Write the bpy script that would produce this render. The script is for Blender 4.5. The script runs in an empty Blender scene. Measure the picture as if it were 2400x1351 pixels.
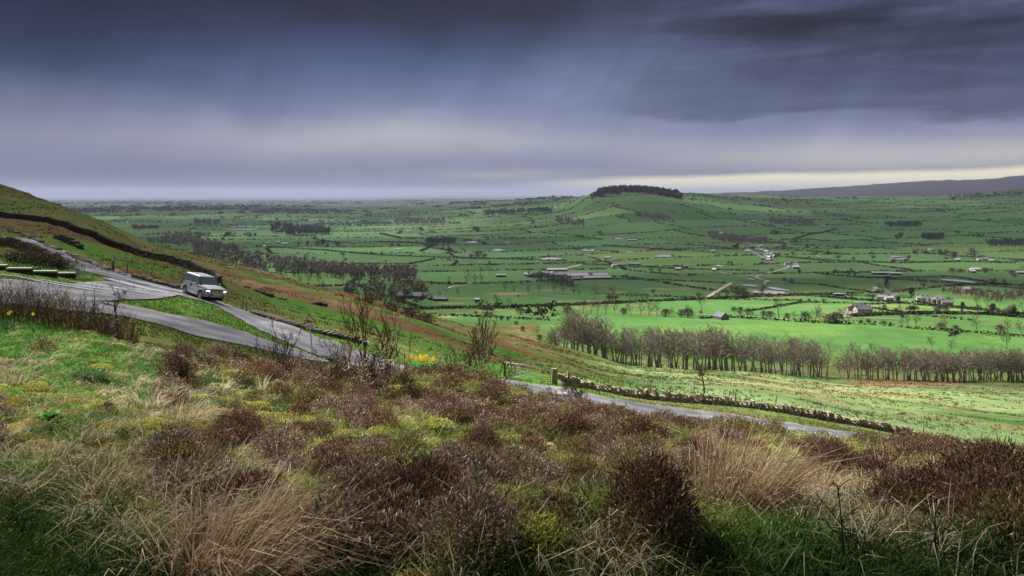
import bpy, math, random
import numpy as np
from mathutils import Vector, Matrix

scene = bpy.context.scene
COL = scene.collection
R = math.radians

# ------------------------------------------------------------------ camera
F, HZ, CX = 1867.0, 455.0, 1200.0          # focal length in photo pixels, horizon row, centre column
cam_data = bpy.data.cameras.new("camera")
cam_data.sensor_width = 36.0
cam_data.lens = 36.0 * F / 2400.0
cam_data.shift_y = -(675.5 - HZ) / 2400.0
cam_data.clip_start = 0.1
cam_data.clip_end = 200000.0
camera = bpy.data.objects.new("camera", cam_data)
camera.rotation_euler = (R(90), 0, 0)
COL.objects.link(camera)
scene.camera = camera

# ------------------------------------------------------------------ exposure
scene.view_settings.view_transform = 'Standard'
scene.view_settings.look = 'None'
scene.view_settings.gamma = 1.0
scene.view_settings.exposure = 1.5
scene.cycles.use_denoising = True
try:
    scene.cycles.denoiser = 'OPENIMAGEDENOISE'
    scene.cycles.denoising_prefilter = 'ACCURATE'
except Exception:
    pass
scene.cycles.max_bounces = 5
scene.cycles.diffuse_bounces = 2
scene.cycles.glossy_bounces = 2
scene.cycles.transparent_max_bounces = 8
scene.cycles.volume_bounces = 0
scene.render.filter_size = 1.2

# ------------------------------------------------------------------ sun and sky
SUN_AZ = R(-50)       # measured from the view direction (+y) towards +x
SUN_EL = R(46)
sun_dir = Vector((math.sin(SUN_AZ) * math.cos(SUN_EL), math.cos(SUN_AZ) * math.cos(SUN_EL), math.sin(SUN_EL)))
sl = bpy.data.lights.new("sun", 'SUN')
sl.energy = 5.0
sl.angle = R(0.5)
sl.color = (1.0, 0.96, 0.88)
sun = bpy.data.objects.new("sun", sl)
sun.rotation_euler = sun_dir.to_track_quat('Z', 'Y').to_euler()
COL.objects.link(sun)


def nd(nt, kind, x=0, y=0, **kw):
    n = nt.nodes.new(kind)
    for k, v in kw.items():
        setattr(n, k, v)
    return n


def mathn(nt, op, a, b=None, c=None, clamp=False):
    n = nt.nodes.new('ShaderNodeMath')
    n.operation = op
    n.use_clamp = clamp
    for i, v in enumerate((a, b, c)):
        if v is None:
            continue
        if isinstance(v, (int, float)):
            n.inputs[i].default_value = v
        else:
            nt.links.new(v, n.inputs[i])
    return n.outputs[0]


def mixc(nt, fac, a, b, mode='MIX'):
    n = nt.nodes.new('ShaderNodeMix')
    n.data_type = 'RGBA'
    n.blend_type = mode
    n.clamp_factor = True
    for sock, v in ((n.inputs[0], fac), (n.inputs[6], a), (n.inputs[7], b)):
        if isinstance(v, (int, float)):
            sock.default_value = v
        elif isinstance(v, (tuple, list)):
            sock.default_value = (v[0], v[1], v[2], 1)
        else:
            nt.links.new(v, sock)
    return n.outputs[2]


def ramp(nt, fac, stops, interp='LINEAR'):
    n = nt.nodes.new('ShaderNodeValToRGB')
    n.color_ramp.interpolation = interp
    els = n.color_ramp.elements
    while len(els) < len(stops):
        els.new(0.5)
    for e, (p, c) in zip(els, stops):
        e.position = p
        if isinstance(c, (int, float)):
            c = (c, c, c)
        e.color = (c[0], c[1], c[2], 1)
    nt.links.new(fac, n.inputs[0])
    return n.outputs[0]


def lin(r, g, b, k=1.0):
    f = lambda v: ((v / 255 + 0.055) / 1.055) ** 2.4 if v > 10 else v / 255 / 12.92
    return (f(r) * k, f(g) * k, f(b) * k)


world = bpy.data.worlds.new("World")
scene.world = world
world.use_nodes = True
nt = world.node_tree
nt.nodes.clear()
tc = nd(nt, 'ShaderNodeTexCoord')
sep = nd(nt, 'ShaderNodeSeparateXYZ')
nt.links.new(tc.outputs['Generated'], sep.inputs[0])
X, Y, Z = sep.outputs
az = mathn(nt, 'ARCTAN2', X, Y)                              # bearing of the sky, 0 straight ahead
hor = mathn(nt, 'SQRT', mathn(nt, 'ADD', mathn(nt, 'MULTIPLY', X, X), mathn(nt, 'MULTIPLY', Y, Y)))
el = mathn(nt, 'DIVIDE', Z, mathn(nt, 'MAXIMUM', hor, 0.02))  # tan of elevation


def skynoise(sa, se, shear, scale, detail, rough, seed, dist=0.0):
    cb = nd(nt, 'ShaderNodeCombineXYZ')
    nt.links.new(mathn(nt, 'ADD', mathn(nt, 'MULTIPLY', az, sa), mathn(nt, 'MULTIPLY', el, shear)), cb.inputs[0])
    nt.links.new(mathn(nt, 'MULTIPLY', el, se), cb.inputs[1])
    cb.inputs[2].default_value = seed
    n = nd(nt, 'ShaderNodeTexNoise')
    n.inputs['Scale'].default_value = scale
    n.inputs['Detail'].default_value = detail
    n.inputs['Roughness'].default_value = rough
    n.inputs['Distortion'].default_value = dist
    nt.links.new(cb.outputs[0], n.inputs['Vector'])
    return n.outputs['Fac']


K = 0.36    # visible radiance at exposure 1.6


def gauss(v, c, w):
    q = mathn(nt, 'DIVIDE', mathn(nt, 'SUBTRACT', v, c), w)
    return mathn(nt, 'EXPONENT', mathn(nt, 'MULTIPLY', mathn(nt, 'MULTIPLY', q, q), -1.0))


def step01(v, lo, hi):
    return mathn(nt, 'MULTIPLY', mathn(nt, 'SUBTRACT', v, lo), 1.0 / (hi - lo), clamp=True)


def mul(*a):
    r = a[0]
    for b_ in a[1:]:
        r = mathn(nt, 'MULTIPLY', r, b_)
    return r


n_big = skynoise(1.6, 5.0, 1.5, 1.6, 5, 0.55, 3.1, 0.4)
elw = mathn(nt, 'ADD', el, mul(mathn(nt, 'SUBTRACT', n_big, 0.5), mathn(nt, 'MINIMUM', mathn(nt, 'ABSOLUTE', el), 0.1), 0.9))
t = mathn(nt, 'MULTIPLY', elw, 1 / 0.5, clamp=True)
grey = ramp(nt, t, [
    (0.0, lin(108, 108, 134, K)), (0.055, lin(142, 145, 172, K)), (0.12, lin(156, 159, 184, K)),
    (0.19, lin(126, 133, 167, K)), (0.28, lin(94, 104, 145, K)), (0.37, lin(64, 77, 114, K)), (0.47, lin(46, 53, 78, K)), (0.52, lin(40, 44, 62, K)),
    (0.72, lin(160, 165, 176, K * 1.2)), (1.0, lin(238, 240, 246, K * 1.7))])
low = mathn(nt, 'SUBTRACT', 1.0, step01(el, 0.27, 0.42))      # 1 over the part of the sky near the horizon
# dark rain cloud at the left
leftm = mul(step01(az, -0.16, -0.62), step01(elw, 0.03, 0.17), low)
grey = mixc(nt, mul(leftm, 0.85), grey, lin(42, 48, 70, K))
# ragged dark base along the very top
topn = skynoise(2.6, 6.0, -1.2, 1.5, 6, 0.6, 14.0, 0.3)
topm = mul(step01(mathn(nt, 'ADD', el, mul(mathn(nt, 'SUBTRACT', topn, 0.5), 0.14)), 0.185, 0.235), low)
grey = mixc(nt, mul(topm, 0.8), grey, lin(37, 40, 56, K))
# slanting curtains of rain left of centre
shafts = skynoise(5.0, 0.6, -3.0, 1.5, 4, 0.6, 9.0, 0.35)
fine = skynoise(16.0, 1.2, -9.0, 1.6, 5, 0.65, 19.0, 0.2)
bright = mathn(nt, 'ADD', 1.0, mul(mathn(nt, 'ADD', mul(mathn(nt, 'SUBTRACT', shafts, 0.5), 0.8), mul(mathn(nt, 'SUBTRACT', fine, 0.5), 0.30)), step01(el, 0.02, 0.14)))
# lit veil between the rain and the shelf clouds
veil = mul(gauss(mathn(nt, 'ADD', az, mul(el, -0.9)), 0.02, 0.17), gauss(el, 0.115, 0.075))
grey = mixc(nt, mul(veil, 0.55), grey, lin(142, 150, 184, K))
# heavy cloud shelves on the right, ragged lower edges
shelf = skynoise(1.5, 9.0, -1.3, 1.7, 8, 0.58, 22.4, 0.55)
rag = mathn(nt, 'ADD', el, mul(mathn(nt, 'SUBTRACT', shelf, 0.5), 0.085))
rag = mathn(nt, 'ADD', rag, mul(az, 0.02))
rightm = step01(az, 0.06, 0.30)
body = mul(step01(rag, 0.098, 0.109), rightm, low)
grey = mixc(nt, mul(body, 0.92), grey, lin(66, 73, 102, K))
wisps = ramp(nt, skynoise(1.2, 11.0, -1.6, 2.0, 8, 0.6, 51.0, 0.6), [(0.42, 0.0), (0.62, 1.0)])
grey = mixc(nt, mul(body, wisps, 0.6), grey, lin(106, 113, 148, K))
deep = ramp(nt, skynoise(1.1, 7.0, -0.9, 1.5, 7, 0.55, 63.0, 0.5), [(0.44, 0.0), (0.60, 1.0)])
grey = mixc(nt, mul(step01(el, 0.135, 0.20), rightm, deep, low, 0.95), grey, lin(36, 38, 50, K))
under = mul(ramp(nt, skynoise(1.3, 16.0, -1.2, 1.5, 7, 0.6, 71.0, 0.4), [(0.5, 0.0), (0.66, 1.0)]), step01(az, 0.0, 0.3), gauss(el, 0.085, 0.03))
grey = mixc(nt, mul(under, 0.45), grey, lin(100, 107, 140, K))
# billow texture in the heavier cloud
puff = skynoise(2.2, 9.0, -1.6, 3.2, 9, 0.62, 88.0, 0.7)
pm = mul(step01(el, 0.07, 0.14), mathn(nt, 'ADD', 0.35, mul(rightm, 0.9)), low)
bright = mathn(nt, 'ADD', bright, mul(mathn(nt, 'SUBTRACT', puff, 0.5), pm, 1.1))
streak2 = skynoise(9.0, 2.5, -5.5, 1.7, 7, 0.68, 97.0, 0.5)
bright = mathn(nt, 'ADD', bright, mul(mathn(nt, 'SUBTRACT', streak2, 0.5), step01(el, 0.05, 0.14), low, 0.38))
# bright cream band of cleared air low over the plain
band = mul(gauss(elw, 0.065, 0.022), gauss(az, -0.12, 0.24))
grey = mixc(nt, mul(band, 0.6), grey, lin(196, 196, 194, K))
band2 = mul(gauss(elw, 0.022, 0.006), gauss(az, 0.0, 0.12))
grey = mixc(nt, mul(band2, 0.5), grey, lin(200, 198, 188, K))
glow = mul(gauss(elw, 0.040, 0.020), step01(az, 0.08, 0.40))
grey = mixc(nt, mul(glow, 0.8), grey, lin(198, 197, 194, K * 1.15))
# clear yellow strip along the right horizon
yedge = mathn(nt, 'ADD', 0.011, mul(az, 0.022))
yel = mul(step01(az, -0.02, 0.16), mathn(nt, 'SUBTRACT', 1.0, step01(mathn(nt, 'SUBTRACT', elw, yedge), 0.0, 0.006)))
grey = mixc(nt, mul(yel, 0.97), grey, lin(238, 230, 198, K * 1.45))
vm = nd(nt, 'ShaderNodeVectorMath', operation='SCALE')
nt.links.new(grey, vm.inputs[0])
nt.links.new(bright, vm.inputs['Scale'])
bg_cloud = nd(nt, 'ShaderNodeBackground')
nt.links.new(vm.outputs[0], bg_cloud.inputs[0])
bg_cloud.inputs[1].default_value = 1.0
sky = nd(nt, 'ShaderNodeTexSky')
sky.sky_type = 'NISHITA'
sky.sun_disc = False
sky.sun_elevation = SUN_EL
sky.sun_rotation = SUN_AZ
sky.altitude = 250
bg_sky = nd(nt, 'ShaderNodeBackground')
nt.links.new(sky.outputs[0], bg_sky.inputs[0])
bg_sky.inputs[1].default_value = 0.11
mixs = nd(nt, 'ShaderNodeMixShader')
# cloud covers the whole front; blue sky shows in broken cloud overhead
over = mathn(nt, 'MULTIPLY', mathn(nt, 'SUBTRACT', el, 0.45), 1.6, clamp=True)
cover = mathn(nt, 'SUBTRACT', 1.0, mathn(nt, 'MULTIPLY', over, 0.45))
nt.links.new(cover, mixs.inputs[0])
nt.links.new(bg_sky.outputs[0], mixs.inputs[1])
nt.links.new(bg_cloud.outputs[0], mixs.inputs[2])
wo = nd(nt, 'ShaderNodeOutputWorld')
nt.links.new(mixs.outputs[0], wo.inputs[0])

# ------------------------------------------------------------------ helpers
rng = np.random.default_rng(7)
random.seed(7)
GOLD = []


def tag(o, label=None, cat=None, group=None, kind=None):
    if label: o['label'] = label
    if cat: o['category'] = cat
    if group: o['group'] = group
    if kind: o['kind'] = kind
    return o


def mesh_np(name, V, Fc, mats=(), col=None, smooth=False, mi=None):
    V = np.ascontiguousarray(V, dtype=np.float32)
    Fc = np.ascontiguousarray(Fc, dtype=np.int32)
    m = bpy.data.meshes.new(name)
    n, k = Fc.shape
    m.vertices.add(len(V))
    m.vertices.foreach_set('co', V.ravel())
    m.loops.add(n * k)
    m.loops.foreach_set('vertex_index', Fc.ravel())
    m.polygons.add(n)
    m.polygons.foreach_set('loop_start', np.arange(0, n * k, k, dtype=np.int32))
    m.polygons.foreach_set('loop_total', np.full(n, k, dtype=np.int32))
    if mi is not None:
        m.polygons.foreach_set('material_index', np.ascontiguousarray(mi, dtype=np.int32))
    for mt in (mats if isinstance(mats, (list, tuple)) else [mats]):
        m.materials.append(mt)
    if col is not None:
        ca = m.color_attributes.new('tint', 'FLOAT_COLOR', 'POINT')
        c4 = np.ones((len(V), 4), dtype=np.float32)
        c4[:, :3] = col
        ca.data.foreach_set('color', c4.ravel())
    m.update(calc_edges=True)
    m.polygons.foreach_set('use_smooth', np.full(n, bool(smooth)))
    return m


def link(name, mesh, parent=None, loc=None):
    o = bpy.data.objects.new(name, mesh)
    COL.objects.link(o)
    if parent is not None:
        o.parent = parent
    if loc is not None:
        o.location = loc
    return o


def empty(name, loc, rz=0.0):
    o = bpy.data.objects.new(name, None)
    COL.objects.link(o)
    o.location = loc
    o.rotation_euler = (0, 0, rz)
    return o


def smooth01(x, a, b):
    t = np.clip((np.asarray(x, float) - a) / (b - a), 0, 1)
    return t * t * (3 - 2 * t)


def vnoise(x, y, seed=0):
    x = np.asarray(x, float); y = np.asarray(y, float)
    xi = np.floor(x).astype(np.int64); yi = np.floor(y).astype(np.int64)
    fx = x - xi; fy = y - yi
    fx = fx * fx * (3 - 2 * fx); fy = fy * fy * (3 - 2 * fy)
    def h(a, b):
        n = (a * 374761393 + b * 668265263 + seed * 974634777) & 0xffffffff
        n = ((n ^ (n >> 13)) * 1274126177) & 0xffffffff
        n = n ^ (n >> 16)
        return (n & 0xffff) / 65535.0
    return (h(xi, yi) * (1 - fx) + h(xi + 1, yi) * fx) * (1 - fy) + (h(xi, yi + 1) * (1 - fx) + h(xi + 1, yi + 1) * fx) * fy


def fbm(x, y, seed=0, oct=4):
    s = 0; a = 0.5; tot = 0
    for i in range(oct):
        s = s + a * vnoise(x * 2 ** i, y * 2 ** i, seed + i * 17)
        tot += a; a *= 0.5
    return s / tot


# ------------------------------------------------------------------ terrain: rows of the photo turned into heights
# every column lists (distance ahead in metres, row at which that ground is seen); features are lofted between columns
TAB = {
  -700: [(3.4,1345),(7,1085),(13,895),(24,745),(34,735),(42,715),(54,640),(56,632),(62,620),(105,540),(150,470),(230,380),(330,400),(430,560)],
  0:    [(3.4,1350),(7,1090),(13,903),(24,758),(34,750),(38,735),(52,655),(55,648),(62,632),(105,551),(150,500),(210,435),(300,480),(420,600)],
  100:  [(3.4,1350),(7,1088),(13,905),(24,764),(34,760),(40,735),(55,665),(58,655),(64,640),(92,585),(130,530),(190,470),(290,520),(420,620)],
  200:  [(3.4,1350),(7,1085),(13,910),(22,787),(34,775),(42,740),(57,675),(62,660),(67,645),(80,622),(112,572),(175,505),(270,550),(420,640)],
  350:  [(3.4,1350),(7,1100),(12,945),(20,838),(32,812),(43,762),(56,703),(60,692),(64,683),(71,668),(105,612),(165,571),(260,620),(420,670)],
  475:  [(3.4,1355),(7,1110),(12,965),(20,865),(32,832),(43,800),(52,738),(57,722),(61,713),(67,701),(95,655),(155,602),(250,670),(420,700)],
  600:  [(3.4,1360),(7,1120),(12,975),(20,882),(32,852),(44,822),(51,782),(54,772),(57,765),(61,752),(90,700),(150,632),(250,710),(420,740)],
  700:  [(3.4,1360),(7,1130),(12,985),(20,902),(32,872),(45,848),(50,826),(52,815),(54,803),(57,785),(83,730),(150,660),(250,740),(420,765)],
  850:  [(3.4,1365),(7,1140),(12,990),(19,905),(32,885),(46,882),(50,866),(52,854),(54,840),(57,818),(82,765),(150,697),(250,770),(420,790)],
  1000: [(3.4,1370),(7,1150),(12,1000),(20,898),(32,893),(48,905),(51,893),(53,884),(55,874),(58,862),(84,800),(150,740),(250,800),(420,805)],
  1200: [(3.4,1370),(7,1150),(11,1030),(16,952),(32,940),(49,928),(52,916),(54,908),(56,900),(58,893),(88,850),(170,792),(270,812),(420,812)],
  1350: [(3.4,1370),(7,1155),(11,1050),(15,998),(32,968),(50,948),(54,932),(56,925),(58,918),(60,910),(97,870),(210,822),(290,838),(420,812)],
  1500: [(3.4,1370),(7,1160),(11,1060),(15,1022),(32,1003),(51,985),(55,968),(57,960),(59,950),(62,940),(102,890),(230,862),(310,862),(420,805)],
  1750: [(3.4,1375),(6.6,1190),(10,1084),(14,1035),(30,1030),(52,1018),(56,998),(58,990),(61,978),(65,965),(112,905),(240,876),(325,872),(420,808)],
  2000: [(3.4,1378),(6.5,1205),(10,1100),(14,1056),(30,1052),(56,1045),(60,1030),(62,1022),(65,1012),(70,1001),(115,943),(245,899),(335,887),(430,822)],
  2200: [(3.4,1380),(6.5,1215),(10,1126),(14,1088),(30,1084),(58,1070),(63,1058),(65,1052),(68,1045),(72,1036),(120,960),(250,905),(338,893),(430,828)],
  2400: [(3.4,1382),(6.5,1230),(10,1150),(15,1110),(30,1104),(60,1090),(65,1078),(67,1072),(70,1065),(74,1056),(125,975),(255,912),(340,897),(430,838)],
  3100: [(3.4,1385),(6.5,1240),(10,1170),(15,1145),(30,1135),(60,1130),(65,1120),(67,1115),(70,1108),(74,1100),(125,1010),(255,935),(340,915),(430,850)],
}
FARCOL = {   # same for the land beyond the shelter belt
  'L': [(520,765),(650,738),(850,701),(1150,656),(1500,628),(2000,596),(2800,561),(3800,534),(5500,508),(8000,490),(12000,478),(20000,471),(60000,462)],
  1000: [(520,765),(650,738),(850,701),(1150,656),(1500,628),(2000,596),(2800,560),(3800,530),(5500,503),(8000,486),(12000,475),(20000,468),(60000,458)],
  1300: [(520,763),(650,738),(850,701),(1150,656),(1500,628),(2000,594),(2800,554),(3800,510),(5500,482),(7000,465),(9000,475),(20000,468),(60000,458)],
  1400: [(520,762),(650,738),(850,701),(1150,656),(1500,628),(2000,592),(2800,550),(3600,500),(4400,455),(5200,462),(8000,482),(20000,466),(60000,458)],
  1490: [(520,760),(650,738),(850,701),(1150,656),(1500,627),(2000,591),(2800,547),(3500,496),(4300,447),(5200,460),(8000,480),(20000,466),(60000,459)],
  1620: [(520,757),(650,737),(850,701),(1150,656),(1500,627),(2000,590),(2800,545),(3600,495),(4600,458),(6000,456),(9000,462),(12000,458),(40000,470)],
  1750: [(520,757),(650,737),(850,701),(1150,656),(1500,627),(2000,592),(2800,546),(3700,502),(5000,470),(6800,460),(9000,462),(12000,452),(40000,470)],
  2000: [(520,765),(650,741),(850,702),(1150,656),(1500,627),(2000,593),(2800,550),(3800,506),(5200,474),(6800,462),(9000,464),(12500,437),(40000,470)],
  2150: [(530,772),(650,744),(850,703),(1150,656),(1500,627),(2000,592),(2800,548),(3800,503),(5200,472),(6800,459),(9000,461),(12500,426),(40000,470)],
  2300: [(540,778),(670,746),(850,705),(1150,658),(1500,627),(2000,591),(2800,545),(3800,500),(5200,468),(6500,454),(9000,456),(12500,421),(40000,470)],
  2400: [(550,782),(680,748),(860,708),(1150,660),(1500,627),(2000,590),(2800,543),(3800,497),(5200,463),(6500,447),(9000,450),(12500,412),(40000,470)],
  3100: [(560,790),(700,752),(860,712),(1150,662),(1500,627),(2000,588),(2800,540),(3800,490),(5200,450),(6500,430),(9000,430),(12500,385),(40000,460)],
}


def pchip(xk, yk, x):
    xk = np.asarray(xk, float); yk = np.asarray(yk, float)
    h = np.diff(xk); d = np.diff(yk) / h
    m = np.zeros_like(yk)
    for i in range(1, len(xk) - 1):
        if d[i - 1] * d[i] > 0:
            w1 = 2 * h[i] + h[i - 1]; w2 = h[i] + 2 * h[i - 1]
            m[i] = (w1 + w2) / (w1 / d[i - 1] + w2 / d[i])
    m[0] = d[0]; m[-1] = d[-1]
    x = np.clip(x, xk[0], xk[-1])
    i = np.clip(np.searchsorted(xk, x) - 1, 0, len(xk) - 2)
    t = (x - xk[i]) / h[i]
    return ((2 * t**3 - 3 * t**2 + 1) * yk[i] + (t**3 - 2 * t**2 + t) * h[i] * m[i]
            + (-2 * t**3 + 3 * t**2) * yk[i + 1] + (t**3 - t**2) * h[i] * m[i + 1])


near_px = sorted(TAB)
far_px = [-700, 800] + sorted(k for k in FARCOL if k != 'L')
far_rows = [FARCOL['L'], FARCOL['L']] + [FARCOL[k] for k in sorted(k for k in FARCOL if k != 'L')]
nearA = np.array([TAB[k] for k in near_px], float)
farA = np.array(far_rows, float)
LOOK_PX = np.arange(-700, 3101, 10.0)
feat = []
for j in range(nearA.shape[1]):
    feat.append((pchip(near_px, np.log(nearA[:, j, 0]), LOOK_PX), pchip(near_px, nearA[:, j, 1], LOOK_PX)))
for j in range(farA.shape[1]):
    feat.append((pchip(far_px, np.log(farA[:, j, 0]), LOOK_PX), pchip(far_px, farA[:, j, 1], LOOK_PX)))
LD = np.stack([f[0] for f in feat], 1)      # (columns, features)
RW = np.stack([f[1] for f in feat], 1)
# bottom feature: ground under the camera, eye height 1.6 m
LD = np.concatenate([np.full((len(LOOK_PX), 1), math.log(1.2)), LD], 1)
RW = np.concatenate([np.full((len(LOOK_PX), 1), HZ + 1.60 * F / 1.2), RW], 1)
LDG = np.linspace(math.log(1.2), math.log(60000), 1600)
ELG = np.empty((len(LOOK_PX), len(LDG)))
for i in range(len(LOOK_PX)):
    # heights are interpolated, not rows, near the camera so the bank stays smooth
    zf = -(RW[i] - HZ) / F * np.exp(LD[i])
    rz_ = pchip(LD[i], RW[i], LDG)
    zz = pchip(LD[i], zf, LDG)
    zr = -(rz_ - HZ) / F * np.exp(LDG)
    w = smooth01(LDG, math.log(20), math.log(36))
    ELG[i] = zz * (1 - w) + zr * w


def base_height(x, y):
    x = np.asarray(x, float); y = np.asarray(y, float)
    d = np.maximum(y, 1.2)
    px = np.clip(CX + F * x / d, -700, 3099.9)
    a = (px + 700) / 10.0
    b = np.clip((np.log(d) - LDG[0]) / (LDG[1] - LDG[0]), 0, len(LDG) - 1.001)
    ai = np.floor(a).astype(int); bi = np.floor(b).astype(int)
    fa = a - ai; fb = b - bi
    return ((ELG[ai, bi] * (1 - fa) + ELG[ai + 1, bi] * fa) * (1 - fb)
            + (ELG[ai, bi + 1] * (1 - fa) + ELG[ai + 1, bi + 1] * fa) * fb)


# terrain lattice
Drows = np.concatenate([np.linspace(-9, 1.2, 24)[:-1], np.exp(np.linspace(math.log(1.2), math.log(30), 230))[:-1],
                        np.exp(np.linspace(math.log(30), math.log(420), 300))[:-1],
                        np.exp(np.linspace(math.log(420), math.log(7000), 420))[:-1],
                        np.exp(np.linspace(math.log(7000), math.log(60000), 70))])
U = np.linspace(-1.05, 1.05, 640)
YY, UU = np.meshgrid(Drows, U, indexing='ij')
SP = np.sqrt(YY ** 2 + 64.0)
XX = UU * SP
ZZ = base_height(XX, YY)
near_w = 1 - smooth01(YY, 24, 36)
hum = (fbm(XX / 1.9, YY / 1.9, 5, 3) - 0.5) * 0.62 + (fbm(XX / 0.5, YY / 0.5, 9, 3) - 0.5) * 0.26
ZZ += hum * near_w * smooth01(YY, 1.5, 4)
mid_w = smooth01(YY, 72, 110) * (1 - smooth01(YY, 420, 700))
ZZ += mid_w * ((fbm(XX / 14, YY / 14, 31, 4) - 0.5) * 1.5 + (fbm(XX / 3, YY / 3, 33, 3) - 0.5) * 0.35)
far_w = smooth01(YY, 1600, 2600)
ZZ += far_w * (fbm(XX / 420, YY / 420, 41, 4) - 0.5) * np.minimum(YY * 0.006, 34)
ZZ += smooth01(YY, 9500, 11500) * (fbm(XX / 170, YY / 900, 43, 4) - 0.5) * 34


def hz(x, y):
    """height of the ground sheet itself at world x, y"""
    x = np.asarray(x, float); y = np.asarray(y, float)
    r = np.interp(y, Drows, np.arange(len(Drows)))
    ri = np.clip(np.floor(r).astype(int), 0, len(Drows) - 2); fr = r - ri
    c = np.clip((x / np.sqrt(y ** 2 + 64.0) - U[0]) / (U[1] - U[0]), 0, len(U) - 1.001)
    ci = np.floor(c).astype(int); fc = c - ci
    return ((ZZ[ri, ci] * (1 - fc) + ZZ[ri, ci + 1] * fc) * (1 - fr)
            + (ZZ[ri + 1, ci] * (1 - fc) + ZZ[ri + 1, ci + 1] * fc) * fr)


def at(px, row, dmin=2.0, dmax=40000.0):
    """the place on the ground that stands behind a point of the photo, between two distances"""
    d = np.exp(np.linspace(math.log(dmin), math.log(dmax), 1500))
    x = (px - CX) / F * d
    r = HZ - F * hz(x, d) / d
    hit = np.nonzero((r[1:] <= row))[0]
    k = hit[0] + 1 if len(hit) else int(np.argmin(np.abs(r - row)))
    return float(x[k]), float(d[k]), float(hz(x[k], d[k]))


def on(px, d):
    x = (px - CX) / F * d
    return float(x), float(d), float(hz(x, d))


# fields of the valley: rows of fields in warped coordinates
def warp(x, y):
    wx = (fbm(x / 620, y / 620, 71, 3) - 0.5) * 300
    wy = (fbm(x / 620, y / 620, 83, 3) - 0.5) * 300
    c, s = math.cos(0.32), math.sin(0.32)
    return (x * c + y * s) + wx, (-x * s + y * c) + wy


ROWH = 260.0
def field_id(x, y):
    a, b = warp(x, y)
    j = np.floor(b / ROWH)
    wdt = 240 + 300 * vnoise(j * 3.7 + 0.5, j * 0 + 0.5, 5)
    off = 900 * vnoise(j * 1.9 + 0.5, j * 0 + 4.5, 6)
    i = np.floor((a + off) / wdt)
    return i, j


# ------------------------------------------------------------------ road lines, and the ground levelled under them
def catmull(P, step=0.6):
    P = np.asarray(P, float)
    Q = np.vstack([2 * P[0] - P[1], P, 2 * P[-1] - P[-2]])
    out = []
    for i in range(1, len(Q) - 2):
        L = np.linalg.norm(Q[i + 1][:2] - Q[i][:2])
        n = max(2, int(L / step))
        t = np.linspace(0, 1, n, endpoint=False)[:, None]
        out.append(0.5 * ((2 * Q[i]) + (-Q[i - 1] + Q[i + 1]) * t + (2 * Q[i - 1] - 5 * Q[i] + 4 * Q[i + 1] - Q[i + 2]) * t ** 2
                          + (-Q[i - 1] + 3 * Q[i] - 3 * Q[i + 1] + Q[i + 2]) * t ** 3))
    out.append(P[-1:])
    return np.vstack(out)


P_main = [at(20, 556, 98, 112), at(90, 580, 84, 104), at(150, 601, 78, 95), at(200, 619, 74, 88), at(250, 640, 66, 84), at(300, 656, 63, 78), at(350, 669, 62, 75), at(455, 697, 62, 72), at(500, 710, 60, 70), at(550, 728, 57, 68),
          at(610, 754, 54, 65), at(660, 778, 52, 61), at(720, 803, 50, 59), at(830, 842, 49.5, 57), at(960, 877, 50, 57), on(1100, 53.6), on(1230, 54.5), on(1390, 55.7),
          on(1560, 57.0), on(1740, 58.0), on(1900, 59.6), at(2200, 1052, 60, 69), at(2600, 1085, 62, 74)]
w_main = [4.4, 4.6, 4.7, 4.8, 5.4, 6.0, 6.0, 5.0, 4.7, 4.5, 4.6, 4.8, 5.2, 4.8, 4.4, 4.2, 4.2, 4.2, 4.2, 4.0, 3.8, 3.8, 3.8]
P_side = [on(px_, d_) for px_, d_ in ((-420, 45.2), (-150, 45.2), (60, 45.5), (220, 46.6), (300, 46.9), (350, 46.9), (400, 46.8), (450, 46.8), (500, 46.8), (560, 46.9), (620, 47.3), (680, 48.4), (740, 50.2))]
w_side = [8.2, 8.2, 8.2, 7.2, 5.8, 5.6, 5.5, 5.4, 5.2, 4.8, 4.2, 3.6, 3.0]
P_link = [at(-60, 682, 42, 56), at(80, 684, 44, 57), at(170, 686, 46, 60), at(260, 684, 50, 63), at(340, 680, 56, 68), at(430, 686, 60, 72)]

def carve(pts, wid, step=0.6):
    """level the ground across a road and keep its gentle long fall"""
    c = catmull([(p[0], p[1], w) for p, w in zip(pts, wid)], step)
    zc = hz(c[:, 0], c[:, 1])
    ker = np.hanning(21); ker /= ker.sum()
    zp = np.convolve(np.pad(zc, 10, mode='edge'), ker, mode='valid')
    rr = np.nonzero((Drows > c[:, 1].min() - 8) & (Drows < c[:, 1].max() + 8))[0]
    for i in range(rr[0], rr[-1] + 1):
        xs = XX[i]; y = Drows[i]
        sel = np.nonzero((xs > c[:, 0].min() - 8) & (xs < c[:, 0].max() + 8))[0]
        if not len(sel):
            continue
        d = np.hypot(xs[sel, None] - c[None, :, 0], y - c[None, :, 1])
        k = d.argmin(1)
        dm = d[np.arange(len(sel)), k]
        end = smooth01(k, 0, 26)
        w = (1 - smooth01(dm, c[k, 2] / 2 + 0.1, c[k, 2] / 2 + 2.2)) * end * 0.8
        ZZ[i, sel] = ZZ[i, sel] * (1 - w) + zp[k] * w
    return c


W_link = [7.5, 7.5, 7.0, 6.5, 5.5, 4.0]
carve(P_main[12:], w_main[12:])
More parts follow.
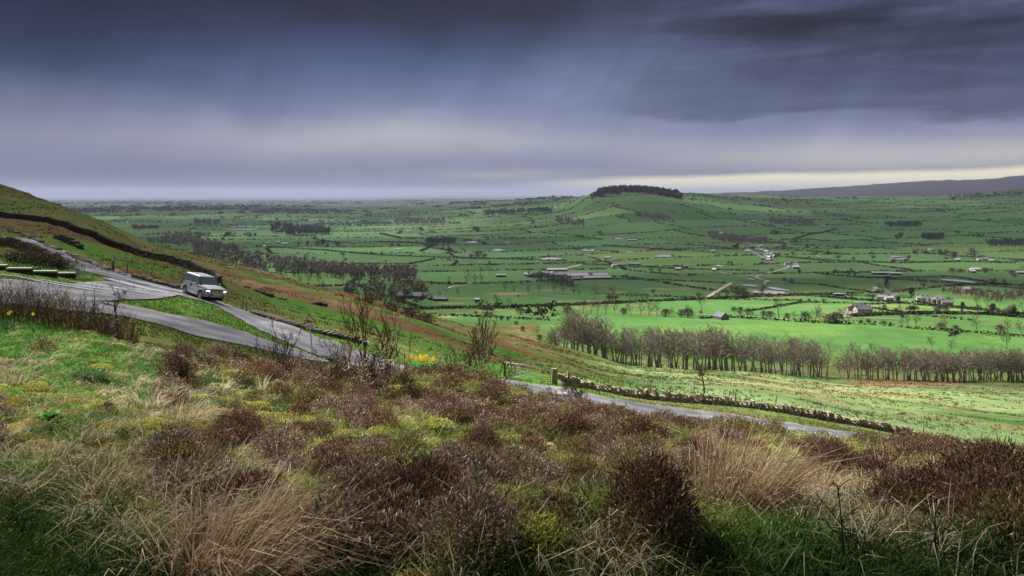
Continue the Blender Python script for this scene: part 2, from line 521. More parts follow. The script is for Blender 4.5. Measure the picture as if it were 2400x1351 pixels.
# ------------------------------------------------------------------ ground colours (what grows there)
def C(*c): return np.array(c, float)
GREEN_VIVID = C(0.052, 0.135, 0.016)
GREEN_MEADOW = C(0.066, 0.150, 0.038)
GREEN_PALE = C(0.165, 0.245, 0.095)
GREEN_VALLEY = C(0.062, 0.118, 0.032)
GREEN_DARK = C(0.022, 0.05, 0.012)
STRAW = C(0.27, 0.20, 0.105)
BRACKEN = C(0.115, 0.062, 0.030)
HEATH = C(0.065, 0.040, 0.030)
MOSS = C(0.19, 0.18, 0.02)
OLIVE = C(0.085, 0.095, 0.025)
PEAT = C(0.028, 0.020, 0.012)


def mixv(a, b, w):
    w = np.asarray(w)[..., None]
    return a * (1 - w) + b * w


PXg = CX + F * XX / np.maximum(YY, 1.2)
RWg = HZ - F * ZZ / np.maximum(YY, 1.2)
n1 = fbm(XX / 9, YY / 9, 101, 5)
n2 = fbm(XX / 2.2, YY / 2.2, 111, 4)
n3 = fbm(XX / 40, YY / 40, 121, 4)
sx = fbm(XX / 30 + YY / 60, YY / 6 + XX / 14, 131, 4)      # streaks that follow the slope
colr = np.zeros(XX.shape + (3,))
# foreground bank
fg = mixv(mixv(PEAT * 1.5, GREEN_DARK * 1.3, smooth01(n2, 0.35, 0.6)), OLIVE, smooth01(n1, 0.5, 0.7))
leftgreen = smooth01(-PXg, -520, -250) * smooth01(YY, 9, 13)
fg = mixv(fg, GREEN_VIVID, leftgreen * 0.9)
colr[:] = fg
# verges and bank foot round the roads
vg = mixv(mixv(GREEN_VIVID * 1.25, OLIVE * 1.6, smooth01(n1, 0.48, 0.62)), STRAW, smooth01(n2, 0.62, 0.78) * 0.6)
vg = mixv(vg, STRAW * 0.9, smooth01(PXg, 1150, 1500) * smooth01(sx, 0.42, 0.6) * 0.7)
vg = mixv(vg, GREEN_VIVID * 1.5, smooth01(PXg, 260, 300) * (1 - smooth01(PXg, 640, 680)) * smooth01(YY, 47, 49) * (1 - smooth01(YY, 66, 68)) * 0.85)
colr = mixv(colr, vg, smooth01(YY, 24, 30))
# hillside beyond the road
hs = mixv(GREEN_VIVID * 1.05, OLIVE * 1.1, smooth01(n1, 0.46, 0.6))
hs = mixv(hs, BRACKEN * 1.15, smooth01(sx, 0.52, 0.62))
hs = mixv(hs, STRAW * 0.8, smooth01(sx, 0.40, 0.36) * smooth01(n2, 0.45, 0.6) * 0.6)
hs2 = mixv(hs, BRACKEN, smooth01(-PXg, -330, 100) * smooth01(-RWg, -480, -440) * 0.85)
hs2 = mixv(hs2, OLIVE * 0.75, smooth01(-PXg, -420, -150) * smooth01(YY, 110, 130) * 0.5)
# brown heathy belt on the shoulder of the slope
brn = smooth01(PXg, 420, 560) * (1 - smooth01(PXg, 1180, 1320)) * smooth01(YY, 92, 112)
hs2 = mixv(hs2, mixv(BRACKEN * 1.2, STRAW * 0.75, smooth01(n1, 0.5, 0.66)), brn * smooth01(sx + n2 * 0.3, 0.56, 0.68))
colr = mixv(colr, hs2, smooth01(YY, 70, 80) * (1 - smooth01(PXg, 1330, 1480)))
# pale pasture on the right, rushy streaks in it
ps = mixv(GREEN_PALE, GREEN_MEADOW * 0.95, smooth01(n3, 0.45, 0.6))
ps = mixv(ps, STRAW * 1.05, smooth01(sx, 0.54, 0.66) * (1 - smooth01(YY, 200, 330)) * 0.5)
ps = mixv(ps, BRACKEN * 1.3, smooth01(fbm(XX / 16, YY / 5, 141, 4), 0.60, 0.68) * smooth01(YY, 80, 140) * 0.7)
ps = mixv(ps, STRAW * 0.9, (1 - smooth01(YY, 66, 84)) * smooth01(n2 + n1, 0.9, 1.1) * 0.8)
colr = mixv(colr, ps, smooth01(YY, 62, 76) * smooth01(PXg, 1330, 1480))
# rough brown strip before the right-hand belt
strip = smooth01(PXg, 1960, 2020) * (1 - smooth01(PXg, 2230, 2280)) * smooth01(RWg, 884, 890) * (1 - smooth01(RWg, 905, 912)) * smooth01(YY, 150, 200)
colr = mixv(colr, mixv(BRACKEN * 1.6, STRAW * 0.8, smooth01(n2, 0.4, 0.6)), strip * 0.85)
# big sunlit meadow behind the belt
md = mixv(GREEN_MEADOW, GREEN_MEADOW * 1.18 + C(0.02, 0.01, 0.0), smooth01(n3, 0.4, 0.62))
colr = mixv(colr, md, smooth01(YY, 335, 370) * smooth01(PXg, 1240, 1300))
colr = mixv(colr, BRACKEN * 1.2, smooth01(YY, 335, 350) * (1 - smooth01(YY, 372, 400)) * smooth01(n1 + sx, 0.9, 1.05) * 0.6)
hid = smooth01(YY, 240, 300) * (1 - smooth01(PXg, 1180, 1240))
colr = mixv(colr, OLIVE, hid * 0.8)
# valley fields
fi, fj = field_id(XX, YY)
h1 = vnoise(fi * 5.3 + 0.5, fj * 7.7 + 0.5, 201)
h2 = vnoise(fi * 3.1 + 0.5, fj * 9.1 + 0.5, 203)
vf = mixv(GREEN_VALLEY, C(0.045, 0.102, 0.042), h2) * (0.62 + 0.8 * h1)[..., None]
vf = mixv(vf, C(0.075, 0.105, 0.032), smooth01(h2, 0.66, 0.9) * 0.7)
vf = mixv(vf, C(0.10, 0.085, 0.04), smooth01(h2, 0.93, 0.97) * 0.4)
nf = fbm(XX / 90, YY / 90, 211, 4)
vf = vf * (0.82 + 0.36 * nf)[..., None]
nearv = (1 - smooth01(YY, 760, 1000))
vf = mixv(vf, vf * C(1.25, 1.4, 1.0), nearv * 0.8)
colr = mixv(colr, vf, smooth01(YY, 500, 560))
# far moor: heather and peat
moor = smooth01(YY, 8300, 9500) * smooth01(PXg, 1560, 1700)
colr = mixv(colr, C(0.022, 0.018, 0.026) * (0.7 + 0.6 * fbm(XX / 500, YY / 900, 5, 3))[..., None], moor)
colr = mixv(colr, C(0.03, 0.035, 0.035), smooth01(YY, 6500, 11000) * (1 - smooth01(PXg, 1560, 1700)))  # far plain on the left: distance haze put into the ground colour
colr = mixv(colr, C(0.10, 0.06, 0.05), smooth01(PXg, 1480, 1500) * (1 - smooth01(PXg, 1540, 1575)) * smooth01(RWg, 446, 450) * (1 - smooth01(RWg, 456, 462)) * smooth01(YY, 3000, 3600) * 0.7)
# rough brown patches in the nearer valley
colr = mixv(colr, STRAW * 0.85, smooth01(YY, 560, 600) * (1 - smooth01(YY, 900, 1100)) * smooth01(fbm(XX / 60, YY / 22, 221, 3), 0.66, 0.72) * 0.7)


def material(name, color=(0.5, 0.5, 0.5), rough=0.8, metal=0.0, spec=0.5, emit=None, estr=0.0):
    m = bpy.data.materials.new(name)
    m.use_nodes = True
    b = m.node_tree.nodes['Principled BSDF']
    b.inputs['Base Color'].default_value = (*color, 1)
    b.inputs['Roughness'].default_value = rough
    b.inputs['Metallic'].default_value = metal
    b.inputs['Specular IOR Level'].default_value = spec
    if emit:
        b.inputs['Emission Color'].default_value = (*emit, 1)
        b.inputs['Emission Strength'].default_value = estr
    return m


def noisy(name, c1, c2, scale=5.0, rough=0.85, detail=5, bump=0.0, spec=0.3, lo=0.35, hi=0.65):
    m = material(name, c1, rough, spec=spec)
    nt = m.node_tree
    b = nt.nodes['Principled BSDF']
    tcn = nd(nt, 'ShaderNodeTexCoord')
    n = nd(nt, 'ShaderNodeTexNoise')
    n.inputs['Scale'].default_value = scale
    n.inputs['Detail'].default_value = detail
    n.inputs['Roughness'].default_value = 0.65
    nt.links.new(tcn.outputs['Object'], n.inputs['Vector'])
    nt.links.new(ramp(nt, n.outputs['Fac'], [(lo, c1), (hi, c2)]), b.inputs['Base Color'])
    if bump:
        bp = nd(nt, 'ShaderNodeBump')
        bp.inputs['Strength'].default_value = bump
        nt.links.new(n.outputs['Fac'], bp.inputs['Height'])
        nt.links.new(bp.outputs[0], b.inputs['Normal'])
    return m


def tinted(name, rough=0.7, spec=0.25, trans=0.0, noise=None, var=0.0):
    """colour from the mesh's own tint attribute (colour of the plant or stone), optional fine mottling"""
    m = material(name, (0.5, 0.5, 0.5), rough, spec=spec)
    nt = m.node_tree
    b = nt.nodes['Principled BSDF']
    at_ = nd(nt, 'ShaderNodeAttribute')
    at_.attribute_name = 'tint'
    c = at_.outputs['Color']
    if noise:
        tcn = nd(nt, 'ShaderNodeTexCoord')
        n = nd(nt, 'ShaderNodeTexNoise')
        n.inputs['Scale'].default_value = noise
        n.inputs['Detail'].default_value = 6
        n.inputs['Roughness'].default_value = 0.7
        nt.links.new(tcn.outputs['Object'], n.inputs['Vector'])
        c = mixc(nt, 1.0, c, ramp(nt, n.outputs['Fac'], [(0.3, 1 - var), (0.7, 1 + var)]), 'MULTIPLY')
    nt.links.new(c, b.inputs['Base Color'])
    if trans:
        t_ = nd(nt, 'ShaderNodeBsdfTranslucent')
        nt.links.new(c, t_.inputs['Color'])
        mx = nd(nt, 'ShaderNodeMixShader')
        mx.inputs[0].default_value = trans
        nt.links.new(b.outputs[0], mx.inputs[1])
        nt.links.new(t_.outputs[0], mx.inputs[2])
        nt.links.new(mx.outputs[0], nt.nodes['Material Output'].inputs['Surface'])
    return m


# ground material: vegetation tint times grain at several world sizes
gm = material("ground_cover", (0.1, 0.1, 0.05), 0.95, spec=0.05)
nt = gm.node_tree
b = nt.nodes['Principled BSDF']
at_ = nd(nt, 'ShaderNodeAttribute'); at_.attribute_name = 'tint'
tcn = nd(nt, 'ShaderNodeTexCoord')
sepo = nd(nt, 'ShaderNodeSeparateXYZ')
nt.links.new(tcn.outputs['Object'], sepo.inputs[0])
def gnoise(scale, detail=6, rough=0.7):
    n = nd(nt, 'ShaderNodeTexNoise')
    n.inputs['Scale'].default_value = scale
    n.inputs['Detail'].default_value = detail
    n.inputs['Roughness'].default_value = rough
    nt.links.new(tcn.outputs['Object'], n.inputs['Vector'])
    return n.outputs['Fac']
ga = ramp(nt, gnoise(9.0), [(0.3, 0.55), (0.7, 1.45)])
gb = ramp(nt, gnoise(0.9), [(0.3, 0.66), (0.7, 1.34)])
gc = ramp(nt, gnoise(0.06), [(0.3, 0.75), (0.7, 1.25)])
c = mixc(nt, 1.0, at_.outputs['Color'], ga, 'MULTIPLY')

c = mixc(nt, 0.8, c, gb, 'MULTIPLY')
c = mixc(nt, 0.8, c, gc, 'MULTIPLY')
nt.links.new(c, b.inputs['Base Color'])
bp = nd(nt, 'ShaderNodeBump')
bp.inputs['Strength'].default_value = 0.6
bp.inputs['Distance'].default_value = 0.25
nt.links.new(mathn(nt, 'ADD', gnoise(2.5), mathn(nt, 'MULTIPLY', gnoise(0.35), 2.0)), bp.inputs['Height'])
nt.links.new(bp.outputs[0], b.inputs['Normal'])

nr, nc = XX.shape
idx = np.arange(nr * nc).reshape(nr, nc)
Fq = np.stack([idx[:-1, :-1], idx[:-1, 1:], idx[1:, 1:], idx[1:, :-1]], -1).reshape(-1, 4)
ground = link("ground", mesh_np("ground", np.stack([XX, YY, ZZ], -1).reshape(-1, 3), Fq, gm, colr.reshape(-1, 3), True))
tag(ground, kind='structure')

# ------------------------------------------------------------------ unseen cloud decks added to shade the land, holes shaped for sun patches
def sun_shift(x, y, z, H):
    k = (H - z) / sun_dir.z
    return x + sun_dir.x * k, y + sun_dir.y * k


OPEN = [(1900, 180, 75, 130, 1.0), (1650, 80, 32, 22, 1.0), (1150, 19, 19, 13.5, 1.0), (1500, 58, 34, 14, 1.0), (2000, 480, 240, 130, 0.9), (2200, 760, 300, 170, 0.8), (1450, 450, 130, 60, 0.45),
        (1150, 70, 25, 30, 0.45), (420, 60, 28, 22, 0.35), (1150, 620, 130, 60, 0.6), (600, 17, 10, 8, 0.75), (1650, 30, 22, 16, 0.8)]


def shade_deck(H, reach, ngrid, centre, sinh_k, light, seed, fade):
    cx0, cy0 = centre
    sg = np.linspace(-1, 1, ngrid)
    st = np.sinh(sg * sinh_k) / math.sinh(sinh_k) if sinh_k else sg
    cx, cy = np.meshgrid(cx0 + st * reach, cy0 + st * reach, indexing='ij')
    k0 = (H + 60) / sun_dir.z
    gx_, gy_ = cx - sun_dir.x * k0, cy - sun_dir.y * k0          # roughly the ground this bit of cloud shades
    T = np.clip(light(cx, cy, gx_, gy_), 0, 1)
    T = 1 - (1 - T) * fade(cx, cy, gx_, gy_)
    z1 = H + (fbm(cx / (H * .3), cy / (H * .3), seed, 3) - 0.5) * H * 0.06
    th = 40 + 0.15 * H * (1 - T) * fbm(cx / (H * .3), cy / (H * .3), seed + 2, 3)
    k_ = th / sun_dir.z
    V1 = np.stack([cx, cy, z1], -1).reshape(-1, 3)
    V2 = np.stack([cx + sun_dir.x * k_, cy + sun_dir.y * k_, z1 + th], -1).reshape(-1, 3)
    n_ = ngrid * ngrid
    idc = np.arange(n_).reshape(ngrid, ngrid)
    q = np.stack([idc[:-1, :-1], idc[:-1, 1:], idc[1:, 1:], idc[1:, :-1]], -1).reshape(-1, 4)
    tv = np.repeat(np.sqrt(T).reshape(-1, 1), 3, 1)
    cl = link("unseen_shade_cloud", mesh_np("unseen_shade_cloud", np.concatenate([V1, V2]), np.concatenate([q, q[:, ::-1] + n_]), cm, np.concatenate([tv, tv])))
    tag(cl, kind='structure')


cm = bpy.data.materials.new("unseen_shade_cloud")
cm.use_nodes = True
nt = cm.node_tree
nt.nodes.clear()
at_ = nd(nt, 'ShaderNodeAttribute'); at_.attribute_name = 'tint'
tr_ = nd(nt, 'ShaderNodeBsdfTransparent')
out_ = nd(nt, 'ShaderNodeOutputMaterial')
nt.links.new(at_.outputs['Color'], tr_.inputs[0])
nt.links.new(tr_.outputs[0], out_.inputs['Surface'])

H_LOW, H_HIGH = 450.0, 2900.0


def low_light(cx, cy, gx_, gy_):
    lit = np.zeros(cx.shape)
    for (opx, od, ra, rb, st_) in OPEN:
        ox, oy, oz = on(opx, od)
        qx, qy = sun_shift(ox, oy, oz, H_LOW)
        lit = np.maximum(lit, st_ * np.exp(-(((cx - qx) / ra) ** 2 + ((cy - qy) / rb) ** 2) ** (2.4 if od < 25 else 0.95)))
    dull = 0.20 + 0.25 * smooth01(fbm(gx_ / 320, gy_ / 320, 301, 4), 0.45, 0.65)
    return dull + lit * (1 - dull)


shade_deck(H_LOW, 1700, 300, sun_shift(0.0, 20.0, -4.0, H_LOW), 5.0, low_light, 303,
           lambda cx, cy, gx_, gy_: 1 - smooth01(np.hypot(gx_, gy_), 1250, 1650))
shade_deck(H_HIGH, 11000, 220, (-2200.0, 300.0), 0, lambda cx, cy, gx_, gy_: 0.24 + 0.36 * smooth01(fbm(gx_ / 900, gy_ / 900, 331, 4), 0.46, 0.62), 313,
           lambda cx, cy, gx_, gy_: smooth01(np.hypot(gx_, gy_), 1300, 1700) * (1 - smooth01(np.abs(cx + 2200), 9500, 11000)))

# ------------------------------------------------------------------ air: rain haze over the plain
hv = bpy.data.materials.new("haze")
hv.use_nodes = True
nt = hv.node_tree
nt.nodes.clear()
pv = nd(nt, 'ShaderNodeVolumePrincipled')
pv.inputs['Color'].default_value = (0.31, 0.345, 0.47, 1)
pv.inputs['Density'].default_value = 4.4e-5
pv.inputs['Anisotropy'].default_value = 0.2
out_ = nd(nt, 'ShaderNodeOutputMaterial')
nt.links.new(pv.outputs[0], out_.inputs['Volume'])
hx, hy0, hy1, hz0, hz1 = 70000, -60, 66000, -460, 330
HVv = [(sx_ * hx, y_, z_) for z_ in (hz0, hz1) for y_ in (hy0, hy1) for sx_ in (-1, 1)]
haze = link("haze", mesh_np("haze", HVv, [(0, 2, 3, 1), (4, 5, 7, 6), (0, 1, 5, 4), (2, 6, 7, 3), (0, 4, 6, 2), (1, 3, 7, 5)], hv))
tag(haze, kind='stuff', label="pale blue rain haze hanging over the far plain")
# ------------------------------------------------------------------ roads
def strip_mesh(name, pts, width, lift, mat, cross=25, step=0.5, smooth_z=True, ragged=0.0):
    """a road laid on the ground along world points (x, y[, width])"""
    c = catmull([(p[0], p[1], p[2] if len(p) > 2 else width) for p in pts], step)
    tdir = np.gradient(c[:, :2], axis=0)
    tdir /= np.linalg.norm(tdir, axis=1)[:, None] + 1e-9
    nrm = np.stack([-tdir[:, 1], tdir[:, 0]], 1)
    s = np.linspace(-0.5, 0.5, cross)
    w = c[:, 2:3] * np.ones((1, cross))
    if ragged:
        for k in (0, -1):
            w[:, k] += ragged * (vnoise(np.arange(len(c)) * 0.9, np.full(len(c), 3.0 + k), 7) - 0.5) * 2
    x = c[:, 0:1] + nrm[:, 0:1] * s * w
    y = c[:, 1:2] + nrm[:, 1:2] * s * w
    z = hz(x, y) + lift
    if smooth_z:
        # carriageway is even: take out the small bumps but never dip under the turf
        zc = z.copy()
        for _ in range(2):
            zc[1:-1] = (zc[:-2] + 2 * zc[1:-1] + zc[2:]) / 4
        z = np.maximum(zc, z)
    V = np.stack([x, y, z], -1).reshape(-1, 3)
    idx = np.arange(len(V)).reshape(x.shape)
    Fq = np.stack([idx[:-1, :-1], idx[1:, :-1], idx[1:, 1:], idx[:-1, 1:]], -1).reshape(-1, 4)
    # wear: darker wheel tracks, dusty crown, gritty margins
    prof = 1.0 - 0.28 * (np.exp(-((s - 0.22) / 0.08) ** 2) + np.exp(-((s + 0.22) / 0.08) ** 2)) + 0.12 * np.exp(-(s / 0.06) ** 2)
    pt = fbm(x / 2.3, y / 2.3, 801, 4)
    tv = (prof[None, :] * (0.72 + 0.56 * pt) * (1 - 0.25 * smooth01(fbm(x / 5, y / 5, 811, 3), 0.45, 0.7)))[..., None] * np.ones(3)
    ed = smooth01(np.abs(s), 0.43, 0.5)[None, :, None] * smooth01(fbm(x / 1.1, y / 1.1, 821, 3), 0.3, 0.6)[..., None]
    tv = tv * (1 - ed) + np.array([1.5, 1.15, 0.8]) * ed
    return mesh_np(name, V, Fq, mat, tv.reshape(-1, 3), smooth=True), c


def road_mat(name, base, wet_lo, wet_hi):
    m = material(name, base, 0.5, spec=0.5)
    nt = m.node_tree
    b = nt.nodes['Principled BSDF']
    tcn = nd(nt, 'ShaderNodeTexCoord')
    n = nd(nt, 'ShaderNodeTexNoise'); n.inputs['Scale'].default_value = 28; n.inputs['Detail'].default_value = 5
    n2_ = nd(nt, 'ShaderNodeTexNoise'); n2_.inputs['Scale'].default_value = 0.45; n2_.inputs['Detail'].default_value = 5
    nt.links.new(tcn.outputs['Object'], n.inputs['Vector'])
    nt.links.new(tcn.outputs['Object'], n2_.inputs['Vector'])
    at_ = nd(nt, 'ShaderNodeAttribute'); at_.attribute_name = 'tint'
    c = mixc(nt, 1.0, base, at_.outputs['Color'], 'MULTIPLY')
    c = mixc(nt, 1.0, c, ramp(nt, n.outputs['Fac'], [(0.3, 0.6), (0.7, 1.4)]), 'MULTIPLY')
    c = mixc(nt, 1.0, c, ramp(nt, n2_.outputs['Fac'], [(0.35, 0.75), (0.65, 1.25)]), 'MULTIPLY')
    nt.links.new(c, b.inputs['Base Color'])
    nt.links.new(ramp(nt, n2_.outputs['Fac'], [(0.42, wet_lo), (0.62, wet_hi)]), b.inputs['Roughness'])
    bp = nd(nt, 'ShaderNodeBump'); bp.inputs['Strength'].default_value = 0.25; bp.inputs['Distance'].default_value = 0.01
    nt.links.new(n.outputs['Fac'], bp.inputs['Height'])
    nt.links.new(bp.outputs[0], b.inputs['Normal'])
    return m


M_road = road_mat("wet_asphalt", (0.19, 0.19, 0.21), 0.34, 0.5)
M_water = material("standing_water", (0.05, 0.055, 0.06), 0.06, spec=1.0)
M_edge = noisy("verge_edge_dirt", (0.16, 0.09, 0.05), (0.27, 0.19, 0.11), 3.0)

m_, c_ = strip_mesh("road_main", [(p[0], p[1], w) for p, w in zip(P_main, w_main)], 5, 0.060, M_road, ragged=0.45)
tag(link("road", m_), kind='structure')
CENTRE = c_
m_, c_ = strip_mesh("road_side", [(p[0], p[1], w) for p, w in zip(P_side, w_side)], 5, 0.075, M_road, ragged=0.45)
tag(link("road", m_), kind='structure')
CENTRE2 = c_
m_, c_ = strip_mesh("road_link", [(p[0], p[1], w) for p, w in zip(P_link, W_link)], 5, 0.090, M_road, ragged=0.2)
tag(link("road", m_), kind='structure')
CENTRE3 = c_


def road_dist(x, y):
    """distance from the nearest carriageway edge (negative on it)"""
    x = np.asarray(x, float).ravel(); y = np.asarray(y, float).ravel()
    best = np.full(x.shape, 1e9)
    for c in (CENTRE, CENTRE2, CENTRE3):
        cc = c[::2]
        for k in range(0, len(x), 20000):
            d = np.hypot(x[k:k + 20000, None] - cc[None, :, 0], y[k:k + 20000, None] - cc[None, :, 1]) - cc[None, :, 2] / 2
            best[k:k + 20000] = np.minimum(best[k:k + 20000], d.min(1))
    return best
# ------------------------------------------------------------------ plants: blades, sprigs, twigs
M_plant = tinted("plant", 0.75, 0.15, trans=0.30)
M_twig = tinted("bark", 0.85, 0.15)
M_stone = tinted("stone", 0.9, 0.2, noise=6.0, var=0.45)


def unit(v):
    return v / (np.linalg.norm(v, axis=-1, keepdims=True) + 1e-9)


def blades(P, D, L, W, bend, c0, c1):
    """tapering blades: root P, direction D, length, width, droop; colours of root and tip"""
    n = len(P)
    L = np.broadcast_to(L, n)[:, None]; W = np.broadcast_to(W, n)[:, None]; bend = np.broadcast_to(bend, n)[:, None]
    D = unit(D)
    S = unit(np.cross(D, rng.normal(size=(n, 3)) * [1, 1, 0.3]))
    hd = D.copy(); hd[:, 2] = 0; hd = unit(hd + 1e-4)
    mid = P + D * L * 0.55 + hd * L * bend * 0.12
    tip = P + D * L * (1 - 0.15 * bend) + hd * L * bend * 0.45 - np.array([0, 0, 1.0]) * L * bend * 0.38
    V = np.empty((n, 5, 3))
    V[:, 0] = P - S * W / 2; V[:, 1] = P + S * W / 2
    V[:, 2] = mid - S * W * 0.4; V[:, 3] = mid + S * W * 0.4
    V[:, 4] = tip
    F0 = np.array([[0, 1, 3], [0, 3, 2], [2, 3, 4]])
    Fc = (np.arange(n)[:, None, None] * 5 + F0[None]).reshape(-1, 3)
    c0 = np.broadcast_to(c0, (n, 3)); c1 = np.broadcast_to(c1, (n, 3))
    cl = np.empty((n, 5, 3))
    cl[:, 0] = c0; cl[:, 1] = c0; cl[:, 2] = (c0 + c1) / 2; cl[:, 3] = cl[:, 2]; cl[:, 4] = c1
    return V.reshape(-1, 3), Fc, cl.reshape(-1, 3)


class Acc:
    def __init__(s): s.V = []; s.F = []; s.C = []; s.n = 0
    def add(s, vfc):
        V, Fc, Cc = vfc
        s.V.append(V); s.F.append(Fc + s.n); s.C.append(Cc); s.n += len(V)
    def mesh(s, name, mat, smooth=False):
        return mesh_np(name, np.concatenate(s.V), np.concatenate(s.F), mat, np.concatenate(s.C), smooth)


def vary(c, n, amt=0.25, hue=0.1):
    c = np.asarray(c, float)
    return np.clip(c * (1 + rng.normal(size=(n, 1)) * amt) * (1 + rng.normal(size=(n, 3)) * hue), 0.004, 0.9)


# what grows where on the near bank, read off the photo on a 100 x 50 pixel grid (row of the root)
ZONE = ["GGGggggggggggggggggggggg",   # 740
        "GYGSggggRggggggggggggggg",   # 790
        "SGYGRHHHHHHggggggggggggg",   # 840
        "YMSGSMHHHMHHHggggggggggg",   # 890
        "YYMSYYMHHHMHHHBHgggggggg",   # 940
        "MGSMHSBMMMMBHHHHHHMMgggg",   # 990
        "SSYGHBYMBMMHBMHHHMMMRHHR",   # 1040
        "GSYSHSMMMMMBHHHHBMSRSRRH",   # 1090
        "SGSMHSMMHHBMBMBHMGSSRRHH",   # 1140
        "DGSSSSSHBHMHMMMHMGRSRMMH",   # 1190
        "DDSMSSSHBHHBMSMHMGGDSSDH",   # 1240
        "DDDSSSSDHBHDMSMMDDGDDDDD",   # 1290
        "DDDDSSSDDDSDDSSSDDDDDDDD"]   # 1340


def zone(px, row, jit=1.0):
    n = len(px)
    cx = np.clip(np.floor((px + rng.normal(size=n) * 32 * jit) / 100), 0, 23).astype(int)
    ry = np.clip(np.floor((row - 740 + rng.normal(size=n) * 14 * jit) / 50), 0, 12).astype(int)
    G = np.array([list(r) for r in ZONE])
    return G[ry, cx]


def scatter(n, d0, d1, px0=-250, px1=2650, power=-0.2):
    """ground points spread so that the nearer ground carries proportionally more plants"""
    u = rng.random(n)
    k = power + 1
    d = (d0 ** k + u * (d1 ** k - d0 ** k)) ** (1 / k)
    px = px0 + rng.random(n) * (px1 - px0)
    x = (px - CX) / F * d
    z = hz(x, d)
    return np.stack([x, d, z], 1), px, HZ - F * z / d


def rosette(n, tilt=0.6, up=1.0, lean=(0, 0)):
    a = rng.random(n) * 2 * math.pi
    r = rng.random(n) ** 0.7 * tilt
    return np.stack([np.cos(a) * r + lean[0], np.sin(a) * r + lean[1], np.full(n, up)], 1)


WIND = (0.25, -0.05)
grass = Acc()
# --- turf: clumps of short blades
P, px, row = scatter(46000, 1.8, 34)
zc = zone(px, row)
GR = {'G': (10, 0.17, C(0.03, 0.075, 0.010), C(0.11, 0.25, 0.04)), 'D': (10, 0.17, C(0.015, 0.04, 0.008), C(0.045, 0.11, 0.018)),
      'g': (9, 0.24, C(0.09, 0.13, 0.03), C(0.34, 0.36, 0.13)), 'M': (12, 0.15, C(0.07, 0.09, 0.015), C(0.28, 0.34, 0.09)),
      'S': (6, 0.20, C(0.06, 0.06, 0.02), C(0.14, 0.17, 0.05)), 'Y': (5, 0.12, C(0.08, 0.08, 0.01), C(0.20, 0.20, 0.04)),
      'B': (4, 0.14, C(0.04, 0.05, 0.01), C(0.10, 0.13, 0.03)), 'R': (6, 0.25, C(0.07, 0.05, 0.02), C(0.17, 0.14, 0.06)), 'H': (9, 0.26, C(0.07, 0.07, 0.02), C(0.32, 0.32, 0.10))}
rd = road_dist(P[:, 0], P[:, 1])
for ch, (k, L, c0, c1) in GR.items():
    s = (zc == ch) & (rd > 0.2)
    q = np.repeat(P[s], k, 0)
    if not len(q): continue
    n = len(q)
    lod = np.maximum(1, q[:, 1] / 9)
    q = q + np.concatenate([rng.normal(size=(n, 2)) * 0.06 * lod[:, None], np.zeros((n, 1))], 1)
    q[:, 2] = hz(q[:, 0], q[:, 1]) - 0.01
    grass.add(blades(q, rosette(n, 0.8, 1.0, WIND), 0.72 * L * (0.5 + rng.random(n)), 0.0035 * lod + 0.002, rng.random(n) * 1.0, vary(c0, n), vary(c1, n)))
# --- verges: longer fringe along the carriageway edges
P, px, row = scatter(60000, 34, 80, -250, 2650, -0.5)
rd = road_dist(P[:, 0], P[:, 1])
keep = (rd > 0.05) & (rd < 7) & (rng.random(len(rd)) < np.exp(-rd / 2.2) + 0.22)
q = np.repeat(P[keep], 3, 0); rdq = np.repeat(rd[keep], 3)
n = len(q)
q[:, :2] += rng.normal(size=(n, 2)) * 0.12
ok = road_dist(q[:, 0], q[:, 1]) > 0.03
q = q[ok]; rdq = rdq[ok]; n = len(q)
q[:, 2] = hz(q[:, 0], q[:, 1]) - 0.01
st = (rng.random(n) < 0.65 * np.exp(-rdq / 0.35) + 0.10)[:, None]
grass.add(blades(q, rosette(n, 0.9), 0.14 + 0.16 * rng.random(n), 0.03, rng.random(n), np.where(st, vary(C(0.16, 0.11, 0.05), n), vary(C(0.04, 0.085, 0.015), n)),
                 np.where(st, vary(C(0.36, 0.26, 0.14), n), vary(C(0.12, 0.22, 0.04), n))))
# --- rushy tussocks over the slopes beyond the road
P, px, row = scatter(26000, 72, 300, -200, 2600, 0.1)
cl = fbm(P[:, 0] / 14, P[:, 1] / 6, 401, 4)
keep = (cl > 0.50) & (rng.random(len(P)) < 0.8)
q = np.repeat(P[keep], 5, 0); n = len(q)
lod = q[:, 1] / 100
q[:, :2] += rng.normal(size=(n, 2)) * 0.22
q[:, 2] = hz(q[:, 0], q[:, 1]) - 0.03
gi = np.array([np.searchsorted(Drows, q[:, 1]), np.clip(((q[:, 0] / np.sqrt(q[:, 1] ** 2 + 64)) - U[0]) / (U[1] - U[0]), 0, len(U) - 1).astype(int)])
gc_ = colr[np.clip(gi[0], 0, nr - 1), gi[1]]
tw = rng.random((n, 1)) < 0.55
c1 = np.where(tw, vary(C(0.17, 0.12, 0.06), n), gc_ * (0.8 + 0.7 * rng.random((n, 1))))
grass.add(blades(q, rosette(n, 0.9), 0.18 + 0.28 * rng.random(n), 0.07 * lod + 0.02, rng.random(n) * 0.8, c1 * 0.55, c1))
g_o = link("grass", grass.mesh("grass", M_plant))
tag(g_o, "short green and straw coloured grass covering the bank and verges", kind='stuff')

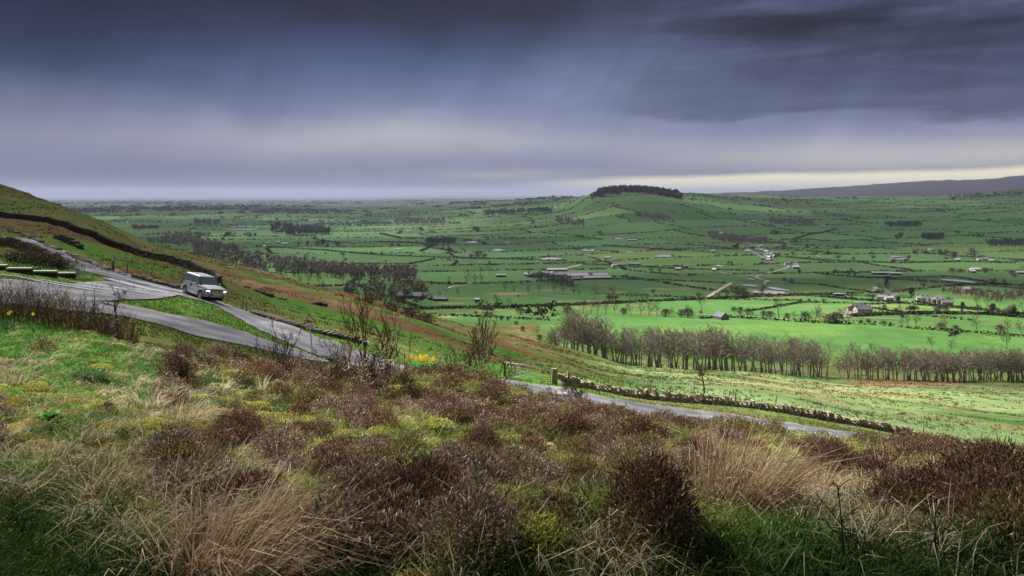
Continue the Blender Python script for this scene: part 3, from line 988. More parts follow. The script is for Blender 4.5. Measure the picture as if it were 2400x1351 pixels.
# --- dead straw grass, long and bent, mixed through the bank
straw = Acc()
P, px, row = scatter(9500, 1.8, 26)
zc = zone(px, row, 1.2)
for ch, pr, k in (('S', 1.0, 20), ('R', 1.0, 18), ('Y', 0.35, 10), ('M', 0.5, 9), ('g', 0.25, 10), ('G', 0.25, 8), ('H', 0.55, 9), ('B', 0.15, 8), ('D', 0.22, 9)):
    s = (zc == ch) & (rng.random(len(zc)) < pr)
    q = np.repeat(P[s], k, 0); n = len(q)
    if not n: continue
    lod = np.maximum(1, q[:, 1] / 9)
    hd_ = np.repeat(rng.normal(size=(s.sum(), 2)) * 0.75 + np.array([0.25, 0.0]), k, 0)
    q = q + np.concatenate([rng.normal(size=(n, 2)) * 0.05, np.zeros((n, 1))], 1)
    q[:, 2] = hz(q[:, 0], q[:, 1]) - 0.01
    D_ = rosette(n, 0.8, 0.75); D_[:, :2] += hd_
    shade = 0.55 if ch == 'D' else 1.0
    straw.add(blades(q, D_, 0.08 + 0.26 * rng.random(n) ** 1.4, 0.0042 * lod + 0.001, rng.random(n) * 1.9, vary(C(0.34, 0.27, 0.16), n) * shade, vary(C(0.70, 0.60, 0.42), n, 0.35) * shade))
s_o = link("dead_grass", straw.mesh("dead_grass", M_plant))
tag(s_o, "long bent straw coloured dead grass tangled over the bank", kind='stuff')


# --- mounds: a shell of short growth over a low dome
def dome_points(n, r, h):
    a = rng.random(n) * 2 * math.pi
    u = rng.random(n) ** 0.55
    x = np.cos(a) * u * r; y = np.sin(a) * u * r
    z = h * np.sqrt(np.clip(1 - u ** 2, 0, 1))
    N_ = unit(np.stack([x / r ** 2, y / r ** 2, z / h ** 2 * 0.5 + 0.25 / h], 1))
    return np.stack([x, y, z], 1), N_


def heather_cluster(r, h, n, lod=1.0, tone=0, c=None):
    """wiry upright sprigs filling a rounded bush; grey-brown stems, pinkish brown tips"""
    P0, N0 = dome_points(n, r, h)
    lump = 1 + 0.35 * (vnoise(P0[:, 0] * 9 / max(r, .2) * .35 + 7 * tone, P0[:, 1] * 9 / max(r, .2) * .35, 3) - 0.5)
    dep = 1 - 0.35 * rng.random(n) ** 2
    P_ = P0 * (dep * lump)[:, None]
    P_[:, 2] += h * 0.45 * (vnoise(P0[:, 0] * 14 + 31 * tone, P0[:, 1] * 14, 13) - 0.35)
    P_ += rng.normal(size=(n, 3)) * np.array([0.07, 0.07, 0.05]) * r
    D_ = unit(N0 * 0.7 + np.array([0.12, 0, 0.8]) + rng.normal(size=(n, 3)) * 0.6)
    if c is None:
        pal = [(C(0.07, 0.040, 0.028), C(0.29, 0.175, 0.125)), (C(0.055, 0.032, 0.022), C(0.20, 0.115, 0.075)), (C(0.06, 0.050, 0.024), C(0.30, 0.24, 0.10)), (C(0.08, 0.055, 0.044), C(0.52, 0.38, 0.31))]
        c = pal[tone % 4]
    a = blades(P_, D_, (0.018 + 0.036 * rng.random(n) ** 1.5) * (0.8 + 0.2 * lod), (0.0045 + 0.004 * rng.random(n)) * lod ** 0.8, rng.random(n) * 0.3, vary(c[0], n, 0.3), vary(c[1], n, 0.5, 0.12) * np.where(rng.random((n, 1)) < 0.13, 2.5, 0.85))  # scattered brighter tips put sun highlights into the heather colour
    m = max(6, n // 26)       # bare inner stems
    a2 = rng.random(m) * 6.283
    B_ = np.stack([np.cos(a2) * r * .25 * rng.random(m), np.sin(a2) * r * .25 * rng.random(m), np.zeros(m)], 1)
    T_, _ = dome_points(m, r, h)
    dl = T_ - B_
    b_ = blades(B_, dl, np.linalg.norm(dl, axis=1) * 1.05, 0.007 * lod, 0.0, vary(C(0.07, 0.05, 0.035), m), vary(C(0.16, 0.12, 0.09), m))
    return (np.concatenate([a[0], b_[0]]), np.concatenate([a[1], b_[1] + len(a[0])]), np.concatenate([a[2], b_[2]]))


def moss_cluster(r, h, n, c0, c1, lod=1.0):
    P_, N0 = dome_points(n, r, h)
    P_ *= (1 + 0.25 * (vnoise(P_[:, 0] * 8, P_[:, 1] * 8, 5) - 0.5))[:, None]
    return blades(P_ - N0 * 0.01, N0 + rng.normal(size=(n, 3)) * 0.55, 0.012 + 0.024 * rng.random(n), 0.006 * lod, rng.random(n) * 0.5, vary(c0, n, 0.2), vary(c1, n, 0.3))


def shift(vfc, p):
    return vfc[0] + np.asarray(p, float), vfc[1], vfc[2]


heather = Acc()
P, px, row = scatter(2900, 3.2, 27, -150, 2560, 0.25)
zc = zone(px, row, 1.5)
pick = ((zc == 'H') & (rng.random(len(zc)) < 0.64)) | ((zc == 'B') & (rng.random(len(zc)) < 0.55)) | ((zc == 'R') & (rng.random(len(zc)) < 0.30)) | ((zc == 'M') & (rng.random(len(zc)) < 0.05)) | ((zc == 'S') & (rng.random(len(zc)) < 0.05))
for p, z_, pp in zip(P[pick], zc[pick], px[pick]):
    d = p[1]
    lod = max(1.0, d / 7.5)
    r = (0.10 + 0.17 * rng.random()) * (1 + 0.03 * d)
    h = r * (0.75 + 0.35 * rng.random())
    n = int(2300 * (r / 0.3) ** 2 / lod ** 1.25)
    tone = int(vnoise(p[0] * 0.5, p[1] * 0.35, 77) * 5.9) % 4 if rng.random() < 0.5 else int(rng.integers(4))
    if pp > 1700: tone = [1, 1, 2, 0][tone]
    heather.add(shift(heather_cluster(r, h, n, lod, tone), p - [0, 0, 0.03]))
h_o = link("heather", heather.mesh("heather", M_plant))
tag(h_o, "continuous brown and purple winter heather covering the bank", kind='stuff')

moss = Acc()
P, px, row = scatter(5200, 2.4, 26, -150, 2560, 0.1)
zc = zone(px, row, 1.5)
pick = (zc == 'M') | ((zc == 'Y') & (rng.random(len(zc)) < 0.75)) | ((zc == 'B') & (rng.random(len(zc)) < 0.5)) | ((zc == 'S') & (rng.random(len(zc)) < 0.10)) | ((zc == 'D') & (rng.random(len(zc)) < 0.12)) | ((zc == 'H') & (rng.random(len(zc)) < 0.26))
for p, z_ in zip(P[pick], zc[pick]):
    lod = max(1.0, p[1] / 6.0)
    r = (0.06 + 0.12 * rng.random()) * (1 + 0.018 * p[1]); h = r * (0.18 + 0.3 * rng.random())
    n = int(1500 * (r / 0.25) ** 2 / lod ** 1.2)
    if z_ == 'Y' and rng.random() < 0.55:
        cc = (C(0.22, 0.155, 0.035), C(0.52, 0.38, 0.09))
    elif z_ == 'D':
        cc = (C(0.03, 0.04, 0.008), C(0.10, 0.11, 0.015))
    else:
        cc = (C(0.30, 0.31, 0.06), C(0.66, 0.66, 0.17)) if rng.random() < 0.7 else (C(0.28, 0.22, 0.05), C(0.64, 0.52, 0.16))
    moss.add(shift(moss_cluster(r, h, n, cc[0], cc[1], lod), p - [0, 0, 0.02]))
m_o = link("moss", moss.mesh("moss", M_plant))
tag(m_o, "yellow green moss cushions spread between the heather", kind='stuff')


# ------------------------------------------------------------------ individual foreground plants
def place(name, vfc, loc, mat, label, cat, group=None, smooth=False):
    a = Acc(); a.add(vfc)
    o = link(name, a.mesh(name, mat, smooth), loc=loc)
    return tag(o, label, cat, group)


BUSH = [(405, 1110, 0.30, 0.28, 3, "round grey-brown heather bush at the left above the dark hollow"),
        (560, 1015, 0.34, 0.26, 0, "low heather bush among pale straw near the yellow moss"),
        (1530, 1270, 0.22, 0.38, 1, "tall dark brown heather bush hanging beside the mossy stump"),
        (1500, 1045, 0.48, 0.36, 1, "big dark heather dome on the crest below the road"),
        (1340, 1030, 0.40, 0.34, 1, "dark heather bush on the crest in front of the gravelly verge"),
        (1060, 1130, 0.34, 0.28, 3, "grey heather bush between two yellow moss patches"),
        (900, 1230, 0.30, 0.22, 1, "dark heather clump above the green hollow at the bottom"),
        (1210, 1120, 0.34, 0.24, 3, "pale pinkish heather bush in the sunlit middle of the bank"),
        (1620, 985, 0.55, 0.36, 1, "small reddish heather bush standing against the grey road"),
        (2160, 1190, 0.30, 0.20, 0, "heather bush left of the arching bramble stem"),
        (2340, 1190, 0.40, 0.26, 1, "heather bush at the right edge below the ruined wall"),
        (770, 1090, 0.25, 0.20, 0, "little heather bush on the bright moss slope")]
for bpx, brow, r, h, tone, lab in BUSH:
    x, y, z = at(bpx, brow, 2.5, 24)
    if bpx == 1620: x, y, z = on(1640, 20)
    lod = max(1.0, y / 8)
    place("heather_bush", heather_cluster(r, h, int(6500 * (r / 0.35) ** 2 / lod), lod, tone), (x, y, z - 0.04), M_plant, lab, "heather bush", "heather bushes on the bank")


def tuft(n, L, spread, lean, c0, c1, wid=0.006, bend=0.6, root=0.12):
    a = rng.random(n) * 6.283; rr = np.sqrt(rng.random(n)) * root
    P_ = np.stack([np.cos(a) * rr, np.sin(a) * rr, np.full(n, -0.03)], 1)
    D_ = np.stack([np.cos(a) * spread * rng.random(n) + lean[0], np.sin(a) * spread * rng.random(n) + lean[1], np.ones(n)], 1) + rng.normal(size=(n, 3)) * 0.20
    return blades(P_, D_, L * (0.45 + 0.65 * rng.random(n)), wid, bend * rng.random(n) * 1.5, vary(c0, n), vary(c1, n, 0.3))


SC0, SC1 = C(0.34, 0.27, 0.15), C(0.74, 0.65, 0.48)
RC0, RC1 = C(0.26, 0.17, 0.09), C(0.68, 0.50, 0.34)
TUFTS = [(560, 1338, 0.75, 620, 0.55, (0.75, 0.15), RC0, RC1, 0.22, "large tuft of pale dead rushes leaning right at the bottom"),
         (470, 1330, 0.62, 420, 0.6, (0.7, 0.1), RC0, RC1, 0.20, "dead rush tuft at the foot of the large leaning one"),
         (400, 1200, 0.62, 150, 0.8, (0.75, 0.2), SC0, SC1, 0.10, "sparse white grass tuft with long bent stems over dark heather"),
         (600, 1180, 0.40, 130, 0.8, (0.4, 0.1), SC0, SC1, 0.10, "short pale grass tuft between heather and moss"),
         (1720, 1185, 0.85, 760, 0.42, (0.32, 0.05), RC0, RC1, 0.22, "tall reddish straw tussock in the right middle of the bank"),
         (1800, 1190, 0.75, 620, 0.5, (0.38, 0.05), RC0, RC1, 0.20, "straw tussock just right of the tallest one"),
         (1640, 1170, 0.55, 240, 0.7, (0.1, 0), SC0, SC1, 0.16, "thin straw tussock on the left flank of the tall one"),
         (1925, 1160, 0.55, 360, 0.6, (0.45, 0), RC0, RC1, 0.18, "drooping brown grass tussock behind the dark sapling"),
         (2090, 1130, 0.50, 300, 0.6, (0.35, 0), RC0, RC1, 0.18, "brown grass tussock in front of the long wall"),
         (2200, 1120, 0.50, 260, 0.6, (0.3, 0), RC0, SC1, 0.18, "yellowish grass tussock near the right end of the bank"),
         (1420, 1190, 0.30, 420, 1.0, (0, 0), C(0.04, 0.06, 0.02), C(0.22, 0.24, 0.10), 0.20, "green and straw grass cushion hanging over the stump"),
         (1440, 1300, 0.34, 200, 0.5, (0.1, -0.5), SC0, SC1 * 0.6, 0.14, "drooping pale grass below the mossy stump"),
         (530, 915, 0.55, 170, 0.9, (0.8, 0), SC0, SC1, 0.16, "pale straw tuft left of the dark heather near the yellow moss"),
         (620, 920, 0.65, 120, 0.7, (0.75, 0), SC0, SC1, 0.14, "bright straw stems fanning right over yellow moss"),
         (350, 950, 0.55, 260, 0.9, (0.2, 0), SC0, SC1, 0.30, "matted pale grass hummock in the left middle"),
         (240, 990, 0.38, 260, 0.6, (0.2, 0), C(0.02, 0.05, 0.015), C(0.08, 0.19, 0.06), 0.14, "dark green grass tuft beside the orange moss"),
         (205, 885, 0.42, 300, 0.7, (0.3, 0), C(0.02, 0.06, 0.02), C(0.10, 0.22, 0.07), 0.22, "blue-green grass tuft on the left lawn"),
         (40, 900, 0.60, 260, 0.7, (0.3, 0), SC0, C(0.30, 0.33, 0.17), 0.25, "pale grass tuft at the left edge"),
         (2110, 1265, 0.22, 420, 0.5, (0.3, 0), SC0, SC1 * 0.7, 0.20, "small feathery pale grass patch in the dark right hollow"),
         (1140, 1170, 0.34, 70, 0.5, (0.25, 0), SC0, SC1, 0.05, "single wisp of tall pale stems in the middle"),
         (880, 1300, 0.45, 60, 0.9, (0.9, 0), SC0, SC1 * 0.8, 0.12, "few long separate stems at the bottom centre left"),
         (330, 905, 0.45, 200, 0.9, (0.5, 0), SC0, SC1, 0.22, "pale straw clump on the near edge of the left lawn"),
         (430, 985, 0.50, 220, 0.9, (0.6, 0), SC0, SC1, 0.22, "bright matted straw clump above the grey-brown heather bush"),
         (560, 1085, 0.45, 150, 1.0, (0.7, 0.1), SC0, SC1, 0.14, "loose bleached grass clump right of the grey-brown heather bush"),
         (500, 1240, 0.62, 110, 0.9, (0.9, 0.2), SC0, SC1, 0.12, "bleached bent stems arching above the leaning rushes"),
         (640, 1130, 0.30, 130, 0.9, (0.4, 0), C(0.08, 0.10, 0.03), C(0.50, 0.56, 0.22), 0.14, "yellow-green grass tuft on the bright moss slope"),
         (850, 1120, 0.24, 150, 0.9, (0.2, 0), C(0.06, 0.10, 0.03), C(0.30, 0.48, 0.16), 0.12, "fresh green grass tuft in the moss below the middle heather"),
         (1130, 1075, 0.24, 160, 0.9, (0.2, 0), C(0.06, 0.10, 0.03), C(0.36, 0.52, 0.20), 0.14, "fresh green grass tuft right of the yellow moss"),
         (1010, 1310, 0.34, 140, 0.8, (0.2, -0.3), SC0, SC1 * 0.8, 0.12, "fallen straw tuft at the bottom centre"),
         (250, 1160, 0.42, 200, 0.9, (0.6, 0), SC0, SC1 * 0.8, 0.16, "loose straw tuft in the shaded left bottom")]
for tpx, trow, L, n, spread, lean, c0, c1, root, lab in TUFTS:
    x, y, z = at(tpx, trow, 2.2, 26)
    place("grass_tussock", tuft(int(n * 0.65), L * 0.8, spread * 1.6, lean, c0, c1, 0.0056 * max(1, y / 7), 0.9, root * 0.9), (x, y, z), M_plant, lab, "grass tussock", "grass tussocks on the bank")


# broad leaved rosettes
def leafy(n, L, wid, c0, c1):
    a = np.arange(n) * 2.399 + rng.normal(size=n) * 0.2
    el_ = 0.25 + 0.9 * (np.arange(n) / n)
    D_ = np.stack([np.cos(a) * np.cos(el_), np.sin(a) * np.cos(el_), np.sin(el_)], 1)
    V_, F_, C_ = [], [], []
    k = 0
    for i in range(n):
        d_ = D_[i]; s_ = np.cross(d_, [0, 0, 1]); s_ /= np.linalg.norm(s_) + 1e-6
        u_ = np.cross(s_, d_)
        l_ = L * (0.75 + 0.4 * rng.random())
        for j, (t_, w_) in enumerate(((0, .15), (.3, .7), (.6, 1.0), (.85, .6), (1.0, .05))):
            c_ = d_ * l_ * t_ - np.array([0, 0, 1]) * l_ * t_ ** 2 * 0.35
            V_ += [c_ - s_ * wid * w_ / 2 + u_ * 0.006, c_, c_ + s_ * wid * w_ / 2 + u_ * 0.006]
            cc = c0 * (1 - t_) + c1 * t_
            C_ += [cc, cc * 0.8, cc]
            if j:
                b0 = k + (j - 1) * 3
                F_ += [[b0, b0 + 1, b0 + 4, b0 + 3], [b0 + 1, b0 + 2, b0 + 5, b0 + 4]]
        k += 15
    return np.array(V_), np.array(F_), np.array(C_)


for lpx, lrow, n, L, lab in [(118, 985, 22, 0.20, "leafy bright green rosette plant under the orange moss at left"),
                             (1455, 1200, 9, 0.10, "small bright green leaves beside the dark hanging heather"),
                             (1645, 1200, 8, 0.08, "small green leafed plant right of the dark hanging heather"),
                             (2040, 1185, 10, 0.09, "tiny vivid green plant near the dark sapling"),
                             (515, 1110, 10, 0.07, "low green leafed plant among pale stems at left")]:
    x, y, z = at(lpx, lrow, 2.2, 26)
    o = link("leafy_plant", None)
    bpy.data.objects.remove(o)
    V_, F_, C_ = leafy(n, L, L * 0.30, C(0.05, 0.13, 0.02), C(0.11, 0.30, 0.05))
    o = link("leafy_plant", mesh_np("leafy_plant", V_, F_, M_plant, C_, True), loc=(x, y, z + 0.02))
    tag(o, lab, "leafy plant")


# ------------------------------------------------------------------ woody growth
def seg_mesh(S, k=4):
    """S: rows of x0 y0 z0 r0 x1 y1 z1 r1 + colour; every row a tapered prism"""
    S = np.asarray(S, float)
    n = len(S)
    p0, r0, p1, r1, cc = S[:, 0:3], S[:, 3], S[:, 4:7], S[:, 7], S[:, 8:11]
    d = unit(p1 - p0)
    a = np.where(np.abs(d[:, 2:3]) > 0.9, np.array([[1.0, 0, 0]]), np.array([[0, 0, 1.0]]))
    s = unit(np.cross(d, a)); t = np.cross(d, s)
    V = np.empty((n, 2 * k, 3))
    for i in range(k):
        an = 2 * math.pi * i / k
        off = s * math.cos(an) + t * math.sin(an)
        V[:, i] = p0 + off * r0[:, None]
        V[:, k + i] = p1 + off * r1[:, None]
    F0 = np.array([[i, (i + 1) % k, k + (i + 1) % k, k + i] for i in range(k)])
    Fc = (np.arange(n)[:, None, None] * 2 * k + F0[None]).reshape(-1, 4)
    return V.reshape(-1, 3), Fc, np.repeat(cc, 2 * k, 0)


def grow(rs, start, dirn, length, rad, level, maxlevel, spec, out, col_fn):
    """one limb as bent segments, carrying shorter limbs"""
    nseg = spec['nseg'][min(level, len(spec['nseg']) - 1)]
    p = np.array(start, float); d = np.array(dirn, float); d /= np.linalg.norm(d)
    pts = [p.copy()]
    for i in range(nseg):
        d = d + rs.normal(size=3) * spec['wob'][min(level, len(spec['wob']) - 1)] + np.array([0, 0, spec['up'][min(level, len(spec['up']) - 1)]])
        d /= np.linalg.norm(d)
        p = p + d * length / nseg
        pts.append(p.copy())
    rmin = spec.get('rmin', 0.003)
    for i in range(nseg):
        ra = max(rad * (1 - 0.75 * i / nseg), rmin); rb = max(rad * (1 - 0.75 * (i + 1) / nseg), rmin * 0.8)
        out.append((level, [*pts[i], ra, *pts[i + 1], rb, *col_fn(level)]))
    if level < maxlevel:
        nch = spec['nch'][level]
        for j in range(nch):
            t = spec['t0'][level] + (1 - spec['t0'][level]) * (j + rs.random()) / nch
            q = t * nseg; qi = min(int(q), nseg - 1); fr = q - qi
            b0 = pts[qi] * (1 - fr) + pts[qi + 1] * fr
            ax = pts[qi + 1] - pts[qi]; ax /= np.linalg.norm(ax)
            an = j * 2.4 + rs.random() * 1.2
            s = np.cross(ax, [0.3, 0.2, 1.0] if abs(ax[2]) < 0.9 else [1.0, 0.1, 0]); s /= np.linalg.norm(s)
            t2 = np.cross(ax, s)
            sp = spec['ang'][level] * (0.75 + 0.5 * rs.random())
            nd_ = ax * math.cos(sp) + (s * math.cos(an) + t2 * math.sin(an)) * math.sin(sp)
            ln = length * spec['len'][level] * (0.65 + 0.6 * rs.random()) * (1.0 - spec.get('tipshort', 0.45) * t)
            grow(rs, b0, nd_, ln, max(rad * (1 - 0.7 * t) * spec.get('rr', 0.5), rmin), level + 1, maxlevel, spec, out, col_fn)


def woody(name, seed, height, rad, maxlevel, spec, col, loc, label, cat, group=None, dirn=(0, 0, 1), split=1, rz=0.0, stems=1, stemspread=0.3, keepmesh=None):
    """plant > trunk, crown (or stems only)"""
    rs = np.random.default_rng(seed)
    out = []
    cf = lambda lv: np.clip(np.array(col[min(lv, len(col) - 1)]) * (1 + rs.normal() * 0.15), 0.005, 1)
    for s_ in range(stems):
        dd = np.array(dirn, float)
        if stems > 1:
            an = s_ * 2.4; dd = dd + np.array([math.cos(an), math.sin(an), 0]) * stemspread * (0.4 + 0.8 * rs.random())
        grow(rs, (0, 0, -0.15) if stems == 1 else (rs.normal() * 0.06, rs.normal() * 0.06, -0.08), dd, height * (1 if stems == 1 else 0.65 + 0.5 * rs.random()), rad, 0, maxlevel, spec, out, cf)
    thick = [s for lv, s in out if lv < split]; thin = [s for lv, s in out if lv >= split]
    root = empty(name, loc, rz)
    tag(root, label, cat, group)
    Vv, Ff, Cc = seg_mesh(thick, 6)
    link("trunk", mesh_np("trunk", Vv, Ff, M_twig, Cc, True), root)
    if thin:
        Vv, Ff, Cc = seg_mesh(thin, 3)
        link("crown", mesh_np("crown", Vv, Ff, M_twig, Cc, False), root)
    return root


BRN = [C(0.06, 0.045, 0.035), C(0.075, 0.055, 0.04), C(0.10, 0.07, 0.05), C(0.12, 0.08, 0.06)]
RED = [C(0.10, 0.06, 0.04), C(0.12, 0.07, 0.045), C(0.14, 0.08, 0.055)]
PALE = [C(0.22, 0.20, 0.15), C(0.26, 0.22, 0.17), C(0.24, 0.19, 0.14)]
HAW = dict(nseg=[5, 4, 3, 2], wob=[0.22, 0.28, 0.3, 0.3], up=[0.05, 0.05, 0.0, 0.0], nch=[8, 7, 6, 5], t0=[0.2, 0.2, 0.15, 0.1], ang=[0.9, 0.9, 0.9, 0.9], len=[0.55, 0.5, 0.45, 0.4], rmin=0.0085, tipshort=0.3)
SAP = dict(nseg=[6, 4, 3], wob=[0.06, 0.12, 0.2], up=[0.08, 0.14, 0.05], nch=[7, 5, 4], t0=[0.3, 0.2, 0.2], ang=[0.55, 0.6, 0.7], len=[0.55, 0.45, 0.4], rmin=0.006)
LAX = dict(nseg=[6, 4, 3], wob=[0.16, 0.2, 0.25], up=[0.0, 0.06, 0.0], nch=[6, 5, 4], t0=[0.25, 0.2, 0.2], ang=[0.6, 0.8, 0.8], len=[0.5, 0.45, 0.4], rmin=0.006)


def root_at(px, row, dmin, dmax):
    return at(px, row, dmin, dmax)


x, y, z = on(278, 27)
woody("hawthorn_bush", 11, 1.75, 0.06, 3, HAW, BRN, (x, y, z), "dark tangled bare hawthorn standing in front of the road junction", "hawthorn", dirn=(-0.15, 0, 1))
x, y, z = on(216, 31)
woody("bare_sapling", 12, 1.9, 0.03, 2, dict(SAP, nch=[5, 3, 3], t0=[0.45, .3, .3]), [C(0.12, 0.10, 0.06), C(0.11, 0.07, 0.05), C(0.11, 0.07, 0.05)], (x, y, z), "slim forked bare sapling behind the dark hawthorn", "sapling")
x, y, z = at(395, 880, 10, 24)
woody("bare_shrub", 13, 0.85, 0.018, 3, dict(HAW, rmin=0.0045), [C(0.12, 0.09, 0.07), C(0.11, 0.07, 0.05), C(0.12, 0.07, 0.05), C(0.12, 0.07, 0.05)], (x, y, z), "small wide bare shrub with bent twigs against the lower road", "shrub", dirn=(0.1, 0, 1), stems=2, stemspread=0.5)
x, y, z = on(655, 21)
woody("bare_shrub", 14, 1.15, 0.016, 2, dict(SAP, rmin=0.005), BRN, (x, y, z), "cluster of upright bare stems left of the warning sign", "shrub", stems=7, stemspread=0.35)
x, y, z = on(775, 19)
woody("bare_shrub", 15, 1.0, 0.014, 2, dict(LAX, rmin=0.005), BRN, (x, y, z), "leaning bare twigs just right of the sign pole", "shrub", dirn=(0.25, 0, 1), stems=5, stemspread=0.45)
x, y, z = on(858, 18)
woody("bare_sapling", 16, 1.95, 0.018, 2, dict(SAP, rmin=0.0065), RED, (x, y, z), "tallest reddish twiggy sapling clump right of the sign", "sapling", stems=5, stemspread=0.22)
x, y, z = on(905, 17.5)
woody("bare_sapling", 17, 1.75, 0.015, 2, dict(SAP, rmin=0.006), RED, (x, y, z), "second reddish sapling clump beside the tallest one", "sapling", stems=4, stemspread=0.3)
x, y, z = on(810, 16)
woody("bare_shrub", 18, 1.25, 0.014, 2, dict(LAX, rmin=0.0075), PALE, (x, y, z), "pale grey dead branching shrub in front of the reddish saplings", "shrub", stems=5, stemspread=0.6)
x, y, z = on(770, 17)
woody("bare_shrub", 118, 0.9, 0.012, 2, dict(LAX, rmin=0.0045), BRN, (x, y, z), "low brown twigs between the sign and the reddish saplings", "shrub", stems=6, stemspread=0.7)
x, y, z = on(1125, 23)
woody("bare_sapling", 19, 2.1, 0.018, 2, dict(SAP, nch=[8, 5, 4], rmin=0.0075), [C(0.14, 0.12, 0.10), C(0.12, 0.09, 0.07), C(0.11, 0.08, 0.06)], (x, y, z), "grey barked bare sapling clump left of the field gate", "sapling", stems=6, stemspread=0.38)
x, y, z = on(1085, 24)
woody("bare_shrub", 20, 1.2, 0.012, 2, dict(SAP, rmin=0.0055), RED, (x, y, z), "low reddish shrub right of the daffodils", "shrub", stems=6, stemspread=0.5)
MORE = [(672, 20.5, 0.8, LAX, RED, 5, "reddish twigs left of the warning sign, right behind the heather"),
        (838, 17.2, 1.25, LAX, PALE, 5, "pale crooked branches at the foot of the tallest sapling clump"), (880, 16.5, 0.95, LAX, BRN, 6, "low brown tangle between the two reddish sapling clumps"),
        (935, 18.5, 0.85, LAX, PALE, 5, "pale low twigs left of the daffodils"), (620, 21.5, 0.8, LAX, BRN, 5, "low brown twigs on the crest above the lower road"),
        (1040, 23.5, 0.8, LAX, PALE, 6, "pale dead twigs just right of the daffodils"), (1165, 22.5, 1.15, LAX, BRN, 6, "brown leaning twigs right of the grey barked clump"), (1100, 21, 0.8, LAX, PALE, 5, "low pale twigs in front of the grey barked clump"),
        (560, 22, 0.6, LAX, RED, 5, "short reddish twigs left on the crest of the bank"), (470, 20, 0.55, HAW, BRN, 3, "little bent brown shrub in front of the lower road")]
for k_, (qpx, qd, qh, qs, qc, qn, qlab) in enumerate(MORE):
    x, y, z = on(qpx, qd)
    woody("bare_shrub", 300 + k_, qh * 1.25, 0.013, 2, dict(qs, rmin=0.0062), qc, (x, y, z), qlab, "shrub", stems=qn, stemspread=0.6)
x, y, z = on(1347, 51.2)
woody("bare_shrub", 21, 1.35, 0.03, 3, dict(HAW, nch=[7, 6, 5, 4], rmin=0.011), BRN, (x, y, z), "rounded bare bush at the road edge right of the gate", "shrub", stems=6, stemspread=0.65)
x, y, z = on(1651, 82)
woody("bare_tree", 22, 2.4, 0.10, 3, dict(nseg=[3, 4, 3, 2], wob=[0.05, 0.14, 0.2, 0.2], up=[0.0, 0.22, 0.12, 0.1], nch=[8, 6, 5, 4], t0=[0.45, 0.2, 0.2, 0.1], ang=[0.7, 0.6, 0.6, 0.6], len=[0.75, 0.5, 0.5, 0.5], rmin=0.016), BRN, (x, y, z), "lone small bare tree in the pale pasture beyond the wall", "tree")
x, y, z = at(1985, 1345, 2.4, 5)
woody("bare_sapling", 23, 0.50, 0.007, 2, dict(SAP, nch=[7, 4, 3], t0=[0.15, .2, .2], rmin=0.0018, ang=[1.0, .7, .7], len=[0.28, .4, .4], up=[0.03, 0.05, 0.02]), [C(0.03, 0.024, 0.02)] * 3, (x, y, z), "thin dark upright sapling at the bottom right", "sapling")
x, y, z = at(2170, 1345, 2.4, 5)
woody("bramble_stem", 24, 0.62, 0.006, 1, dict(nseg=[9, 3], wob=[0.04, 0.2], up=[0.02, 0.0], nch=[6, 3], t0=[0.2, .2], ang=[0.8, .7], len=[0.10, .4], rmin=0.002), [C(0.035, 0.027, 0.022)] * 2, (x, y, z), "long dark stem sloping down to the right bottom edge", "bramble", dirn=(-0.75, 0.25, 0.62))
x, y, z = at(2225, 1335, 2.4, 5)
woody("bramble_stem", 25, 0.40, 0.007, 2, dict(SAP, rmin=0.0018), [C(0.03, 0.024, 0.02)] * 3, (x, y, z), "short dark forked twig left of the bottom right corner", "bramble", dirn=(-0.3, 0, 1))


def arch_stem(p0, p1, rise, rad, colr_, name, label, cat):
    p0 = np.array(p0); p1 = np.array(p1)
    t = np.linspace(0, 1, 15)[:, None]
    pts = p0 * (1 - t) + p1 * t + np.array([0, 0, 1]) * rise * np.sin(t * math.pi) + rng.normal(size=(15, 3)) * 0.006
    S = [[*pts[i], rad * (1 - 0.5 * i / 15), *pts[i + 1], rad * (1 - 0.5 * (i + 1) / 15), *colr_] for i in range(14)]
    V_, F_, C_ = seg_mesh(S, 5)
    V_ = V_ - p0
    o = link(name, mesh_np(name, V_, F_, M_twig, C_, True), loc=tuple(p0))
    tag(o, label, cat)


arch_stem(at(1930, 1180, 4, 9), at(2140, 1215, 4, 9), 0.22, 0.006, C(0.20, 0.15, 0.10), "bramble_stem", "pale arching bramble stem right of the dark sapling", "bramble")
arch_stem(at(2130, 1185, 4, 9), at(2320, 1200, 4, 9), 0.14, 0.006, C(0.18, 0.14, 0.09), "bramble_stem", "brown arching bramble stem near the right edge", "bramble")
arch_stem(at(2060, 1190, 4, 9), at(2150, 1265, 4, 9), 0.12, 0.006, C(0.24, 0.18, 0.12), "bramble_stem", "short bent bramble stem between the two arching ones", "bramble")
x, y, z = at(1330, 1185, 3.5, 8)
arch_stem((x, y - 0.1, z + 0.12), at(1400, 1262, 3.5, 8), 0.01, 0.009, C(0.22, 0.12, 0.08), "broken_stick", "reddish broken stick leaning on the mossy mound at the bottom", "stick")
for k_, (spx, srow) in enumerate([(1325, 1300), (1345, 1310), (1378, 1300)]):
    x, y, z = at(spx, srow, 2.6, 6)
    arch_stem((x, y, z), (x - 0.02 - 0.02 * k_, y + 0.03, z + 0.30 - 0.04 * k_), 0.0, 0.004, C(0.19, 0.11, 0.06), "dead_stalk", ["upright rusty dead stalk, left one below the stick", "upright rusty dead stalk, middle one below the stick", "upright rusty dead stalk, right one below the stick"][k_], "stalk", )
arch_stem(at(135, 1000, 4, 12), at(390, 1005, 4, 12), 0.03, 0.006, C(0.14, 0.09, 0.06), "fallen_twig", "long thin twig lying across the grass at left", "twig")

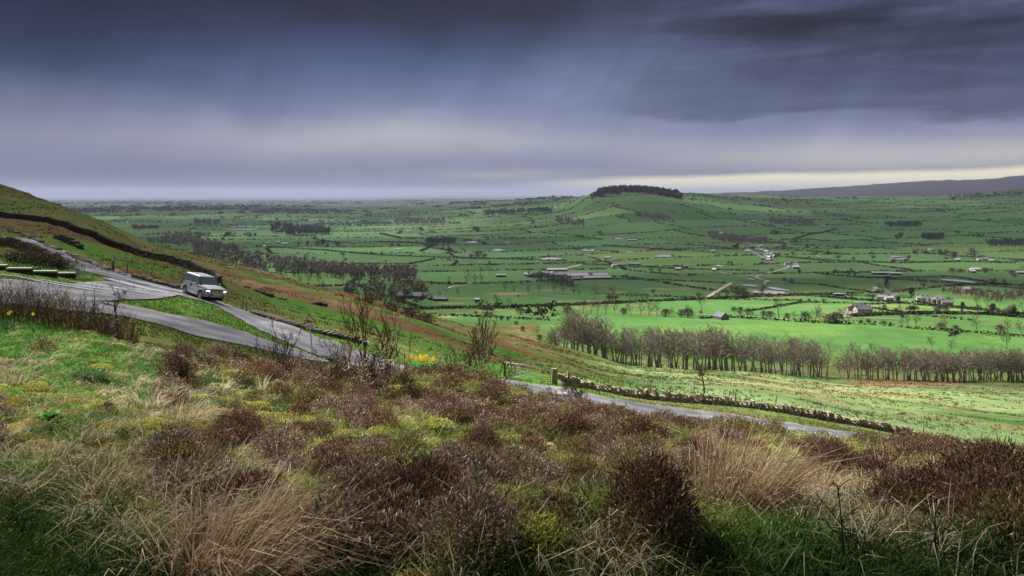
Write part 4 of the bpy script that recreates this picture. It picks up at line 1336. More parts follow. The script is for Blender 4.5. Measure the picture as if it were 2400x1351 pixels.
# red-brown brambles and withered stems along the left crest
brm = []
for i in range(1150):
    px_ = rng.random() * 380 - 60 if i < 1000 else 400 + rng.random() * 700
    d_ = 23.5 + rng.random() * 6 if px_ < 400 else 19 + rng.random() * 5
    if px_ > 330 and px_ < 400 and rng.random() < 0.5: continue
    x, y, z = on(px_, d_)
    hgt = (0.35 + 0.95 * rng.random() ** 1.2) * (1.0 if px_ < 240 else 0.75) * (1 if px_ < 400 else 0.55)
    cc = vary(C(0.13, 0.065, 0.045) if rng.random() < 0.75 else C(0.25, 0.19, 0.13), 1)[0]
    p = np.array([x, y, z]); d = np.array([rng.normal() * 0.18, rng.normal() * 0.18, 1.0])
    for k in range(4):
        q = p + d / np.linalg.norm(d) * hgt / 4
        brm.append([*p, 0.008 - 0.001 * k, *q, 0.007 - 0.001 * k, *cc])
        if k > 0:
            for _ in range(2):
                tw = d + rng.normal(size=3) * 0.8
                brm.append([*q, 0.005, *(q + tw / np.linalg.norm(tw) * hgt * 0.22), 0.003, *cc])
        p = q; d = d + rng.normal(size=3) * 0.16
V_, F_, C_ = seg_mesh(brm, 3)
tag(link("undergrowth", mesh_np("undergrowth", V_, F_, M_twig, C_)), "tangle of thin red brown dead stems along the crest of the bank", kind='stuff')

# daffodils
def daffodil_clump(n, w, label, loc):
    root = empty("daffodils", loc)
    tag(root, label, "daffodils")
    k = n * 6
    P_ = np.stack([(rng.random(k) - 0.5) * w, (rng.random(k) - 0.5) * w * 0.5, np.full(k, -0.02)], 1)
    a = Acc(); a.add(blades(P_, rosette(k, 0.3), 0.26 + 0.14 * rng.random(k), 0.02, rng.random(k) * 0.4, vary(C(0.02, 0.07, 0.03), k), vary(C(0.05, 0.17, 0.07), k)))
    link("leaves", a.mesh("leaves", M_plant), root)
    for i in range(n):
        fm = Acc()
        c_ = np.array([(rng.random() - 0.5) * w, (rng.random() - 0.5) * w * 0.5, 0.36 + 0.12 * rng.random()])
        fd = unit(np.array([rng.normal() * 0.5, -1.0, 0.1 + rng.normal() * 0.2]))
        s_ = unit(np.cross(fd, [0, 0, 1])); t_ = np.cross(s_, fd)
        V_ = []; F_ = []; C_ = []
        for j in range(6):
            an = j * math.pi / 3
            o1 = s_ * math.cos(an) + t_ * math.sin(an)
            o2 = s_ * math.cos(an + .45) + t_ * math.sin(an + .45); o3 = s_ * math.cos(an - .45) + t_ * math.sin(an - .45)
            b0 = len(V_); V_ += [c_, c_ + o2 * 0.032, c_ + o1 * 0.055, c_ + o3 * 0.032]; F_.append([b0, b0 + 1, b0 + 2, b0 + 3]); C_ += [C(0.80, 0.62, 0.06)] * 4
        for j in range(6):
            an = j * math.pi / 3; an2 = an + math.pi / 3
            b0 = len(V_)
            e = [s_ * math.cos(q_) + t_ * math.sin(q_) for q_ in (an, an2)]
            V_ += [c_ + e[0] * 0.014, c_ + e[1] * 0.014, c_ + e[1] * 0.02 + fd * 0.035, c_ + e[0] * 0.02 + fd * 0.035]; F_.append([b0, b0 + 1, b0 + 2, b0 + 3]); C_ += [C(0.85, 0.42, 0.03)] * 4
        fm.add((np.array(V_), np.array(F_), np.array(C_)))
        link("flower", fm.mesh("flower", M_plant), root)


x, y, z = on(988, 22.5)
daffodil_clump(26, 0.85, "clump of yellow daffodils with blue-green leaves on the bank edge", (x, y, z + 0.12))
x, y, z = on(17, 22.5); daffodil_clump(3, 0.35, "few yellow daffodils at the left edge of the lawn", (x, y, z))
x, y, z = on(76, 22); daffodil_clump(1, 0.1, "single yellow daffodil at the back of the left lawn", (x, y, z))
# ------------------------------------------------------------------ landmarks used to say where a thing stands
LM = [(1490, 452, "wooded hilltop"), (700, 540, "long dark plantation"), (1310, 652, "grey farm sheds"), (1800, 600, "roadside village"), (1690, 745, "stone field barn"),
      (2015, 738, "farmhouse by the pale drive"), (2085, 643, "long white shed"), (950, 695, "cottages below the brown slope"), (1035, 567, "small conifer block"),
      (2185, 555, "round dark copse"), (1818, 682, "farm with the white yard"), (2085, 700, "farm under the tall trees"), (2200, 710, "terrace of grey cottages"),
      (850, 655, "bare wood behind the slope"), (1460, 625, "low farm on the plain"), (1600, 830, "bare shelter belt")]
ORD = ["nearest", "second nearest", "third nearest", "fourth nearest", "fifth nearest", "sixth nearest", "seventh nearest", "eighth nearest", "ninth nearest", "tenth nearest"]
_rank = {}


def spell(n):
    w = ["zeroth", "first", "second", "third", "fourth", "fifth", "sixth", "seventh", "eighth", "ninth", "tenth", "eleventh", "twelfth", "thirteenth", "fourteenth", "fifteenth", "sixteenth", "seventeenth", "eighteenth", "nineteenth"]
    tens = {2: "twenty", 3: "thirty", 4: "forty", 5: "fifty", 6: "sixty", 7: "seventy", 8: "eighty", 9: "ninety"}
    if n < 20: return w[n]
    t_, u_ = divmod(n, 10)
    return (tens[t_][:-1] + "ieth") if u_ == 0 else tens[t_] + "-" + w[u_]


PENDING = []     # (object, noun phrase, px, row): labelled by rank round the closest landmark at the end


def settle_labels():
    groups = {}
    for o, noun, px, row in PENDING:
        k = min(range(len(LM)), key=lambda i: math.hypot((px - LM[i][0]), (row - LM[i][1]) * 3))
        dx, dy = px - LM[k][0], (row - LM[k][1]) * 3
        side = ("left of" if dx < 0 else "right of") if abs(dx) > abs(dy) else ("beyond" if dy < 0 else "in front of")
        groups.setdefault((noun, k, side), []).append((math.hypot(dx, dy), o))
    for (noun, k, side), L in groups.items():
        L.sort(key=lambda t: t[0])
        for i, (_, o) in enumerate(L):
            if len(L) == 1:
                o['label'] = f"{noun} {side} the {LM[k][2]}"
            elif i == 0:
                o['label'] = f"nearest {noun} {side} the {LM[k][2]}"
            else:
                o['label'] = f"{spell(i + 1)} nearest {noun} {side} the {LM[k][2]}"


def px_of(x, y, z): return CX + F * x / y, HZ - F * z / y


# ------------------------------------------------------------------ bare broadleaved trees (shelter belts)
def tree_variant(seed, height, spread, fine, col, rmin, multi=1):
    rs = np.random.default_rng(seed)
    out = []
    sp = dict(nseg=[6, 4, 3, 2], wob=[0.05, 0.13, 0.2, 0.25], up=[0.02, 0.05, 0.04, 0.02], nch=[15, 7, 6, fine], t0=[0.30, 0.2, 0.15, 0.1],
              ang=[0.85, 0.7, 0.75, 0.75], len=[spread, 0.5, 0.48, 0.5], rmin=rmin, rr=0.42, tipshort=0.5)
    cf = lambda lv: np.array(col[min(lv, len(col) - 1)]) * (1 + rs.normal() * 0.12)
    for m in range(multi):
        grow(rs, (rs.normal() * .3 * (multi > 1), rs.normal() * .3 * (multi > 1), -0.4), (rs.normal() * 0.06 + 0.18 * (multi > 1) * (m - .5), rs.normal() * 0.06, 1), height * 0.86, height * 0.021, 0, 3, sp, out, cf)
    th = seg_mesh([s for lv, s in out if lv < 1], 7)
    cr = seg_mesh([s for lv, s in out if lv >= 1], 3)
    return (mesh_np("trunk", th[0], th[1], M_twig, th[2], True), mesh_np("crown", cr[0], cr[1], M_twig, cr[2]))


BELTC = [C(0.34, 0.31, 0.25), C(0.25, 0.22, 0.175), C(0.25, 0.215, 0.17), C(0.30, 0.25, 0.20)]
VAR = [tree_variant(500 + i, 15.5, 0.42 + 0.06 * (i % 3), 4, BELTC, 0.036, 1 if i % 3 else 2) for i in range(7)]
OLIVEC = [C(0.07, 0.06, 0.04), C(0.08, 0.07, 0.045), C(0.10, 0.085, 0.055), C(0.12, 0.10, 0.065)]
VARW = [tree_variant(520 + i, 13, 0.62, 4, OLIVEC, 0.035) for i in range(4)]


def put_tree(var, x, y, h, href, label, group, name="bare_tree", wide=1.0, z=None, cat="tree"):
    z = float(hz(x, y)) if z is None else z
    r = empty(name, (x, y, z), rng.random() * 6.28)
    s = h / href
    r.scale = (s * wide, s * wide, s)
    tag(r, label, cat, group)
    a = link("trunk", var[0], r); b_ = link("crown", var[1], r)
    return r


BELT_ROW = np.array([[1275, 830], [1300, 842], [1400, 858], [1500, 866], [1600, 868], [1700, 871], [1800, 875], [1930, 880]])
BELT_TOP = np.array([[1275, 790], [1300, 770], [1340, 735], [1400, 740], [1430, 775], [1500, 782], [1560, 775], [1600, 782], [1660, 768], [1710, 782], [1760, 795], [1800, 798], [1850, 795], [1900, 802], [1935, 812]])
left_belt = []
for k, px_ in enumerate(np.linspace(1285, 1932, 97)):
    pj = px_ + rng.normal() * 4
    d_ = 297 + 34 * rng.random() + (14 if px_ < 1400 else 0)
    x, y, z = on(pj, d_)
    brow = HZ - F * z / d_
    top = np.interp(pj, BELT_TOP[:, 0], BELT_TOP[:, 1])
    h = (brow - top) / F * d_ * (0.92 + 0.26 * rng.random())
    left_belt.append((pj, x, y, z, h))
left_belt.sort()
for k, (pj, x, y, z, h) in enumerate(left_belt):
    put_tree(VAR[k % 7], x, y, h, 15.5, f"tall bare tree in the left shelter belt, {spell(k + 1)} from its left end", "bare trees of the left shelter belt", wide=1.12 if pj > 1420 else 1.35)
right_belt = []
for k, px_ in enumerate(np.concatenate([np.linspace(1972, 2398, 58), np.linspace(2130, 2400, 22)])):
    pj = px_ + rng.normal() * 4
    d_ = 322 + 16 * rng.random() + (12 if k >= 40 else 0)
    x, y, z = on(pj, d_)
    brow = HZ - F * z / d_
    top = np.interp(pj, [1970, 2010, 2060, 2120, 2200, 2400], [835, 812, 822, 818, 824, 822])
    right_belt.append((pj, x, y, z, (brow - top) / F * d_ * (0.88 + 0.30 * rng.random())))
right_belt.sort()
for k, (pj, x, y, z, h) in enumerate(right_belt):
    put_tree(VAR[(k * 3) % 7], x, y, h, 15.5, f"bare tree in the right shelter belt, {spell(k + 1)} from its left end", "bare trees of the right shelter belt", wide=1.15)

# ------------------------------------------------------------------ generic far vegetation
def leaf_cloud(n, rx, ry, rz, zc_, size, c, cvar=0.3, hollow=0.5, rs=None):
    rs = rs or rng
    a = unit(rs.normal(size=(n, 3)))
    rr = hollow + (1 - hollow) * rs.random((n, 1))
    lump = 1 + 0.25 * np.sin(a[:, 0:1] * 5 + a[:, 1:2] * 4) * np.cos(a[:, 2:3] * 5)
    p = a * rr * lump * np.array([rx, ry, rz]) + np.array([0, 0, zc_])
    nrm = unit(a + rs.normal(size=(n, 3)) * 0.7)
    s = unit(np.cross(nrm, rs.normal(size=(n, 3)))); t = np.cross(nrm, s)
    sz = size * (0.6 + 0.8 * rs.random((n, 1)))
    V = np.stack([p - s * sz - t * sz * .6, p + s * sz - t * sz * .4, p + s * sz * .7 + t * sz * .7, p - s * sz * .8 + t * sz * .5], 1)
    cc = np.clip(np.asarray(c) * (1 + rs.normal(size=(n, 1)) * cvar), 0.004, 1)
    return V.reshape(-1, 3), np.arange(4 * n).reshape(n, 4), np.repeat(cc, 4, 0)


M_leafy = tinted("far_foliage", 0.9, 0.1)
TC = dict(bare=C(0.085, 0.072, 0.064), dark=C(0.018, 0.028, 0.018), brown=C(0.080, 0.058, 0.045), olive=C(0.085, 0.082, 0.050), grey=C(0.12, 0.105, 0.095))


def blob_variant(kind, seed):
    rs = np.random.default_rng(seed)
    if kind == 'dark':
        V = [leaf_cloud(150, 0.30, 0.30, 0.46, 0.52, 0.055, TC['dark'], rs=rs), leaf_cloud(70, 0.2, 0.2, 0.2, 0.78, 0.05, TC['dark'], rs=rs)]
    elif kind == 'bush':
        V = [leaf_cloud(300, 0.62, 0.55, 0.48, 0.45, 0.045, TC['brown'] * 1.2, rs=rs), leaf_cloud(160, 0.4, 0.35, 0.3, 0.65, 0.04, TC['olive'] * 1.4, rs=rs, hollow=0.3)]
    else:
        V = [leaf_cloud(230, 0.42, 0.40, 0.36, 0.60, 0.026, TC['bare'], rs=rs, hollow=0.2)]
        for k in range(3):
            c_ = rs.normal(size=2) * 0.22
            v = leaf_cloud(120, 0.22, 0.22, 0.2, 0.5 + 0.3 * rs.random(), 0.022, TC['bare'] if k else TC['grey'], rs=rs, hollow=0.3)
            V.append((v[0] + np.array([c_[0], c_[1], 0]), v[1], v[2]))
    a = Acc()
    for v in V: a.add(v)
    tr = seg_mesh([[0, 0, -0.05, 0.035, rs.normal() * .02, 0, 0.55, 0.02, *(TC['bare'] * 0.8)]] + [[0, 0, 0.3, 0.016, rs.normal() * .25, rs.normal() * .25, 0.8, 0.006, *(TC['bare'] * 0.8)] for _ in range(5)], 5)
    return mesh_np("trunk", tr[0], tr[1], M_twig, tr[2], True), a.mesh("crown", M_leafy)


FV = {k: [blob_variant(k, 900 + 10 * j + i) for i in range(4)] for j, k in enumerate(('bare', 'dark', 'bush'))}
NOUN = {'bare': "bare grey tree", 'dark': "dark evergreen tree", 'bush': "rounded brown bush", 'fine': "spreading bare tree"}
NAME = {'bare': "bare_tree", 'dark': "evergreen_tree", 'bush': "bush", 'fine': "bare_tree"}
GRP = {'bare': "bare trees scattered over the valley", 'dark': "dark evergreen trees in the valley", 'bush': "bushes in the valley hedges", 'fine': "larger bare trees of the near valley"}


def far_tree(kind, px, row, hpx, d0=380, d1=9000, wide=1.0):
    x, y, z = at(px, row, d0, d1)
    h = hpx / F * y
    if kind == 'bare' and hpx >= 17 and y < 1500: kind = 'fine'
    if kind == 'fine':
        o = put_tree(VARW[int(rng.integers(4))], x, y, h, 13.0, "", GRP[kind], wide=wide, z=z)
    else:
        o = put_tree(FV[kind][int(rng.integers(4))], x, y, h, 1.0, "", GRP[kind], NAME[kind], wide * (0.85 + 0.4 * rng.random()), z, cat="bush" if kind == 'bush' else "tree")
    PENDING.append((o, NOUN[kind], px, row))
    return o


# trees and bushes read one by one off the photo: kind, column, row of the foot, height in pixels
T_ONE = [('fine', 1395, 700, 32), ('fine', 1436, 703, 34), ('fine', 1474, 712, 30), ('fine', 1489, 714, 34), ('fine', 1504, 712, 26), ('fine', 1517, 712, 26), ('bare', 1530, 692, 16), ('bare', 1358, 696, 18),
         ('fine', 1645, 727, 36), ('bush', 1643, 736, 9), ('bare', 1055, 664, 18), ('fine', 1090, 667, 32), ('bare', 1115, 667, 26), ('bare', 1130, 665, 22), ('bare', 1125, 646, 22), ('bare', 1145, 644, 22),
         ('bush', 1270, 742, 22), ('bare', 1255, 735, 26), ('bush', 1220, 738, 20), ('bare', 1295, 735, 26), ('bush', 1330, 740, 26), ('bare', 1365, 737, 38), ('bare', 1385, 737, 38), ('bare', 1400, 737, 34),
         ('bare', 1420, 738, 34), ('bare', 1440, 737, 26), ('bush', 1462, 739, 20), ('bare', 1480, 740, 34), ('bare', 1500, 741, 32), ('bare', 1520, 742, 36), ('bare', 1540, 742, 34), ('bush', 1560, 743, 22),
         ('bare', 1580, 743, 24), ('bush', 1597, 744, 22), ('bush', 1613, 745, 26), ('fine', 1612, 745, 30),
         ('bush', 1720, 732, 14), ('bush', 1735, 737, 20), ('bush', 1755, 738, 18), ('bush', 1790, 742, 16), ('bush', 1805, 745, 18), ('bare', 1825, 742, 48), ('bush', 1845, 748, 16),
         ('fine', 1862, 752, 24), ('bush', 1888, 753, 26), ('fine', 1908, 756, 44), ('fine', 1926, 757, 34), ('bush', 1945, 758, 26), ('bush', 1962, 758, 30), ('fine', 1990, 760, 42), ('bare', 1975, 756, 34), ('fine', 2008, 746, 22),
         ('bush', 2018, 757, 8), ('bush', 2035, 760, 14), ('bush', 2050, 760, 9), ('bush', 2070, 762, 12), ('bush', 2087, 763, 9),
         ('fine', 2128, 769, 34), ('fine', 2146, 769, 36), ('bare', 2115, 767, 22), ('fine', 2215, 777, 32), ('bush', 2205, 774, 20), ('bush', 2240, 776, 16), ('fine', 2291, 782, 44), ('fine', 2362, 783, 34), ('bush', 2345, 780, 22), ('fine', 2396, 785, 34),
         ('fine', 2185, 820, 34), ('fine', 2228, 828, 32), ('fine', 2360, 820, 44), ('fine', 2045, 835, 34), ('fine', 1998, 832, 28), ('bush', 1265, 800, 18), ('fine', 1258, 790, 26), ('bush', 1225, 778, 14),
         ('bare', 2061, 723, 26), ('bush', 2073, 725, 12), ('bush', 2062, 728, 9), ('bush', 2100, 735, 14), ('fine', 2112, 735, 24), ('dark', 2136, 698, 26), ('dark', 2256, 731, 24), ('bush', 2222, 715, 20), ('fine', 2228, 718, 20),
         ('fine', 2290, 722, 30), ('fine', 2312, 722, 28), ('fine', 2362, 734, 20), ('bush', 2338, 731, 10), ('bare', 2398, 730, 22),
         ('fine', 2070, 690, 30), ('bare', 2082, 690, 34), ('fine', 2095, 692, 30), ('bare', 2107, 694, 28), ('fine', 2118, 696, 26), ('bare', 2060, 686, 24), ('dark', 2078, 676, 24),
         ('bare', 2047, 612, 16), ('bare', 1965, 612, 16), ('bare', 2000, 614, 14), ('bare', 1907, 603, 14), ('bare', 1857, 600, 12), ('bare', 2130, 612, 15), ('bare', 2218, 614, 14), ('bush', 2235, 607, 20), ('bare', 2276, 600, 22), ('bare', 2284, 608, 22), ('bare', 2300, 608, 12),
         ('bush', 2232, 640, 14), ('bush', 2250, 640, 12), ('bush', 2310, 640, 14), ('bare', 2325, 640, 12), ('bush', 2370, 645, 14), ('bare', 2395, 640, 20), ('bush', 2378, 650, 10), ('bare', 2300, 690, 16),
         ('bush', 1728, 690, 22), ('bush', 1742, 692, 20), ('bare', 1715, 684, 16), ('bare', 1790, 682, 14), ('bare', 1845, 672, 18), ('bush', 1838, 660, 10), ('bush', 1855, 665, 12), ('bush', 1876, 711, 12), ('bush', 1896, 710, 11), ('bare', 1930, 712, 14), ('bush', 1912, 709, 7),
         ('bare', 1345, 690, 16), ('bush', 745, 578, 16), ('dark', 757, 577, 18), ('dark', 720, 577, 12), ('bush', 790, 578, 14), ('bare', 700, 578, 12), ('bare', 805, 605, 14), ('bush', 810, 612, 8),
         ('bare', 905, 618, 9), ('bare', 1085, 590, 8), ('dark', 963, 600, 7), ('bush', 870, 598, 9), ('bush', 895, 599, 9), ('bush', 1120, 604, 18), ('bush', 1105, 606, 12), ('bush', 1135, 606, 13)]
for kk in T_ONE:
    far_tree(kk[0], kk[1], kk[2], kk[3], d0=360 if kk[2] > 770 else 440)
for px_, row_, h_ in [(700, 672, 24), (722, 668, 28), (745, 668, 24), (762, 676, 20), (805, 668, 34), (833, 664, 30), (1075, 697, 22), (1045, 692, 24), (1030, 700, 20), (1010, 705, 14), (1190, 722, 24), (1165, 712, 26), (1140, 715, 10), (1205, 690, 20), (1240, 690, 22), (1265, 692, 26), (1300, 690, 28), (1320, 690, 26), (1185, 685, 22), (1215, 700, 10)]:
    far_tree('bare' if (px_ + row_) % 3 else 'fine', px_, row_, h_, d0=560)
for px_, row_, h_ in [(1140, 742, 12), (1150, 744, 14), (1175, 752, 12), (1190, 753, 10), (1210, 762, 10), (1115, 738, 10)]:
    far_tree('bush', px_, row_, h_, d0=500)

# ------------------------------------------------------------------ woods that read as one mass
def wood(poly, hpx, n, kind, label, d0=600, d1=30000, name="wood", seed=0, fill=None):
    """poly: top edge of the ground the wood stands on: list of (px, far row, near row)"""
    rs = np.random.default_rng(seed + 77)
    a = Acc()
    P_ = np.array(poly, float)
    for i in range(n):
        px = rs.uniform(P_[0, 0], P_[-1, 0])
        r0 = np.interp(px, P_[:, 0], P_[:, 1]); r1 = np.interp(px, P_[:, 0], P_[:, 2])
        row = rs.uniform(r0, r1)
        x, y, z = at(px, row, d0, d1)
        h = hpx / F * y * (0.75 + 0.4 * rs.random())
        c = TC[kind] * (0.8 + 0.4 * rs.random())
        nn = 90
        v = leaf_cloud(nn, h * .34, h * .34, h * .36, h * .60, h * .048, c * 1.9, rs=rs, hollow=0.2)
        a.add((v[0] + [x, y, z], v[1], v[2]))
        t_ = seg_mesh([[x, y, z - 1, h * .03, x + rs.normal() * h * .03, y, z + h * .7, h * .015, *(c * 0.8)]], 4)
        a.add(t_)
    o = link(name, a.mesh(name, M_leafy))
    tag(o, label, kind='stuff')
    return o


def hit_many(px, row, d0, d1): return at(px, row, d0, d1)


wood([(455, 585, 605), (520, 598, 628), (620, 612, 645), (700, 620, 652), (800, 632, 655), (900, 640, 660), (975, 646, 662)], 26, 430, 'bare', "long bare wood running behind the brown slope", 560, seed=1)
wood([(800, 690, 712), (850, 668, 725), (930, 665, 715), (980, 680, 692), (1000, 690, 696)], 28, 110, 'olive', "olive and brown trees round the cottages below the slope", 560, seed=2)
wood([(635, 532, 548), (680, 535, 553), (730, 540, 552), (772, 545, 551)], 15, 260, 'dark', "dark evergreen plantation with a straight front edge", 1800, seed=3)
wood([(740, 528, 533), (840, 524, 531), (915, 524, 529)], 9, 170, 'bare', "thin strip wood joining the dark plantation", 1800, seed=4)
wood([(925, 520, 526), (990, 518, 528), (1040, 516, 526)], 11, 120, 'bare', "bare wood right of the strip wood", 1800, seed=5)
wood([(1040, 512, 517), (1110, 505, 510)], 6, 70, 'bare', "tree line climbing to the right of the far wood", 1800, seed=6)
wood([(1000, 568, 573), (1068, 568, 573)], 14, 110, 'dark', "square block of conifers alone in the green plain", 1500, seed=7)
wood([(1135, 501, 508), (1200, 497, 505), (1295, 492, 499)], 11, 200, 'dark', "dark wood on the shoulder below the hilltop", 2400, seed=8)
wood([(1205, 470, 473), (1270, 466, 470), (1335, 464, 468)], 5, 140, 'dark', "dark ridge top wood left of the wooded hill", 3000, seed=9)
wood([(385, 548, 560), (440, 548, 560), (492, 552, 560)], 9, 120, 'bare', "wood beside the left hillside, nearer one", 1600, seed=10)
wood([(345, 566, 576), (420, 560, 578), (470, 570, 580), (560, 585, 596)], 14, 190, 'bare', "dark wood at the foot of the left hillside", 1200, seed=11)
wood([(310, 534, 540), (370, 534, 540)], 9, 70, 'dark', "small dark wood touching the left hillside", 2000, seed=12)
wood([(455, 521, 527), (516, 521, 527)], 9, 80, 'bare', "small wood on the plain above the left hillside", 2200, seed=13)
wood([(2160, 556, 562), (2212, 556, 562)], 13, 100, 'dark', "round dark copse on the right valley side", 2000, seed=14)
wood([(1900, 498, 503), (1960, 504, 510), (2015, 510, 514)], 7, 120, 'bare', "ribbon of trees in the dip of the right hillside", 2400, seed=15)
wood([(2076, 527, 534), (2160, 527, 533)], 11, 110, 'dark', "dark clump between the fields on the right slope", 2200, seed=16)
wood([(1805, 517, 526), (1905, 522, 530)], 11, 130, 'bare', "bare wood on the slope above the village", 2200, seed=17)
wood([(1660, 545, 560), (1700, 556, 570), (1800, 565, 572)], 12, 190, 'bare', "trees gathered above the village street", 1700, seed=18)
wood([(1490, 503, 508), (1560, 508, 520), (1580, 520, 524)], 8, 120, 'bare', "winding tree strip right of the hill centre", 2400, seed=19)
wood([(1305, 512, 520), (1340, 516, 530), (1370, 520, 534)], 9, 110, 'bare', "wooded hollow left of the hill centre", 2400, seed=20)
wood([(1130, 556, 562), (1215, 560, 566)], 7, 60, 'brown', "scrubby brown trees on the plain centre", 1800, seed=21)
wood([(2310, 570, 580), (2400, 572, 582)], 14, 90, 'dark', "dark trees at the right edge above the cottages", 1600, seed=22)
wood([(2210, 680, 690), (2290, 685, 700), (2340, 690, 712), (2400, 688, 700)], 14, 150, 'brown', "dark scrubby wood behind the right hand farm", 750, seed=23)
wood([(2220, 462, 467), (2320, 458, 464), (2400, 452, 460)], 6, 130, 'dark', "dark wood high on the right ridge", 3200, seed=24)
wood([(600, 668, 690), (640, 650, 670)], 16, 30, 'bare', "few bare trees peeping over the brown slope", 560, seed=26)
wood([(1240, 650, 652), (1275, 655, 664), (1345, 668, 676)], 22, 60, 'bare', "bare trees in front of the grey farm sheds", 800, seed=27)

# forest on the domed hill
rs = np.random.default_rng(5)
a = Acc()
for i in range(900):
    px_ = rs.uniform(1384, 1598)
    d_ = rs.uniform(4120, 4520) if rs.random() < 0.7 else rs.uniform(4050, 4250)
    x, y, z = on(px_, d_)
    e_ = min(1, (px_ - 1380) / 28, (1600 - px_) / 14)
    h = (30 if px_ > 1400 else 22) * (0.55 + 0.62 * rs.random() ** 1.5) * (0.45 + 0.55 * max(e_, 0))
    v = leaf_cloud(26, h * .4, h * .4, h * .46, h * .5, h * .14, TC['dark'] * 0.9, rs=rs, hollow=0.4)
    a.add((v[0] + [x, y, z], v[1], v[2]))
tag(link("forest", a.mesh("forest", M_leafy)), "dark forest crowning the domed hill on the skyline", kind='stuff')

# ------------------------------------------------------------------ hedges
def hedge_mesh(pts, w, h, per_m, c, size, gap=0.0):
    """foliage clumps along a world polyline"""
    pts = np.asarray(pts, float)
    out = []
    for i in range(len(pts) - 1):
        L = np.linalg.norm(pts[i + 1] - pts[i])
        n = max(3, int(L * per_m))
        t = rng.random((n, 1))
        p = pts[i] * (1 - t) + pts[i + 1] * t
        out.append(p)
    p = np.concatenate(out); n = len(p)
    g = fbm(p[:, 0] / 12, p[:, 1] / 12, 611, 3)
    keep = g > gap; p = p[keep]; g = g[keep]; n = len(p)
    if n < 4: return None
    q = np.stack([p[:, 0] + rng.normal(size=n) * w * .35, p[:, 1] + rng.normal(size=n) * w * .35, np.zeros(n)], 1)
    q[:, 2] = hz(q[:, 0], q[:, 1]) + rng.random(n) * h * (0.6 + 0.9 * g)
    nrm = unit(rng.normal(size=(n, 3))); s = unit(np.cross(nrm, rng.normal(size=(n, 3)))); t_ = np.cross(nrm, s)
    sz = size * (0.6 + 0.8 * rng.random((n, 1)))
    V = np.stack([q - s * sz, q - t_ * sz, q + s * sz, q + t_ * sz], 1).reshape(-1, 3)
    cc = np.repeat(np.clip(np.asarray(c) * (1 + rng.normal(size=(n, 1)) * 0.25), 0.004, 1), 4, 0)
    return V, np.arange(4 * n).reshape(n, 4), cc


HC = C(0.055, 0.055, 0.034)
HED = [([(1640, 748), (1700, 745), (1760, 748)], 500, "low scrubby hedge beside the stone field barn", TC['brown']),
       ([(1756, 749), (1900, 757), (2010, 760), (2110, 768), (2240, 778), (2400, 790)], 430, "long hedge along the top of the bright meadow", HC),
       ([(2225, 790), (2250, 778)], 430, "short hedge dividing the bright meadow at right", HC),
       ([(2110, 735), (2200, 745), (2275, 752)], 500, "thick hedge behind the right meadow trees", HC),
       ([(2040, 735), (2110, 740), (2116, 745)], 500, "hedge behind the farmhouse by the pale drive", HC),
       ([(1745, 732), (1800, 724), (1850, 715), (1880, 710), (2000, 712)], 600, "curving dark hedge left of the farmhouse", HC),
       ([(1390, 690), (1490, 694), (1600, 698), (1670, 702), (1800, 705), (1870, 706)], 700, "long thin hedge across the middle fields", HC),
       ([(1850, 690), (1960, 693), (2080, 697), (2140, 700)], 750, "dark hedge before the farm under the tall trees", HC),
       ([(1850, 665), (1920, 668), (1980, 678), (2060, 688)], 850, "tall hedge curving down to the farm under trees", TC['brown']),
       ([(2140, 708), (2220, 718), (2300, 728), (2400, 742)], 600, "dark lane hedge below the grey cottages", HC),
       ([(2115, 735), (2000, 716), (2130, 711)], 620, "lane hedge above the farmhouse", HC),
       ([(1000, 740), (1090, 742), (1200, 748), (1290, 752)], 520, "brown hedge between two bright fields below the cottages", TC['brown']),
       ([(1010, 722), (1100, 722), (1200, 726)], 600, "hedge behind the bright field by the cottages", TC['brown']),
       ([(2000, 650), (2100, 653), (2230, 650), (2300, 660), (2340, 668), (2400, 672)], 1100, "thin hedge under the long white shed", HC),
       ([(1840, 604), (1960, 612), (2100, 618), (2250, 615), (2380, 618)], 1500, "long straight hedge behind the right farms", HC),
       ([(600, 578), (760, 588), (900, 600), (1050, 605), (1200, 609), (1330, 613)], 1400, "long thin hedge across the plain before the sheds", HC),
       ([(790, 620), (960, 620), (1020, 608)], 1200, "hedge behind the long bare wood", HC),
       ([(890, 549), (940, 560), (1025, 561)], 1900, "thin curved hedge left of the conifer block", HC),
       ([(890, 568), (960, 570), (1020, 576), (985, 590)], 1700, "bent hedge below the conifer block", HC),
       ([(985, 662), (1060, 668)], 900, "short hedge right of the long bare wood", HC),
       ([(1330, 657), (1420, 655), (1560, 658), (1700, 665)], 1050, "faint hedge right of the grey farm sheds", HC),
       ([(1350, 620), (1450, 623), (1600, 632), (1780, 636)], 1300, "hedge along the lane by the low farm", HC),
       ([(1410, 577), (1500, 582), (1600, 590)], 1800, "thin dark hedge above the low farm", HC),
       ([(1860, 562), (1900, 550), (1960, 538)], 2200, "dark hedge rising on the right valley side", HC),
       ([(1830, 563), (1900, 563), (1945, 566)], 2100, "straight hedge right of the village", HC)]
for pts, d0, lab, c in HED:
    W_ = [at(p[0], p[1], d0 * 0.75, d0 * 2.6) for p in pts]
    W2 = np.array([(p[0], p[1]) for p in W_])
    dm = W2[:, 1].mean()
    wd = max(1.6, dm * 0.0019)
    r_ = hedge_mesh(W2, wd, max(1.8, dm * 0.0018), 3.2, c, 0.5 + dm * 0.0003)
    if r_ is None: continue
    a = Acc(); a.add(r_)
    o = link("hedge", a.mesh("hedge", M_leafy))
    tag(o, lab, "hedge", "hedges of the valley")

